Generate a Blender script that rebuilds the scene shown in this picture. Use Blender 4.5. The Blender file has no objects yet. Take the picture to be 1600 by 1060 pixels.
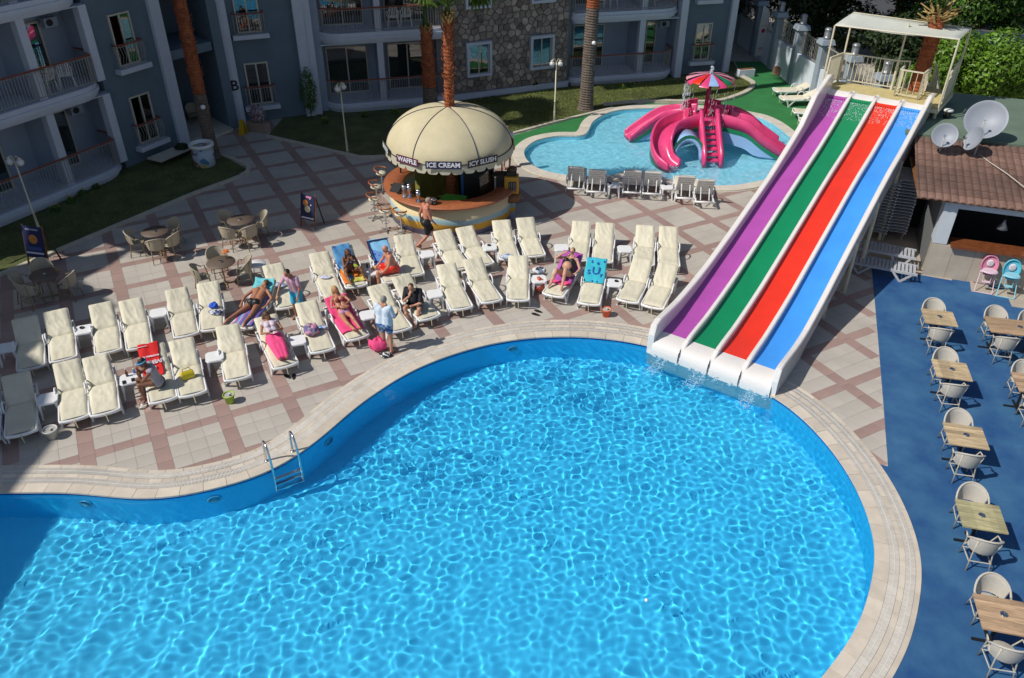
import bpy, math, random
import numpy as np
from mathutils import Vector, Matrix, noise
from mathutils.geometry import tessellate_polygon
from math import sin, cos, pi, radians
random.seed(7); RNG = np.random.default_rng(7)
sc = bpy.context.scene
# ------------------------------------------------------------------ camera, world, sun, exposure
F, PIT, ROLL, CH = 1250.6, .5946, .0072, 12.2
_cp, _sp, _cr, _sr = cos(PIT), sin(PIT), cos(ROLL), sin(ROLL)
RM = np.array([[_cr, -_sr, 0], [_sr, _cr, 0], [0, 0, 1]]) @ np.array([[1, 0, 0], [0, -_sp, -_cp], [0, _cp, -_sp]])
cam = bpy.data.cameras.new('camera'); cam_o = bpy.data.objects.new('camera', cam); sc.collection.objects.link(cam_o)
cam.sensor_width = 36; cam.lens = F / 1600 * 36; cam.clip_end = 400; cam.clip_start = .1
cam_o.matrix_world = Matrix([[RM[0][i], -RM[1][i], -RM[2][i], [0, 0, CH][i]] for i in range(3)] + [[0, 0, 0, 1]])
sc.camera = cam_o
SUN_EL, SUN_AZ = 47.5, 23          # shadows fall towards +x, turned 23 degrees to +y
w = bpy.data.worlds.new("World"); sc.world = w; w.use_nodes = True
wn = w.node_tree; bg = wn.nodes['Background']; sky = wn.nodes.new('ShaderNodeTexSky')
sky.sky_type = 'NISHITA'; sky.sun_disc = False; sky.sun_elevation = radians(SUN_EL)
sky.sun_rotation = radians(270 - SUN_AZ); sky.altitude = 50
bg.inputs[1].default_value = .085; wn.links.new(sky.outputs[0], bg.inputs[0])
sun = bpy.data.lights.new('sun', 'SUN'); sun.energy = 4.15; sun.angle = radians(.5); sun.color = (1, .955, .88)
sun.cycles.is_caustics_light = True
sun_o = bpy.data.objects.new('sun', sun); sc.collection.objects.link(sun_o)
SD = Vector((cos(radians(SUN_EL)) * cos(radians(SUN_AZ)), cos(radians(SUN_EL)) * sin(radians(SUN_AZ)), -sin(radians(SUN_EL))))
sun_o.rotation_euler = (-SD).to_track_quat('Z', 'Y').to_euler(); sun_o.location = (-30, -10, 40)
sc.view_settings.view_transform = 'Standard'; sc.view_settings.look = 'None'
sc.view_settings.exposure = 0.0; sc.view_settings.gamma = 1
sc.cycles.max_bounces = 8; sc.cycles.transmission_bounces = 6; sc.cycles.transparent_max_bounces = 12
sc.cycles.sample_clamp_indirect = 6

# ------------------------------------------------------------------ helpers
def ray(px, py): return RM.T @ np.array([(px - 800) / F, (py - 530) / F, 1.0])
def at(px, py, z=0):                       # the point at height z seen at this place of the photograph
    d = ray(px, py); k = (z - CH) / d[2]; return Vector((d[0] * k, d[1] * k, z))
def hz(x, y, px, py):                      # height of the sight line above ground point x, y
    d = ray(px, py); s = (x * d[0] + y * d[1]) / (d[0] ** 2 + d[1] ** 2); return CH + s * d[2]
def link(o, parent=None):
    sc.collection.objects.link(o)
    if parent is not None: o.parent = parent
    return o
def tag(o, label=None, cat=None, group=None, kind=None):
    if label: o['label'] = label
    if cat: o['category'] = cat
    if group: o['group'] = group
    if kind: o['kind'] = kind
    return o
def thing(name, label, cat, loc=(0, 0, 0), rz=0, group=None):
    o = bpy.data.objects.new(name, None); o.empty_display_size = .2; link(o)
    o.location = loc; o.rotation_euler = (0, 0, rz); return tag(o, label, cat, group)
def kids(o): return [c for c in bpy.data.objects if c.parent == o]
_KC = {}
def dup(root, loc, rz, label=None, group=None):
    if root.name not in _KC: _KC[root.name] = [(c, kids(c)) for c in kids(root)]
    r = root.copy(); link(r); r.location = loc; r.rotation_euler = (0, 0, rz)
    if label: r['label'] = label
    if group: r['group'] = group
    for c, gs in _KC[root.name]:
        cc = c.copy(); link(cc); cc.parent = r
        for g in gs:
            gg = g.copy(); link(gg); gg.parent = cc
    return r
class MB:
    def __init__(s): s.v = []; s.f = []
    def add(s, vs, fs):
        o = len(s.v); s.v += [tuple(v) for v in vs]; s.f += [tuple(i + o for i in f) for f in fs]; return s
    def box(s, c, d, rz=0, M=None):
        hx, hy, hz_ = d[0] / 2, d[1] / 2, d[2] / 2; co, si = cos(rz), sin(rz); vs = []
        for z in (-hz_, hz_):
            for x, y in ((-hx, -hy), (hx, -hy), (hx, hy), (-hx, hy)):
                p = Vector((x * co - y * si, x * si + y * co, z))
                if M is not None: p = M @ Vector((x, y, z))
                vs.append((p[0] + c[0], p[1] + c[1], p[2] + c[2]))
        return s.add(vs, [(3, 2, 1, 0), (4, 5, 6, 7), (0, 1, 5, 4), (1, 2, 6, 5), (2, 3, 7, 6), (3, 0, 4, 7)])
    def bar(s, p, q, w_, h_, up=(0, 0, 1)):
        p, q = Vector(p), Vector(q); d = (q - p); L = d.length; d = d / L
        x = d.cross(Vector(up)); x = x.normalized() if x.length > 1e-5 else Vector((1, 0, 0)); u = x.cross(d)
        vs = []
        for e in (p, q):
            for a, b in ((-1, -1), (1, -1), (1, 1), (-1, 1)): vs.append(e + x * (a * w_ / 2) + u * (b * h_ / 2))
        return s.add(vs, [(0, 1, 2, 3), (7, 6, 5, 4), (0, 4, 5, 1), (1, 5, 6, 2), (2, 6, 7, 3), (3, 7, 4, 0)])
    def tube(s, pts, r, n=8, closed=False, fl=1):
        pts = [Vector(p) for p in pts]; m = len(pts); rs = r if isinstance(r, (list, tuple)) else [r] * m; vs = []
        ref = None
        for i, p in enumerate(pts):
            a = pts[(i - 1) % m] if (closed or i > 0) else p; b = pts[(i + 1) % m] if (closed or i < m - 1) else p
            t = (b - a).normalized()
            if ref is None: ref = Vector((0, 0, 1)) if abs(t.z) < .9 else Vector((1, 0, 0))
            x = t.cross(ref)
            if x.length < 1e-4: x = t.cross(Vector((1, 0, 0)))
            x.normalize(); y = x.cross(t).normalized(); ref = y
            for k in range(n):
                g = 2 * pi * k / n; vs.append(p + x * cos(g) * rs[i] + y * sin(g) * rs[i] * fl)
        fs = []
        for i in range(m if closed else m - 1):
            j = (i + 1) % m
            for k in range(n): fs.append((i * n + k, i * n + (k + 1) % n, j * n + (k + 1) % n, j * n + k))
        if not closed: fs.append(tuple(range(n))[::-1]); fs.append(tuple((m - 1) * n + k for k in range(n)))
        return s.add(vs, fs)
    def lathe(s, prof, n=24, c=(0, 0, 0), a0=0, a1=2 * pi):
        full = abs(a1 - a0 - 2 * pi) < 1e-6; cols = n if full else n + 1; vs = []; fs = []
        for k in range(cols):
            g = a0 + (a1 - a0) * k / n
            for r, z in prof: vs.append((c[0] + r * cos(g), c[1] + r * sin(g), c[2] + z))
        P = len(prof)
        for k in range(n):
            j = (k + 1) % cols
            for i in range(P - 1): fs.append((k * P + i, j * P + i, j * P + i + 1, k * P + i + 1))
        return s.add(vs, fs)
    def sph(s, c, r, n=10, m=7):
        r = r if isinstance(r, (tuple, list)) else (r, r, r)
        prof = [(max(sin(pi * i / m), 1e-4), -cos(pi * i / m)) for i in range(m + 1)]
        o = len(s.v); s.lathe(prof, n)
        for i in range(o, len(s.v)):
            v = s.v[i]; s.v[i] = (c[0] + v[0] * r[0], c[1] + v[1] * r[1], c[2] + v[2] * r[2])
        return s
    def prism(s, poly, z0, z1, top_inset=0):
        n = len(poly); vs = [(p[0], p[1], z0) for p in poly]
        if top_inset:
            cx = sum(p[0] for p in poly) / n; cy = sum(p[1] for p in poly) / n
            tp = []
            for p in poly:
                d = math.hypot(p[0] - cx, p[1] - cy) or 1; k = 1 - top_inset / d; tp.append((cx + (p[0] - cx) * k, cy + (p[1] - cy) * k))
        else: tp = poly
        vs += [(p[0], p[1], z1) for p in tp]
        return s.add(vs, [tuple(range(n))[::-1], tuple(range(n, 2 * n))] + [(i, (i + 1) % n, n + (i + 1) % n, n + i) for i in range(n)])
    def loft(s, rings, closed=False, caps=False):
        n = len(rings[0]); vs = [v for r in rings for v in r]; fs = []
        for i in range(len(rings) - 1):
            for k in range(n if closed else n - 1):
                j = (k + 1) % n; fs.append((i * n + k, i * n + j, (i + 1) * n + j, (i + 1) * n + k))
        if caps: fs.append(tuple(range(n))[::-1]); fs.append(tuple(range((len(rings) - 1) * n, len(rings) * n)))
        return s.add(vs, fs)
    def xf(s, M): s.v = [tuple(M @ Vector(v)) for v in s.v]; return s
    def mesh(s, name, mat, smooth=False):
        me = bpy.data.meshes.new(name); me.from_pydata(s.v, [], s.f)
        if mat: me.materials.append(mat)
        if smooth: me.polygons.foreach_set('use_smooth', [True] * len(me.polygons))
        return me
    def build(s, name, mat, parent=None, smooth=False, kind=None, label=None, bevel=0):
        o = bpy.data.objects.new(name, s.mesh(name, mat, smooth)); link(o, parent)
        if bevel:
            b = o.modifiers.new('bevel', 'BEVEL'); b.width = bevel; b.segments = 2; b.limit_method = 'ANGLE'
        if kind: o['kind'] = kind
        if label: o['label'] = label
        return o
def np_mesh(name, V, Fq, mat, smooth=False, parent=None, kind=None):
    V = np.asarray(V, np.float32); Fq = np.asarray(Fq, np.int32); k = Fq.shape[1]
    me = bpy.data.meshes.new(name); me.vertices.add(len(V)); me.vertices.foreach_set('co', V.ravel())
    me.loops.add(Fq.size); me.loops.foreach_set('vertex_index', Fq.ravel()); me.polygons.add(len(Fq))
    me.polygons.foreach_set('loop_start', np.arange(0, Fq.size, k, dtype=np.int32))
    me.polygons.foreach_set('loop_total', np.full(len(Fq), k, np.int32))
    if smooth: me.polygons.foreach_set('use_smooth', np.ones(len(Fq), bool))
    me.update(calc_edges=True)
    if mat: me.materials.append(mat)
    o = bpy.data.objects.new(name, me); link(o, parent)
    if kind: o['kind'] = kind
    return o
def text(s, size, m_, parent, M, name='lettering', ex=.003, bold=0, spacing=1):
    c = bpy.data.curves.new(name, 'FONT'); c.body = s; c.size = size; c.extrude = ex; c.offset = bold; c.space_character = spacing
    c.align_x = 'CENTER'; c.align_y = 'CENTER'; c.resolution_u = 2; o = bpy.data.objects.new(name, c); sc.collection.objects.link(o)
    dg = bpy.context.evaluated_depsgraph_get(); me = bpy.data.meshes.new_from_object(o.evaluated_get(dg)); bpy.data.objects.remove(o)
    me.materials.clear(); me.materials.append(m_); r = bpy.data.objects.new(name, me); link(r, parent); r.matrix_local = M; r['kind'] = 'stuff'; return r
def M3(x, y, z, loc):                      # local axes as columns
    return Matrix([[x[i], y[i], z[i], loc[i]] for i in range(3)] + [[0, 0, 0, 1]])

def mat(name, col, rough=.6, var=0, vs=3, bump=0, bs=40, metal=0, isl=0, spec=.5, col2=None, trans=0, coat=0, sub=0, det=4):
    m = bpy.data.materials.new(name); m.use_nodes = True; n = m.node_tree; N = n.nodes; L = n.links
    b = N['Principled BSDF']; b.inputs['Roughness'].default_value = rough; b.inputs['Metallic'].default_value = metal
    b.inputs['Specular IOR Level'].default_value = spec; b.inputs['Coat Weight'].default_value = coat
    b.inputs['Base Color'].default_value = (*col, 1); tc = N.new('ShaderNodeTexCoord'); src = None
    if var or col2:
        t = N.new('ShaderNodeTexNoise'); t.inputs['Scale'].default_value = vs; t.inputs['Detail'].default_value = det
        t.inputs['Roughness'].default_value = .6; L.new(tc.outputs['Object'], t.inputs['Vector'])
        r = N.new('ShaderNodeMapRange'); r.inputs[1].default_value = .3; r.inputs[2].default_value = .7; L.new(t.outputs[0], r.inputs[0])
        mx = N.new('ShaderNodeMix'); mx.data_type = 'RGBA'
        c2 = col2 or tuple(min(1, c * (1 + var)) for c in col); c1 = col if col2 else tuple(c * (1 - var) for c in col)
        mx.inputs[6].default_value = (*c1, 1); mx.inputs[7].default_value = (*c2, 1); L.new(r.outputs[0], mx.inputs[0]); src = mx.outputs[2]
    if isl:
        g = N.new('ShaderNodeNewGeometry'); oi = N.new('ShaderNodeObjectInfo'); ad = N.new('ShaderNodeMath'); ad.operation = 'ADD'
        L.new(g.outputs['Random Per Island'], ad.inputs[0]); L.new(oi.outputs['Random'], ad.inputs[1])
        fr = N.new('ShaderNodeMath'); fr.operation = 'FRACT'; L.new(ad.outputs[0], fr.inputs[0])
        mr = N.new('ShaderNodeMapRange'); mr.inputs[3].default_value = 1 - isl; mr.inputs[4].default_value = 1 + isl; L.new(fr.outputs[0], mr.inputs[0])
        sc_ = N.new('ShaderNodeVectorMath'); sc_.operation = 'SCALE'; L.new(mr.outputs[0], sc_.inputs[3])
        if src: L.new(src, sc_.inputs[0])
        else: sc_.inputs[0].default_value = col
        src = sc_.outputs[0]
    if src: L.new(src, b.inputs['Base Color'])
    if bump:
        t2 = N.new('ShaderNodeTexNoise'); t2.inputs['Scale'].default_value = bs; t2.inputs['Detail'].default_value = 5; L.new(tc.outputs['Object'], t2.inputs['Vector'])
        bp = N.new('ShaderNodeBump'); bp.inputs['Strength'].default_value = bump; bp.inputs['Distance'].default_value = .02
        L.new(t2.outputs[0], bp.inputs['Height']); L.new(bp.outputs[0], b.inputs['Normal'])
    if trans:                              # thin leaves and cloth let some light through
        tr = N.new('ShaderNodeBsdfTranslucent'); mxs = N.new('ShaderNodeMixShader'); mxs.inputs[0].default_value = trans
        if src: L.new(src, tr.inputs[0])
        else: tr.inputs[0].default_value = (*col, 1)
        L.new(b.outputs[0], mxs.inputs[1]); L.new(tr.outputs[0], mxs.inputs[2]); L.new(mxs.outputs[0], N['Material Output'].inputs[0])
    return m
def catmull(P, k=8, closed=True):
    P = [np.array(p, float) for p in P]; n = len(P); out = []
    for i in range(n if closed else n - 1):
        p0, p1, p2, p3 = (P[(i - 1) % n], P[i], P[(i + 1) % n], P[(i + 2) % n]) if closed else (P[max(i - 1, 0)], P[i], P[i + 1], P[min(i + 2, n - 1)])
        for j in range(k):
            t = j / k; out.append(.5 * ((2 * p1) + (-p0 + p2) * t + (2 * p0 - 5 * p1 + 4 * p2 - p3) * t * t + (-p0 + 3 * p1 - 3 * p2 + p3) * t ** 3))
    if not closed: out.append(P[-1])
    return np.array(out)
def resample(P, step, closed=True):
    Q = np.vstack([P, P[:1]]) if closed else P
    d = np.r_[0, np.cumsum(np.hypot(*np.diff(Q, axis=0).T))]; n = max(3, int(round(d[-1] / step)))
    t = np.linspace(0, d[-1], n + 1); R = np.stack([np.interp(t, d, Q[:, 0]), np.interp(t, d, Q[:, 1])], 1)
    return R[:-1] if closed else R
def normals(P, closed=True):               # pointing to the right of travel
    a = np.roll(P, 1, 0); b = np.roll(P, -1, 0)
    if not closed: a[0] = P[0]; b[-1] = P[-1]
    t = b - a; t /= np.linalg.norm(t, axis=1)[:, None]; return np.stack([t[:, 1], -t[:, 0]], 1)
def inside(poly, X, Y):
    poly = np.asarray(poly); r = np.zeros(np.shape(X), bool); n = len(poly)
    for i in range(n):
        x0, y0 = poly[i]; x1, y1 = poly[(i + 1) % n]
        if y0 == y1: continue
        c = ((y0 > Y) != (y1 > Y)) & (X < (x1 - x0) * (Y - y0) / (y1 - y0) + x0); r ^= c
    return r
def sheet(name, outer, holes, z, m, thick=0, parent=None, kind='structure'):
    polys = [[Vector((p[0], p[1], 0)) for p in outer]] + [[Vector((p[0], p[1], 0)) for p in h] for h in holes]
    tri = tessellate_polygon(polys); V = [(p[0], p[1], z) for q in polys for p in q]; b = MB(); 
    fs = []
    for t in tri:
        a, b_, c = (Vector(V[i]) for i in t); fs.append(tuple(t) if (b_ - a).cross(c - a).z > 0 else tuple(t[::-1]))
    b.add(V, fs)
    if thick:
        o = 0
        for q in polys:
            n = len(q); vs = [(p[0], p[1], z) for p in q] + [(p[0], p[1], z - thick) for p in q]
            b.add(vs, [(i, (i + 1) % n, n + (i + 1) % n, n + i) for i in range(n)])
    return b.build(name, m, parent, kind=kind)

# ------------------------------------------------------------------ materials
C_TILE = mat('cream_paving', (.45, .41, .36), .62, .13, .5, .12, 60, isl=.035, det=8)
C_BAND = mat('rose_paving', (.33, .225, .195), .6, .13, .6, .12, 60, isl=.06, det=8)
C_GROUT = mat('grout', (.42, .38, .33), .9, .2, 4)
C_COPE = mat('coping_stone', (.58, .51, .42), .55, .10, 3, .1, 50, isl=.10)
C_GRATE = mat('grate_plastic', (.66, .62, .56), .5, .08, 3, isl=.06)
C_GAP = mat('gutter', (.16, .15, .14), .8)
C_WALLP = mat('pool_mosaic', (.022, .52, .82), .35, .05, 20)
C_FLOORP = mat('pool_floor', (.058, .60, .89), .5, .04, 3)
C_LINE = mat('pool_rim_tiles', (.012, .045, .30), .25)
C_KID = mat('kids_pool_floor', (.36, .76, .88), .5, .04, 3)
C_WHITE = mat('white_plastic', (.78, .78, .78), .35, .03, 4)
C_WPL = mat('worn_white_plastic', (.72, .72, .70), .45, .08, 6, isl=.04)
C_CUSH = mat('cream_cushion', (.62, .575, .44), .75, .10, 1.3, .25, 14, isl=.06)
C_CORD = mat('cream_cord', (.68, .6, .42), .8)
C_BLUEWALL = mat('blue_render', (.115, .16, .20), .85, .08, 1.2, .1, 80)
C_TRIM = mat('pale_blue_trim', (.50, .53, .60), .7, .05, 2, .05, 60)
C_INNER = mat('balcony_render', (.29, .34, .42), .85, .06, 1.5)
C_CEIL = mat('ceiling_paint', (.55, .57, .62), .85, .04, 2)
C_GLASSF = mat('window_frame', (.50, .46, .38), .45, .04, 5)
C_RAILM = mat('rail_metal', (.30, .28, .25), .4, .05, 5)
C_RAILW = mat('rail_wood', (.22, .055, .025), .4, .2, 8)
C_CURT = mat('curtain', (.42, .36, .26), .9, .25, 6, .3, 30)
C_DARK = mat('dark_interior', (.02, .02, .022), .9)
C_STONE = mat('rubble_stone', (.29, .235, .195), .85, .4, 2.3, .5, 25, isl=.45)
C_MORT = mat('mortar', (.16, .155, .16), .95, .2, 6, .3, 60)
C_GRASSB = mat('lawn_soil', (.085, .10, .03), .95, .35, 1.2, .6, 60)
C_GRASS = mat('grass_blades', (.15, .18, .045), .7, .4, .5, isl=.35)
C_CURB = mat('kerb_stone', (.50, .46, .37), .8, .12, 3, .2, 40)
C_TURF = mat('green_turf', (.022, .175, .045), .95, .14, 1.3, .5, 300)
C_MAT = mat('blue_carpet', (.008, .068, .225), .97, .22, 1.1, .6, 260, col2=(.045, .155, .30), det=12)
C_PAVE2 = mat('beige_paving', (.40, .35, .28), .8, .10, 3, .15, 60, isl=.05)
C_SLIDE = mat('slide_gelcoat', (.74, .70, .67), .22, .03, 2, coat=.4)
C_PURPLE = mat('purple_lane', (.40, .075, .36), .28, .07, 1.5, .05, 30, coat=.6)
C_GREEN = mat('green_lane', (.005, .22, .085), .28, .07, 1.5, .05, 30, coat=.6)
C_RED = mat('red_lane', (.74, .035, .012), .28, .07, 1.5, .05, 30, coat=.6)
C_BLUE = mat('blue_lane', (.055, .30, .80), .28, .07, 1.5, .05, 30, coat=.6)
C_CREAMM = mat('cream_metal', (.62, .57, .42), .45, .08, 4)
C_PLY = mat('yellow_deck', (.52, .43, .20), .7, .12, 4)
C_CANVAS = mat('white_canvas', (.66, .68, .62), .8, .05, 2, trans=.25)
C_TRUNK = mat('palm_trunk', (.27, .075, .026), .9, .4, 5, .8, 30)
C_TRUNKG = mat('palm_trunk_grey', (.13, .10, .08), .9, .3, 5, .8, 30)
C_FROND = mat('palm_frond', (.085, .15, .025), .55, .3, 2, isl=.3, trans=.3)
C_DRY = mat('dry_frond', (.36, .25, .09), .8, .3, 4, isl=.3)
C_WOOD = mat('counter_wood', (.34, .11, .045), .4, .18, 7)
C_DWOOD = mat('dark_counter_wood', (.16, .05, .018), .4, .3, 7)
C_DOME = mat('dome_canvas', (.60, .53, .345), .8, .10, 1.1, .1, 200, trans=.08)
C_BLACK = mat('black', (.012, .012, .013), .5)
C_NAVY = mat('navy', (.015, .02, .07), .5)
C_CHROME = mat('chrome', (.65, .66, .67), .18, metal=1)
C_METALG = mat('grey_metal', (.30, .31, .32), .4, metal=.6)
C_BROWN = mat('brown_wood', (.20, .085, .03), .6, .3, 8)
C_SKIN = mat('skin', (.50, .25, .16), .55, .07, 8)
C_TAN = mat('tanned_skin', (.36, .155, .085), .5, .08, 8)
C_DKSKIN = mat('deep_tan_skin', (.20, .085, .05), .5, .08, 8)
C_HAIRD = mat('dark_hair', (.018, .012, .009), .6)
C_HAIRB = mat('blond_hair', (.42, .27, .10), .6, .2, 20)
C_HAIRG = mat('grey_hair', (.28, .26, .24), .7, .2, 20)
C_HAIRBR = mat('brown_hair', (.09, .045, .022), .6)
def solid(n, c, r=.7, **k): return mat(n, c, r, .06, 6, **k)
def band_z(name, stops, rough=.5, wob=.04):     # painted bands by height
    m = bpy.data.materials.new(name); m.use_nodes = True; N = m.node_tree.nodes; L = m.node_tree.links; b = N['Principled BSDF']; b.inputs['Roughness'].default_value = rough
    tc = N.new('ShaderNodeTexCoord'); sp = N.new('ShaderNodeSeparateXYZ'); L.new(tc.outputs['Object'], sp.inputs[0])
    t = N.new('ShaderNodeTexNoise'); t.inputs['Scale'].default_value = .55; t.inputs['Detail'].default_value = 1; L.new(tc.outputs['Object'], t.inputs['Vector'])
    a = N.new('ShaderNodeMath'); a.operation = 'MULTIPLY_ADD'; a.inputs[1].default_value = wob * 8; L.new(t.outputs[0], a.inputs[0]); L.new(sp.outputs[2], a.inputs[2])
    r = N.new('ShaderNodeValToRGB'); r.color_ramp.interpolation = 'CONSTANT'; L.new(a.outputs[0], r.inputs[0])
    e = r.color_ramp.elements
    e[0].position = stops[0][0]; e[0].color = (*stops[0][1], 1); e[1].position = stops[1][0]; e[1].color = (*stops[1][1], 1)
    for p, c in stops[2:]: q = e.new(p); q.color = (*c, 1)
    L.new(r.outputs[0], b.inputs['Base Color']); return m
def stripes(name, cols, scale, axis=0, rough=.8, wob=0):
    m = bpy.data.materials.new(name); m.use_nodes = True; N = m.node_tree.nodes; L = m.node_tree.links; b = N['Principled BSDF']; b.inputs['Roughness'].default_value = rough
    tc = N.new('ShaderNodeTexCoord'); sp = N.new('ShaderNodeSeparateXYZ'); L.new(tc.outputs['Object'], sp.inputs[0])
    a = N.new('ShaderNodeMath'); a.operation = 'MULTIPLY'; a.inputs[1].default_value = scale; L.new(sp.outputs[axis], a.inputs[0])
    if wob:
        t = N.new('ShaderNodeTexNoise'); t.inputs['Scale'].default_value = 3; L.new(tc.outputs['Object'], t.inputs['Vector'])
        w2 = N.new('ShaderNodeMath'); w2.operation = 'MULTIPLY_ADD'; w2.inputs[1].default_value = wob; L.new(t.outputs[0], w2.inputs[0]); L.new(a.outputs[0], w2.inputs[2]); a = w2
    f = N.new('ShaderNodeMath'); f.operation = 'FRACT'; L.new(a.outputs[0], f.inputs[0])
    r = N.new('ShaderNodeValToRGB'); r.color_ramp.interpolation = 'CONSTANT'; L.new(f.outputs[0], r.inputs[0]); e = r.color_ramp.elements
    e[0].position = 0; e[0].color = (*cols[0], 1); e[1].position = 1 / len(cols); e[1].color = (*cols[1], 1)
    for i, c in enumerate(cols[2:]): q = e.new((i + 2) / len(cols)); q.color = (*c, 1)
    L.new(r.outputs[0], b.inputs['Base Color']); return m
def blotch(name, cols, scale=6, rough=.8):
    m = bpy.data.materials.new(name); m.use_nodes = True; N = m.node_tree.nodes; L = m.node_tree.links; b = N['Principled BSDF']; b.inputs['Roughness'].default_value = rough
    tc = N.new('ShaderNodeTexCoord'); v = N.new('ShaderNodeTexVoronoi'); v.inputs['Scale'].default_value = scale; L.new(tc.outputs['Object'], v.inputs['Vector'])
    sp = N.new('ShaderNodeSeparateXYZ'); L.new(v.outputs['Color'], sp.inputs[0])
    r = N.new('ShaderNodeValToRGB'); r.color_ramp.interpolation = 'CONSTANT'; L.new(sp.outputs[0], r.inputs[0]); e = r.color_ramp.elements
    e[0].position = 0; e[0].color = (*cols[0], 1); e[1].position = 1 / len(cols); e[1].color = (*cols[1], 1)
    for i, c in enumerate(cols[2:]): q = e.new((i + 2) / len(cols)); q.color = (*c, 1)
    L.new(r.outputs[0], b.inputs['Base Color']); return m
def glass_mat(name, tint, refl=.08):
    m = bpy.data.materials.new(name); m.use_nodes = True; N = m.node_tree.nodes; L = m.node_tree.links; N.remove(N['Principled BSDF'])
    tr = N.new('ShaderNodeBsdfTransparent'); tr.inputs[0].default_value = (*tint, 1); gl = N.new('ShaderNodeBsdfGlossy'); gl.inputs['Roughness'].default_value = .02
    fr = N.new('ShaderNodeFresnel'); fr.inputs[0].default_value = 1.6; ad = N.new('ShaderNodeMath'); ad.operation = 'ADD'; ad.inputs[1].default_value = refl; L.new(fr.outputs[0], ad.inputs[0])
    mx = N.new('ShaderNodeMixShader'); L.new(ad.outputs[0], mx.inputs[0]); L.new(tr.outputs[0], mx.inputs[1]); L.new(gl.outputs[0], mx.inputs[2]); L.new(mx.outputs[0], N['Material Output'].inputs[0])
    return m
C_GLASS = glass_mat('window_glass', (.55, .6, .6), .10)
C_CLEAR = glass_mat('clear_glass', (.85, .9, .9), .03)
def water_mat(name, ior=1.33):
    m = bpy.data.materials.new(name); m.use_nodes = True; N = m.node_tree.nodes; L = m.node_tree.links; N.remove(N['Principled BSDF'])
    g = N.new('ShaderNodeBsdfGlass'); g.inputs['IOR'].default_value = ior; g.inputs['Roughness'].default_value = 0; g.inputs[0].default_value = (.93, .985, 1, 1)
    L.new(g.outputs[0], N['Material Output'].inputs[0]); return m
C_WATER = water_mat('pool_water')
C_JET = mat('water_spray', (.80, .86, .90), .15, trans=.3)

# ------------------------------------------------------------------ pools
MAIN = [(-18, 12.1), (-13.5, 12.08), (-10.77, 12.12), (-9.3, 12.15), (-7.6, 11.97), (-6.36, 12.26), (-5.22, 12.86), (-4.39, 13.92), (-3.74, 15.1), (-2.63, 16.5), (-1.36, 17.42), (0, 18.0), (1.4, 18.2), (2.6, 18.1),
        (3.75, 17.75), (5.2, 16.75), (6.56, 15.5), (7.22, 13.94), (7.42, 12.3), (7.25, 10.89), (6.97, 10.2), (6.4, 9.2), (5.83, 8.5), (5.0, 7.7), (3.8, 6.6), (1.5, 5.6), (-2, 4.9), (-8, 4.6), (-14, 5.2), (-18, 7), (-19, 9.5)]
KIDS = [(.42, 31.77), (.84, 30.25), (1.95, 29.43), (3.5, 29.3), (4.35, 29.75), (4.72, 30.05), (5.15, 29.65), (6.35, 28.88), (7.5, 28.5), (8.75, 28.62), (10.4, 29.6), (11.7, 31.5), (12.1, 33.2), (12, 34.6), (11.7, 35.9), (11.1, 36.7),
        (9.33, 37.55), (7.22, 37.72), (4.9, 37.3), (3.7, 35.9), (3.25, 34.35), (2.9, 33.85), (1.88, 33.76), (.9, 33.12)]
main_o = resample(catmull(MAIN, 8), .16)
for _ in range(14): main_o = .5 * main_o + .25 * (np.roll(main_o, 1, 0) + np.roll(main_o, -1, 0))
main_o = resample(main_o, .16); kids_o = resample(catmull(KIDS, 6), .16)
# MAIN runs clockwise seen from above, so its outward side is on the left of travel; KIDS runs counter-clockwise
def outward(P):
    a = .5 * np.sum(P[:, 0] * np.roll(P[:, 1], -1) - np.roll(P[:, 0], -1) * P[:, 1]); return normals(P) * (1 if a > 0 else -1)
NM, NK = outward(main_o), outward(kids_o)
def strip(P, N, d0, d1, z0, z1, idx=None, gap=0, zb=None):   # a kerb-like strip between two offsets
    n = len(P); b = MB(); idx = range(n) if idx is None else idx; q = len(list(idx))
    rings = []
    for i in idx:
        i %= n; a = P[i] + N[i] * d0; c = P[i] + N[i] * d1
        rings.append([(a[0], a[1], z0), (a[0], a[1], z1), (c[0], c[1], z1), (c[0], c[1], z0)])
    if gap:
        for e, o in ((0, 1), (-1, -2)):
            r0, r1 = rings[e], rings[o]; L = math.dist(r0[0], r1[0]); k = gap / L
            rings[e] = [tuple(p + (s - p) * k for p, s in zip(a, c)) for a, c in zip(r0, r1)]
    if len(rings) == n: rings.append(rings[0])
    return b.loft(rings, closed=True, caps=len(rings) != n + 1)
def pool(name, P, N, depth, wall_m, floor_m, line_m, wl, bias=0):
    n = len(P); Q = P - N * .0
    b = MB(); b.loft([[(P[i % n][0], P[i % n][1], z) for z in (-.0, -.09)] for i in range(n + 1)]); rim = b.build(name + '_rim_tiles', line_m, kind='structure')
    b = MB(); b.loft([[(P[i % n][0], P[i % n][1], z) for z in (-.09, -depth)] for i in range(n + 1)]); wl_o = b.build(name + '_wall', wall_m, kind='structure')
    fl = sheet(name + '_floor', [tuple(p + m_ * .05) for p, m_ in zip(P, N)], [], -depth, floor_m)
    for o in (rim, wl_o, fl): o.cycles.is_caustics_receiver = True
    return fl
pool('pool', main_o, NM, 1.25, C_WALLP, C_FLOORP, C_LINE, -.06)
pool('kids_pool', kids_o, NK, .38, C_KID, C_KID, C_KID, -.05)
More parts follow.
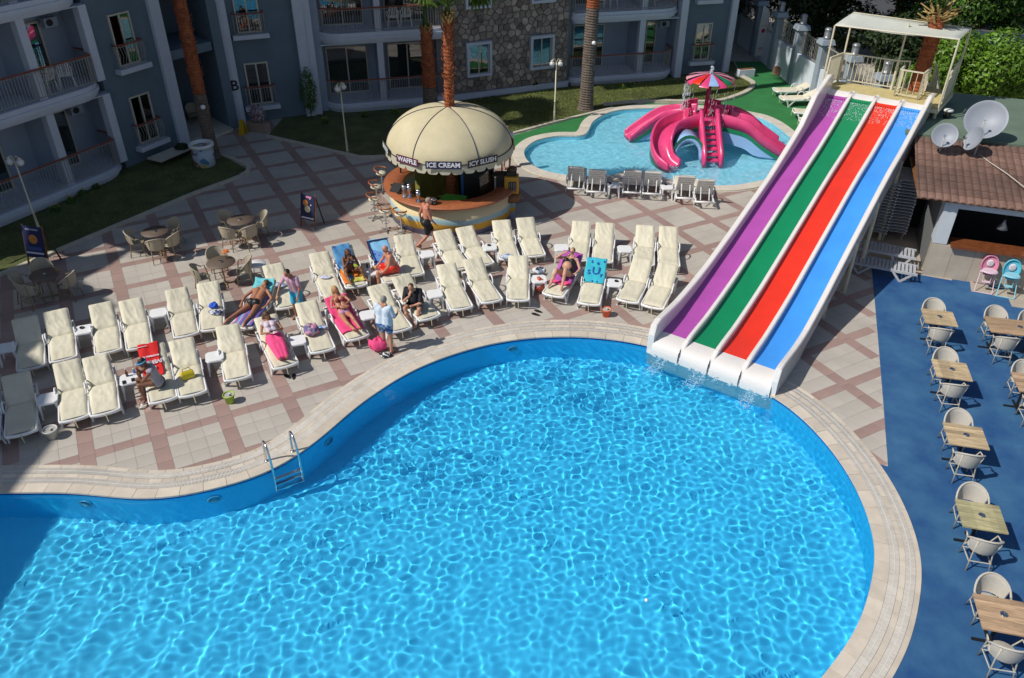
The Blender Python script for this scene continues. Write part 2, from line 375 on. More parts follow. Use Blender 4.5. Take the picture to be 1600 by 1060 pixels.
def waves(X, Y, seed, amp, lmin, lmax, n, aniso=0):
    r = np.random.default_rng(seed); Z = np.zeros_like(X)
    for i in range(n):
        l = math.exp(r.uniform(math.log(lmin), math.log(lmax))); k = 2 * pi / l; th = r.uniform(0, 2 * pi)
        if aniso: th = r.normal(0, aniso)
        A = amp * (l / lmax) ** 1.55 * r.uniform(.5, 1.3)
        dx, dy = X * cos(th) + Y * sin(th), -X * sin(th) + Y * cos(th)
        Z += A * np.sin(k * dx + r.uniform(0, 6.28) + .6 * np.sin(.35 * k * dy + r.uniform(0, 6.28)))
    return Z
def water(name, P, N, step, z, fn, x0, x1, y0, y1):
    xs = np.arange(x0, x1, step); ys = np.arange(y0, y1, step); X, Y = np.meshgrid(xs, ys)
    ok = inside(P + N * .10, X, Y); Z = z + fn(X, Y); nx = len(xs)
    c = ok[:-1, :-1] | ok[1:, :-1] | ok[:-1, 1:] | ok[1:, 1:]; j, i = np.nonzero(c); a = j * nx + i
    Fq = np.stack([a, a + 1, a + nx + 1, a + nx], 1); u, inv = np.unique(Fq, return_inverse=True)
    V = np.stack([X.ravel()[u], Y.ravel()[u], Z.ravel()[u]], 1)
    o = np_mesh(name, V, inv.reshape(-1, 4), C_WATER, True, kind='structure'); o.cycles.is_caustics_caster = True; return o
def wmain(X, Y):
    near = np.clip((13.0 - Y) / 5, 0, 1); side = np.clip(1 - np.hypot(X - 5.2, Y - 14.0) / 3.6, 0, 1); patch = .72 + .28 * np.sin(X * .8 + 1.3 * np.sin(Y * .5)) * np.cos(Y * .7 + .9 * np.sin(X * .6))
    left = np.clip((-X - 1) / 6, 0, 1)
    a = waves(X, Y, 3, .00092, .13, .44, 44); a2 = waves(X, Y, 4, .0017, .28, .75, 20); b = waves(X, Y, 5, .00035, .12, .22, 24); d = waves(X, Y, 9, .0027, .42, .85, 9, .22); e = waves(X, Y, 21, .006, 1.3, 3.2, 6)
    far = 1 - near
    return (a * (.70 + .62 * far) + a2 * near * (1 - .35 * left)) * (1 - .6 * side) * patch + b * (1.2 - .8 * near) * (1 - .3 * side) + d * 1.12 * (.12 + .88 * near * (.3 + .7 * left)) + e
water('pool_water', main_o, NM, .030, -.06, wmain, -14, 7.6, 4.4, 18.4)
def wkids(X, Y):
    r = np.hypot(X - 6.9, Y - 30.2); return waves(X, Y, 13, .003, .25, 1.0, 24) + waves(X, Y, 15, .0011, .15, .4, 20) + .004 * np.exp(-r / 1.2) * np.sin(r * 26)
water('kids_pool_water', kids_o, NK, .055, -.05, wkids, 0, 12.5, 28, 38)

# ground sheet to the horizon, with the pools cut out
sheet('ground', [(-160, -60), (160, -60), (160, 220), (-160, 220)], [[tuple(p + m_ * .03) for p, m_ in zip(main_o, NM)], [tuple(p + m_ * .03) for p, m_ in zip(kids_o, NK)]], -.006, C_GROUT)

# coping of the main pool: smooth stones, two grates, three stone bands
cope = MB().loft([[(*(main_o[i % len(main_o)] + NM[i % len(main_o)] * d), z) for d, z in ((.24, .016), (.77, .016))] for i in range(len(main_o) + 1)]).build('pool_coping', C_GAP, kind='structure')
nmo = len(main_o); vis = [i for i in range(nmo) if -12.6 < main_o[i][0] < 9 and main_o[i][1] > 7]
def stones(P, N, d0, d1, per, z, m, parent, limit, name='coping_stone'):
    made = 0; rest = MB(); n = len(P); k = 0
    while k < n:
        mid = P[(k + per // 2) % n]; idx = list(range(k, min(k + per, n) + 1)); zz = z + random.uniform(-.0012, .0012)
        b = strip(P, N, d0, d1, -.01, zz, idx, gap=.004)
        if -12.5 < mid[0] < 8 and mid[1] > 8 and made < limit: b.build(name, m, parent); made += 1
        else: rest.add(b.v, b.f)
        k += per
    rest.build(name, m, parent, kind='stuff')
stones(main_o, NM, -.03, .24, 3, .030, C_COPE, cope, 90)
stones(main_o, NM, .425, .53, 2, .026, C_COPE, cope, 120)
stones(main_o, NM, .715, .81, 3, .026, C_COPE, cope, 90)
gr = MB(); fine = resample(main_o, .03)
for _ in range(30): fine = .5 * fine + .25 * (np.roll(fine, 1, 0) + np.roll(fine, -1, 0))
NF = outward(fine)
for i, (p, m_) in enumerate(zip(fine, NF)):
    if not (-12.6 < p[0] < 8.5 and p[1] > 7.2): continue
    for d0, d1 in ((.245, .328), (.338, .42), (.535, .618), (.628, .71)):
        a = p + m_ * d0; c = p + m_ * d1; gr.bar((a[0], a[1], .023), (c[0], c[1], .023), .018, .012)
gr.build('grate_slats', C_GRATE, cope, kind='stuff')
for d in (.333, .623): strip(main_o, NM, d - .006, d + .006, .0, .0295).build('grate_rib', C_GRATE, cope)
# coping of the kids pool
kc = MB().loft([[(*(kids_o[i % len(kids_o)] + NK[i % len(kids_o)] * d), .006) for d in (0, .5)] for i in range(len(kids_o) + 1)]).build('kids_pool_coping', C_CURB, kind='structure')
C_KC = mat('kids_coping_stone', (.60, .55, .47), .6, .08, 3, .1, 50, isl=.05)
nk = len(kids_o)
for k in range(0, nk, 3):
    strip(kids_o, NK, -.02, .44, -.01, .05 + random.uniform(-.002, .002), list(range(k, min(k + 3, nk) + 1)), gap=.004).build('coping_stone', C_KC, kc)

# ------------------------------------------------------------------ lawns, turf, carpet, paving
def W(*pts): return [tuple(at(x, y)[:2]) for x, y in pts]
LAWN1 = [(-24, 10.5)] + W((-40, 447), (0, 431), (100, 389), (200, 347), (300, 305), (390, 267), (345, 243), (290, 222), (255, 240)) + [(-15.4, 33), (-19, 27), (-24, 18)]
LAWN2 = W((418, 214), (480, 228), (545, 243), (575, 247), (640, 241), (740, 224), (800, 210), (867, 192), (945, 170), (1012, 160), (1110, 161), (1150, 152), (1172, 141), (1175, 130), (1158, 119)) + [(12.3, 46), (2.5, 42.5), (-3, 40), (-10.5, 36.6)]
TURF = W((798, 232), (800, 212), (867, 194), (945, 172), (1012, 162), (1110, 163), (1150, 154), (1175, 143), (1180, 128), (1158, 116)) + [(12.4, 46), (15, 46)] + W((1240, 133), (1330, 200)) + [(14.5, 30), (12.3, 30.2)]
ko = [tuple(p + m_ * .2) for p, m_ in zip(kids_o, NK)]
MATP = [(6.1, 8.2), (7.2, 9.9), (7.75, 11.2), (7.9, 12.3), (7.7, 13.4), (8.33, 13.1), (9.0, 15.1), (10.02, 18.2), (11.37, 22.35), (12.7, 21.75), (14.0, 21.33), (14.85, 20.95), (14.55, 19.9), (18, 18.8), (18, 2), (3, 2), (4.2, 6.0)]
sheet('lawn', LAWN1, [], .03, C_GRASSB); sheet('lawn', LAWN2, [], .03, C_GRASSB)
b = MB()
PAVE_BAR = [(11.37, 22.35), (12.2, 26.5), (14.5, 26.0), (16, 22), (20, 20.5), (20, 17.5), (14.3, 19.9), (14.0, 21.3), (12.7, 21.75)]
def kerb(P, closed=False, w_=.16, h=.075):
    P = catmull(P, 4, closed); P = resample(P, .5, closed); N = normals(P, closed); par = None
    base = MB().loft([[(P[i][0] - N[i][0] * w_ * .4, P[i][1] - N[i][1] * w_ * .4, h * .5), (P[i][0] + N[i][0] * w_ * .4, P[i][1] + N[i][1] * w_ * .4, h * .5)] for i in range(len(P))]).build('kerb', C_CURB, kind='structure')
    for i in range(len(P) - 1):
        a, c = P[i] - N[i] * w_ / 2, P[i] + N[i] * w_ / 2; e, g = P[i + 1] - N[i + 1] * w_ / 2, P[i + 1] + N[i + 1] * w_ / 2
        k = .012; e, g = e + (a - e) * k, g + (c - g) * k
        MB().prism([tuple(a), tuple(e), tuple(g), tuple(c)][::-1], -.01, h + random.uniform(-.003, .003)).build('kerb_stone', C_CURB, base)
kerb(W((-40, 447), (0, 431), (100, 389), (200, 347), (300, 305), (391, 267), (345, 243), (300, 226)))
kerb(W((418, 214), (480, 228), (545, 243), (575, 247), (640, 241), (740, 224), (800, 210), (867, 192), (958, 170)))
kerb(W((942, 166), (1012, 160), (1110, 161), (1150, 152), (1172, 141), (1175, 130), (1150, 118)), w_=.24, h=.12)
gv, gf = [], []
def blades(poly, n, hmax, seed):
    r = np.random.default_rng(seed); P = np.array(poly); lo, hi = P.min(0), P.max(0); X = r.uniform(lo[0], hi[0], n); Y = r.uniform(lo[1], hi[1], n); ok = inside(P, X, Y); X, Y = X[ok], Y[ok]; m = len(X)
    th = r.uniform(0, 2 * pi, m); h = r.uniform(.3, 1, m) * hmax * (.6 + .8 * (np.sin(X * 1.3) * np.cos(Y * 1.7) * .5 + .5)); w2 = .012; lx = r.normal(0, .25, m) * h; ly = r.normal(0, .25, m) * h
    A = np.stack([X - np.cos(th) * w2, Y - np.sin(th) * w2, np.full(m, .025)], 1); B = np.stack([X + np.cos(th) * w2, Y + np.sin(th) * w2, np.full(m, .025)], 1); Cc = np.stack([X + lx, Y + ly, .03 + h], 1)
    return np.concatenate([A, B, Cc], 1).reshape(-1, 3), np.arange(3 * m).reshape(-1, 3)
V, Fq = blades([(-3, 34), (2, 33.6), (6, 38), (12.4, 38), (12.4, 43), (2.5, 41), (-3, 38.5)], 150000, .07, 2); keep = inside(LAWN2, V[::3, 0], V[::3, 1]); V = V.reshape(-1, 9)[keep].reshape(-1, 3)
np_mesh('grass', V, np.arange(len(V)).reshape(-1, 3), C_GRASS, kind='stuff')
V, Fq = blades(LAWN1, 50000, .07, 3); np_mesh('grass', V, Fq, C_GRASS, kind='stuff')
north = [tuple(p + m_ * .2) for p, m_ in zip(kids_o, NK)]
i0 = min(range(nk), key=lambda i: math.hypot(kids_o[i][0] - .42, kids_o[i][1] - 31.7)); i1 = min(range(nk), key=lambda i: math.hypot(kids_o[i][0] - 10.8, kids_o[i][1] - 30.0))
seq = []; i = i1
while i != i0: seq.append(tuple(kids_o[i] + NK[i] * .2)); i = (i + 1) % nk
TURFP = W((800, 240), (802, 212), (867, 194), (945, 172), (1012, 162), (1110, 163), (1150, 154), (1175, 143), (1180, 128), (1158, 116)) + [(12.4, 46), (15.2, 46)] + [(15.2, 43), (15.6, 36), (15.6, 30), (12.0, 29.2)] + seq
sheet('artificial_turf', TURFP, [], .010, C_TURF)
blue_mat = sheet('blue_carpet', MATP, [], .014, C_MAT, thick=.02)
bp = sheet('bar_pavement', PAVE_BAR, [], .002, C_GROUT)
# paving slabs laid on the grid of rose bands
yaw = .4947; O2 = np.array([-1.241, 1.9533]) * 12.2; us = np.array([cos(yaw), sin(yaw)]); un = np.array([sin(yaw), -cos(yaw)])
SPOS = {i: 1.5 * s for i, s in enumerate([0, 1, 2, 3, 4, 5, 6.02, 7.08, 8.22, 9.33, 10.32, 11.37, 12.45, 13.52, 14.55, 15.6, 16.6])}
for i in range(1, 5): SPOS[-i] = -1.5 * i
SW, NW, G = .33, .28, .0035
pavement = bpy.data.objects.new('pavement', MB().box((0, 0, 0), (.01, .01, .01)).mesh('pavement', C_GROUT)); link(pavement); pavement['kind'] = 'structure'; pavement.location = (0, 14, -.3)
cells = []                                   # (centre s, centre n, size s, size n, material, distance)
main_in = [tuple(p + m_ * .70) for p, m_ in zip(main_o, NM)]; kid_in = [tuple(p + m_ * .38) for p, m_ in zip(kids_o, NK)]
for si in range(-4, 16):
    s0, s1 = SPOS[si], SPOS[si + 1]
    for ni in range(-10, 16):
        n0 = ni * 1.5; n1 = n0 + 1.5
        nb = 3 if s1 - s0 < 1.6 else 4
        for k in range(3):                  # rose slabs of the wide band
            d = (n1 - n0) / 3; cells.append((s0, n0 + d * (k + .5), SW - G, d - G, 1))
        L = s1 - s0 - SW
        for k in range(3): cells.append((s0 + SW / 2 + L * (k + .5) / 3, n0, L / 3 - G, NW - G, 1))
        Ln = 1.5 - NW
        for a in range(nb):
            for b_ in range(3): cells.append((s0 + SW / 2 + L * (a + .5) / nb, n0 + NW / 2 + Ln * (b_ + .5) / 3, L / nb - G, Ln / 3 - G, 0))
CS = np.array([c[:2] for c in cells]); XY = O2 + CS[:, :1] * us + CS[:, 1:] * un
hid = inside(main_in, XY[:, 0], XY[:, 1]) | inside(kid_in, XY[:, 0], XY[:, 1])
for pl in (LAWN1, LAWN2, TURFP, MATP, PAVE_BAR): hid |= inside(pl, XY[:, 0], XY[:, 1])
proj = (XY[:, 0] / (XY[:, 1] * cos(PIT) + CH * sin(PIT)))
hid |= (np.abs(proj) > .72) | (XY[:, 1] < 7) | (XY[:, 1] > 42)
order = [i for i in np.argsort(XY[:, 1] ** 2 + XY[:, 0] ** 2 * .7) if not hid[i]]
cache = {}; rest = [MB(), MB()]
for rank, i in enumerate(order):
    s_, n_, ds, dn, mt = cells[i]; x, y = XY[i]; zz = random.uniform(-.0008, .0008)
    if rank < 300:
        key = (round(ds, 2), round(dn, 2), mt)
        if key not in cache: cache[key] = MB().prism([(-ds / 2, -dn / 2), (ds / 2, -dn / 2), (ds / 2, dn / 2), (-ds / 2, dn / 2)], -.02, 0, .0015).mesh('paving_slab', (C_TILE, C_BAND)[mt])
        o = bpy.data.objects.new('paving_slab', cache[key]); link(o, pavement); o.location = (x, y - 14, zz + .3); o.rotation_euler = (0, 0, yaw)
    else:
        q = us * ds / 2; p = un * dn / 2; c = np.array([x, y]); rest[mt].prism([tuple(c - q + p), tuple(c + q + p), tuple(c + q - p), tuple(c - q - p)], -.02, zz, .0015)
for b, m_ in zip(rest, (C_TILE, C_BAND)):
    o = b.build('paving_slab', m_, pavement, kind='stuff'); o.location = (0, -14, .3)
# large slabs in front of the bar
pb = MB(); a_ = radians(-22)
for i in range(-8, 16):
    for j in range(-8, 12):
        c = Vector((14, 22, 0)) + Vector((cos(a_), sin(a_), 0)) * (i * .5) + Vector((-sin(a_), cos(a_), 0)) * (j * .5)
        if inside(PAVE_BAR, np.array([c.x]), np.array([c.y]))[0]: MB().box((0, 0, 0), (.494, .494, .02), a_).build('paving_slab', C_PAVE2, bp).location = (c.x, c.y, .004 + random.uniform(-.001, .001))
# ------------------------------------------------------------------ water slide and its tower
SO = np.array([3.65, 17.63]); SA = radians(55.8)
slide = thing('water_slide', 'four-lane racing slide, purple green red and blue, running down into the pool', 'water slide', (SO[0], SO[1], 0), SA)
SPROF = [(-.12, .02), (-.10, .22), (.0, .31), (.2, .35), (.5, .36), (1.5, .40), (2.5, .55), (3.5, .74), (5, 1.08), (7, 1.60), (8.5, 2.0), (10, 2.42), (11, 2.78), (11.8, 3.10), (12.4, 3.38), (12.75, 3.58), (12.95, 3.69), (13.3, 3.76)]
def sz(s): return float(np.interp(s, [p[0] for p in SPROF], [p[1] for p in SPROF]))
WID = 3.5; walls = [(0, .17), (.88, 1.0), (1.70, 1.82), (2.53, 2.65), (WID - .15, WID)]
def dz_(s, t): return float(np.interp(s, [1, 3.25, 5.2, 7.6, 8.7, 11, 13], [0, .12, .34, .50, .52, .30, 0])) * t / WID
S_ = list(np.r_[-.10, 0, .1, .25, .45, np.arange(.7, 11.1, .35), 11.3, 11.5, 11.75, 12.0, 12.3, 12.6, 12.75, 12.85, 12.95, 13.2])
names = [('purple', C_PURPLE), ('green', C_GREEN), ('red', C_RED), ('blue', C_BLUE)]
for k, (nm, mt) in enumerate(names):
    t0, t1 = walls[k][1], walls[k + 1][0]
    def ring(s, dz=0): 
        z = sz(s) + dz; u = [(t0 - .01, z + .06), (t0 + .04, z + .012), (t0 + .10, z), (t1 - .10, z), (t1 - .04, z + .012), (t1 + .01, z + .06)]
        return [(s, -t, zz + dz_(s, t)) for t, zz in u]
    MB().loft([ring(s) for s in S_ if .42 <= s <= 12.86]).build('lane', mt, slide, True, label=nm + ' sliding lane, wet and glossy')
    MB().loft([ring(s) for s in S_ if s >= 12.85] ).build('entry_ramp', C_SLIDE, slide, True)
    MB().loft([[(s, -t, z) for t in (t0 - .02, t0 + .1, t1 - .1, t1 + .02)] for s, z in [(-.14, -.12), (-.16, .08), (-.13, .24), (-.05, .33), (.1, .37), (.3, .375), (.47, .368)]]).build('lip', C_SLIDE, slide, True)
    b = MB(); fo = MB(); r = random.Random(k)
    for q in range(9):
        t = t0 + .06 + (t1 - t0 - .12) * q / 8; b.sph((12.72, -t, sz(12.72) + dz_(12.72, t) + .012), (.026, .016, .016), 6, 4)
        for j in range(26):
            s = 12.66 - r.random() ** 1.8 * .8; fo.sph((s, -t + r.gauss(0, .025), sz(s) + dz_(s, t) + .006), (r.uniform(.012, .045), r.uniform(.005, .014), .008), 5, 3)
    b.build('water_nozzle', C_BLACK, slide, kind='stuff'); fo.build('water_spray', C_JET, slide, kind='stuff')
for k, (a, c) in enumerate(walls):
    rings = []
    for s in list(S_) + [13.3]:
        z = sz(s) + dz_(s, (a + c) / 2)
        if k == 0: h = float(np.interp(s, [-.1, 0, .25, 1, 3, 8, 10.5, 11.6, 12.6, 13.4], [.30, .50, .52, .47, .36, .34, .55, .95, .72, .42])) * 1
        elif k == 4: h = float(np.interp(s, [-.1, 0, .4, 2, 4, 10, 11.8, 12.8, 13.4], [.20, .46, .42, .22, .30, .42, .50, .50, .36]))
        else: h = float(np.interp(s, [-.1, .0, .3, .8, 2, 10, 12.2, 12.8, 13.2], [-.14, .02, .16, .20, .21, .21, .20, .10, .015]))
        lo = z - .35 if k in (0, 4) else z - .05
        if s < 2: lo = min(lo, -.1)
        e = .025
        rings.append([(s, -a, lo), (s, -a, z + h - e), (s, -a - e, z + h), (s, -c + e, z + h), (s, -c, z + h - e), (s, -c, lo)])
    MB().loft(rings, closed=True, caps=True).build('side_wall' if k in (0, 4) else 'lane_divider', C_SLIDE, slide, True if False else False, bevel=0)
MB().loft([[(s, -.02, sz(s) - .10), (s, -WID + .02, sz(s) + dz_(s, WID) - .10)] for s in S_ if s > .3]).build('underside', C_SLIDE, slide, True)
MB().box((-.02, -WID / 2, -.35), (.18, WID - .1, .75)).build('footing', C_WPL, slide)
def post(p, z1, r=.05): MB().tube([(p[0], p[1], 0), (p[0], p[1], z1)], r, 8).build('support_post', C_CREAMM, slide)
for s in (4.25, 6.05, 7.85, 10.2): 
    for t in (.5, WID - .02 if s > 5 else WID - .12): post((s, -t), sz(s) + dz_(s, t) - .1, .055)
# deck
DK = [(13.22, .12), (14.32, -.05), (14.36, -2.05), (15.45, -2.2), (15.45, -3.78), (13.22, -3.72)]
MB().prism(DK[::-1], 3.68, 3.74).build('deck', C_PLY, slide)
fr = MB()
for i in range(6): p, q = DK[i], DK[(i + 1) % 6]; fr.bar((*p, 3.6), (*q, 3.6), .07, .14)
fr.build('deck_frame', C_CREAMM, slide)
for s, t in ((13.5, -.05), (14.2, .1), (13.5, 3.65), (15.3, 3.65), (14.3, 1.95)): post((s, -t), 3.6, .06)
CC = [(13.15, .15, 5.84), (14.25, -.12, 6.10), (15.3, -3.75, 5.86), (13.25, -3.72, 5.90)]
for (s, t, tz), bz in ((CC[0], 3.7), (CC[1], 3.7), ((14.32, -1.95, 6.0), 3.7), (CC[2], 3.7), (CC[3], 3.7)):
    MB().tube([(s, t, bz), (s, t, tz)], .032, 8).build('canopy_post', C_CREAMM, slide)
can = []
for i in range(9):
    u = i / 8; row = []
    for j in range(13):
        v = j / 12; A_0 = Vector(CC[0]).lerp(Vector(CC[3]), v); B_0 = Vector(CC[1]).lerp(Vector(CC[2]), v); p = A_0.lerp(B_0, u); p.z += .03 - .10 * sin(pi * u) * sin(pi * v) - .05 * sin(pi * v) + .012 * sin(9 * v + 4 * u); row.append(tuple(p))
    can.append(row)
cb = MB().loft(can).build('canopy', C_CANVAS, slide, True)
sm = cb.modifiers.new('s', 'SOLIDIFY'); sm.thickness = .012
MB().tube([(p[0], p[1], p[2] + .01) for p in CC], .022, 6, closed=True).build('canopy_frame', C_CREAMM, slide)
def railing_on(root, p, q, z0, z1, h=1.0, step=.13, m=None, r=.014, name='railing'):
    m = m or C_CREAMM; p, q = Vector(p), Vector(q); L = (q - p).length; n = max(2, int(L / step))
    a = MB().bar((p.x, p.y, z0 + h), (q.x, q.y, z1 + h), .05, .04).build('handrail', m, root); MB().bar((p.x, p.y, z0 + .10), (q.x, q.y, z1 + .10), .03, .03).build('bottom_rail', m, root)
    b = MB()
    for i in range(n + 1):
        k = i / n; c = p.lerp(q, k); z = z0 + (z1 - z0) * k; b.bar((c.x, c.y, z + (.0 if i in (0, n) else .10)), (c.x, c.y, z + h), r * (2.2 if i in (0, n) else 1) * 1.3, r * (2.2 if i in (0, n) else 1) * 1.3)
    b.build('balusters', m, a); return a
railing_on(slide, (14.27, -.10), (14.32, -1.93), 3.74, 3.74, step=.14, r=.017); railing_on(slide, (14.34, -1.97), (14.5, -2.3), 3.74, 3.74)
railing_on(slide, (13.35, .10), (14.22, -.08), 3.74, 3.74, step=.07, r=.02)
railing_on(slide, (13.62, -2.2), (13.62, -2.95), 3.74, 3.74, step=.17, h=.9); railing_on(slide, (13.62, -2.95), (14.5, -3.0), 3.74, 3.74, h=.9); railing_on(slide, (13.62, -2.2), (14.3, -2.2), 3.74, 3.74, h=.9)
MB().box((14.6, -3.72, 4.1), (1.7, .02, .85)).build('side_screen', C_CREAMM, slide)
railing_on(slide, (15.4, -3.0), (18.6, -3.2), 3.74, 1.5, h=.85); railing_on(slide, (13.5, -3.70), (15.3, -3.72), 3.74, 3.9, h=.95, step=.2)
st = MB()
for i in range(12): st.box((15.55 + i * .27, -3.35, 3.58 - i * .27), (.3, .75, .04))
st.build('stair_treads', C_CREAMM, slide)
# foam where the lanes meet the pool
def flecks(name, pts, n, seed, rad, zz, mt, kind='stuff', size=(.012, .05)):
    r = random.Random(seed); b = MB()
    for i in range(n):
        c = r.choice(pts); a = r.uniform(0, 6.28); d = abs(r.gauss(0, rad)) * c[2]; s = r.uniform(*size)
        b.sph((c[0] + d * cos(a), c[1] + d * sin(a) * .8, zz + r.uniform(-.005, .02) + (r.random() ** 4) * .12), (s * r.uniform(.7, 1.8), s, s * .4), 6, 3)
    return b.build(name, mt, kind=kind)
fp = []
for t in (.5, .8, 1.35, 1.75, 2.15, 2.5, 3.0):
    for d in (.28, .5, .75): 
        x = SO[0] - cos(SA) * d + sin(SA) * t; y = SO[1] - sin(SA) * d - cos(SA) * t; fp.append((x, y, .6 + d))
C_FOAM = mat('water_foam', (.62, .82, .92), .3, trans=.5)
fp = [(SO[0] - cos(SA) * d + sin(SA) * t, SO[1] - sin(SA) * d - cos(SA) * t, .5 + d * 1.1) for t in (.45, .62, 1.5, 1.68, 2.9, 3.05) for d in (.22, .4, .6, .8)] + [(SO[0] - cos(SA) * .2 + sin(SA) * t, SO[1] - sin(SA) * .2 - cos(SA) * t, .7) for t in (.3, .9, 1.3, 2.0, 2.4, 3.3)]
flecks('foam', fp, 1500, 5, .085, -.062, C_FOAM, size=(.004, .016))

# ------------------------------------------------------------------ hotel buildings
F0, FH = .45, 3.1                      # ground-floor slab top and storey height
def local(o, name, m_, fn, **k): b = MB(); fn(b); return b.build(name, m_, o, **k)
def door(root, x, y, z, w_, h, leaves=2, curtain=.5, m=None, face=-1, open_=0):
    f = MB(); t = .06
    f.box((x, y, z + h - t / 2), (w_, .08, t)); f.box((x, y, z + t / 2), (w_, .08, t))
    for i in range(leaves + 1): f.box((x - w_ / 2 + t / 2 + (w_ - t) * i / leaves, y, z + h / 2), (t, .08, h - 2 * t - .002))
    fo = f.build('window' if h < 1.9 else 'balcony_door', C_GLASSF, root)
    MB().box((x, y + .0, z + h / 2), (w_ - .1, .012, h - .1)).build('glass', C_GLASS, fo)
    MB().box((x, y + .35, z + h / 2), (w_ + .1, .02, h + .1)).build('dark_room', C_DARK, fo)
    if curtain:
        cw = w_ * curtain; n = 26; 
        for e in (0, 1):
            rr = []
            for i in range(n):
                xx = x - w_ / 2 + .05 + (cw / 2 * i / n) if e == 0 else x + w_ / 2 - .05 - (cw / 2 * i / n)
                rr.append([(xx, y + .14 + .025 * sin(i * 1.9), z + .05), (xx, y + .14 + .025 * sin(i * 1.9 + .4), z + h - .06)])
            MB().loft(rr).build('curtain', C_CURT, fo, True)
    return fo
def rail_path(root, P, z, h=1.0, step=.115, close=False, wave=False):
    P = resample(catmull(P, 6, False), .08, False); L = np.r_[0, np.cumsum(np.hypot(*np.diff(P, axis=0).T))]
    hr = MB().tube([(p[0], p[1], z + h) for p in P[::2]] + [(P[-1][0], P[-1][1], z + h)], .032, 6).build('handrail', C_RAILW, root)
    b = MB(); n = int(L[-1] / step)
    b.tube([(p[0], p[1], z + .08) for p in P[::3]] + [(P[-1][0], P[-1][1], z + .08)], .016, 4)
    b.tube([(p[0], p[1], z + h - .07) for p in P[::3]] + [(P[-1][0], P[-1][1], z + h - .07)], .012, 4)
    for i in range(n + 1):
        l = L[-1] * i / n; x, y = np.interp(l, L, P[:, 0]), np.interp(l, L, P[:, 1])
        if wave:
            g = np.array([0, -1]); b.tube([(x, y, z + .02), (x, y - .02, z + .25), (x, y - .11, z + .5), (x, y - .02, z + .78), (x, y, z + h)], .010, 4)
        else: b.bar((x, y, z + .08), (x, y, z + h), .017, .017)
        if not wave and i % 14 == 7:
            for q in range(8):
                a = q * pi / 4; b.tube([(x + .05 * cos(a), y, z + .5 + .28 * (q - 3.5) / 4), (x + .05 * cos(a + 2), y, z + .5 + .28 * (q - 3) / 4)], .012, 4)
    b.build('balusters', C_RAILM, hr); return hr
def slab_outline(s0, s1, yb, rl, rr, d=0):
    P = []
    def corner(cx, cy, r, a0, a1): return [(cx + (r + d) * cos(a0 + (a1 - a0) * i / 7), cy + (r + d) * sin(a0 + (a1 - a0) * i / 7)) for i in range(8)]
    P.append((s0 - d, yb))
    P += corner(s0 + rl, rl, rl, pi, 1.5 * pi) if rl else [(s0 - d, -d)]
    P += corner(s1 - rr, rr, rr, 1.5 * pi, 2 * pi) if rr else [(s1 + d, -d)]
    P.append((s1 + d, yb)); return P
def balconies(root, s0, s1, yw, rl, rr, pillars, floors, bays, chairs=(), pw=.30, ground=True):
    """one stack of balconies: moulded slabs, railings, pillars, back wall with doors"""
    for k in floors:
        z = F0 + FH * k
        for d, a, c in ((-.02, -.0, -.16), (.03, -.162, -.30), (-.04, -.302, -.42), (-.12, -.422, -.50)) if k else ((0, 0, -.10), (.05, -.102, -.22), (-.03, -.222, -.32), (-.10, -.322, -.46)):
            MB().prism(slab_outline(s0, s1, yw, rl, rr, d), z + a + c - a if False else z + c, z + a).build('balcony_slab', C_TRIM, root)
        o = slab_outline(s0 + .1, s1 - .1, yw - .1, max(rl - .1, 0), max(rr - .1, 0), 0); ps = []
        pts = ([(s0 + .12, .9)] if rl else [(s0 + .1, .12)]) 
        y0 = .14
        if rl: pts = [(s0 + .12, rl + .2), (s0 + .18, rl * .6), (s0 + rl * .5, .28), (s0 + rl, y0)]
        else: pts = [(s0 + .1, y0)]
        if rr: pts += [(s1 - rr, y0), (s1 - rr * .5, .28), (s1 - .18, rr * .6), (s1 - .12, rr + .2)]
        else: pts += [(s1 - .1, y0)]
        rail_path(root, pts, z)
        for p in pillars: MB().box((p, .33, z + (FH - .5) / 2), (pw, .30, FH - .5)).build('pillar', C_TRIM, root)
        MB().box(((s0 + s1) / 2, (yw + .1) / 2, z + FH - .52), (s1 - s0 - .3, yw - .5, .03)).build('ceiling', C_CEIL, root)
        MB().box(((s0 + s1) / 2, yw + .1, z + (FH - .45) / 2), (s1 - s0 + .1, .2, FH - .45)).build('wall', C_INNER, root)
        for p in pillars: MB().box((p, (yw + .5) / 2, z + (FH - .5) / 2), (.16, yw - .5, FH - .5)).build('partition', C_INNER, root)
        for (x, w_, h, cu) in bays: door(root, x, yw - .05, z, w_, h, 2, cu)
def juliet(root, x, y, z, w_=.95, h=1.85):
    door(root, x, y - .02, z, w_, h, 2, .9)
    MB().box((x, y - .17, z - .12), (w_ + .5, .34, .18)).build('window_ledge', C_TRIM, root)
    rail_path(root, [(x - w_ / 2 - .12, y - .02), (x - w_ / 2 - .1, y - .25), (x, y - .27), (x + w_ / 2 + .1, y - .25), (x + w_ / 2 + .12, y - .02)], z - .03, .85, .11, wave=True)
TOP = 16.4
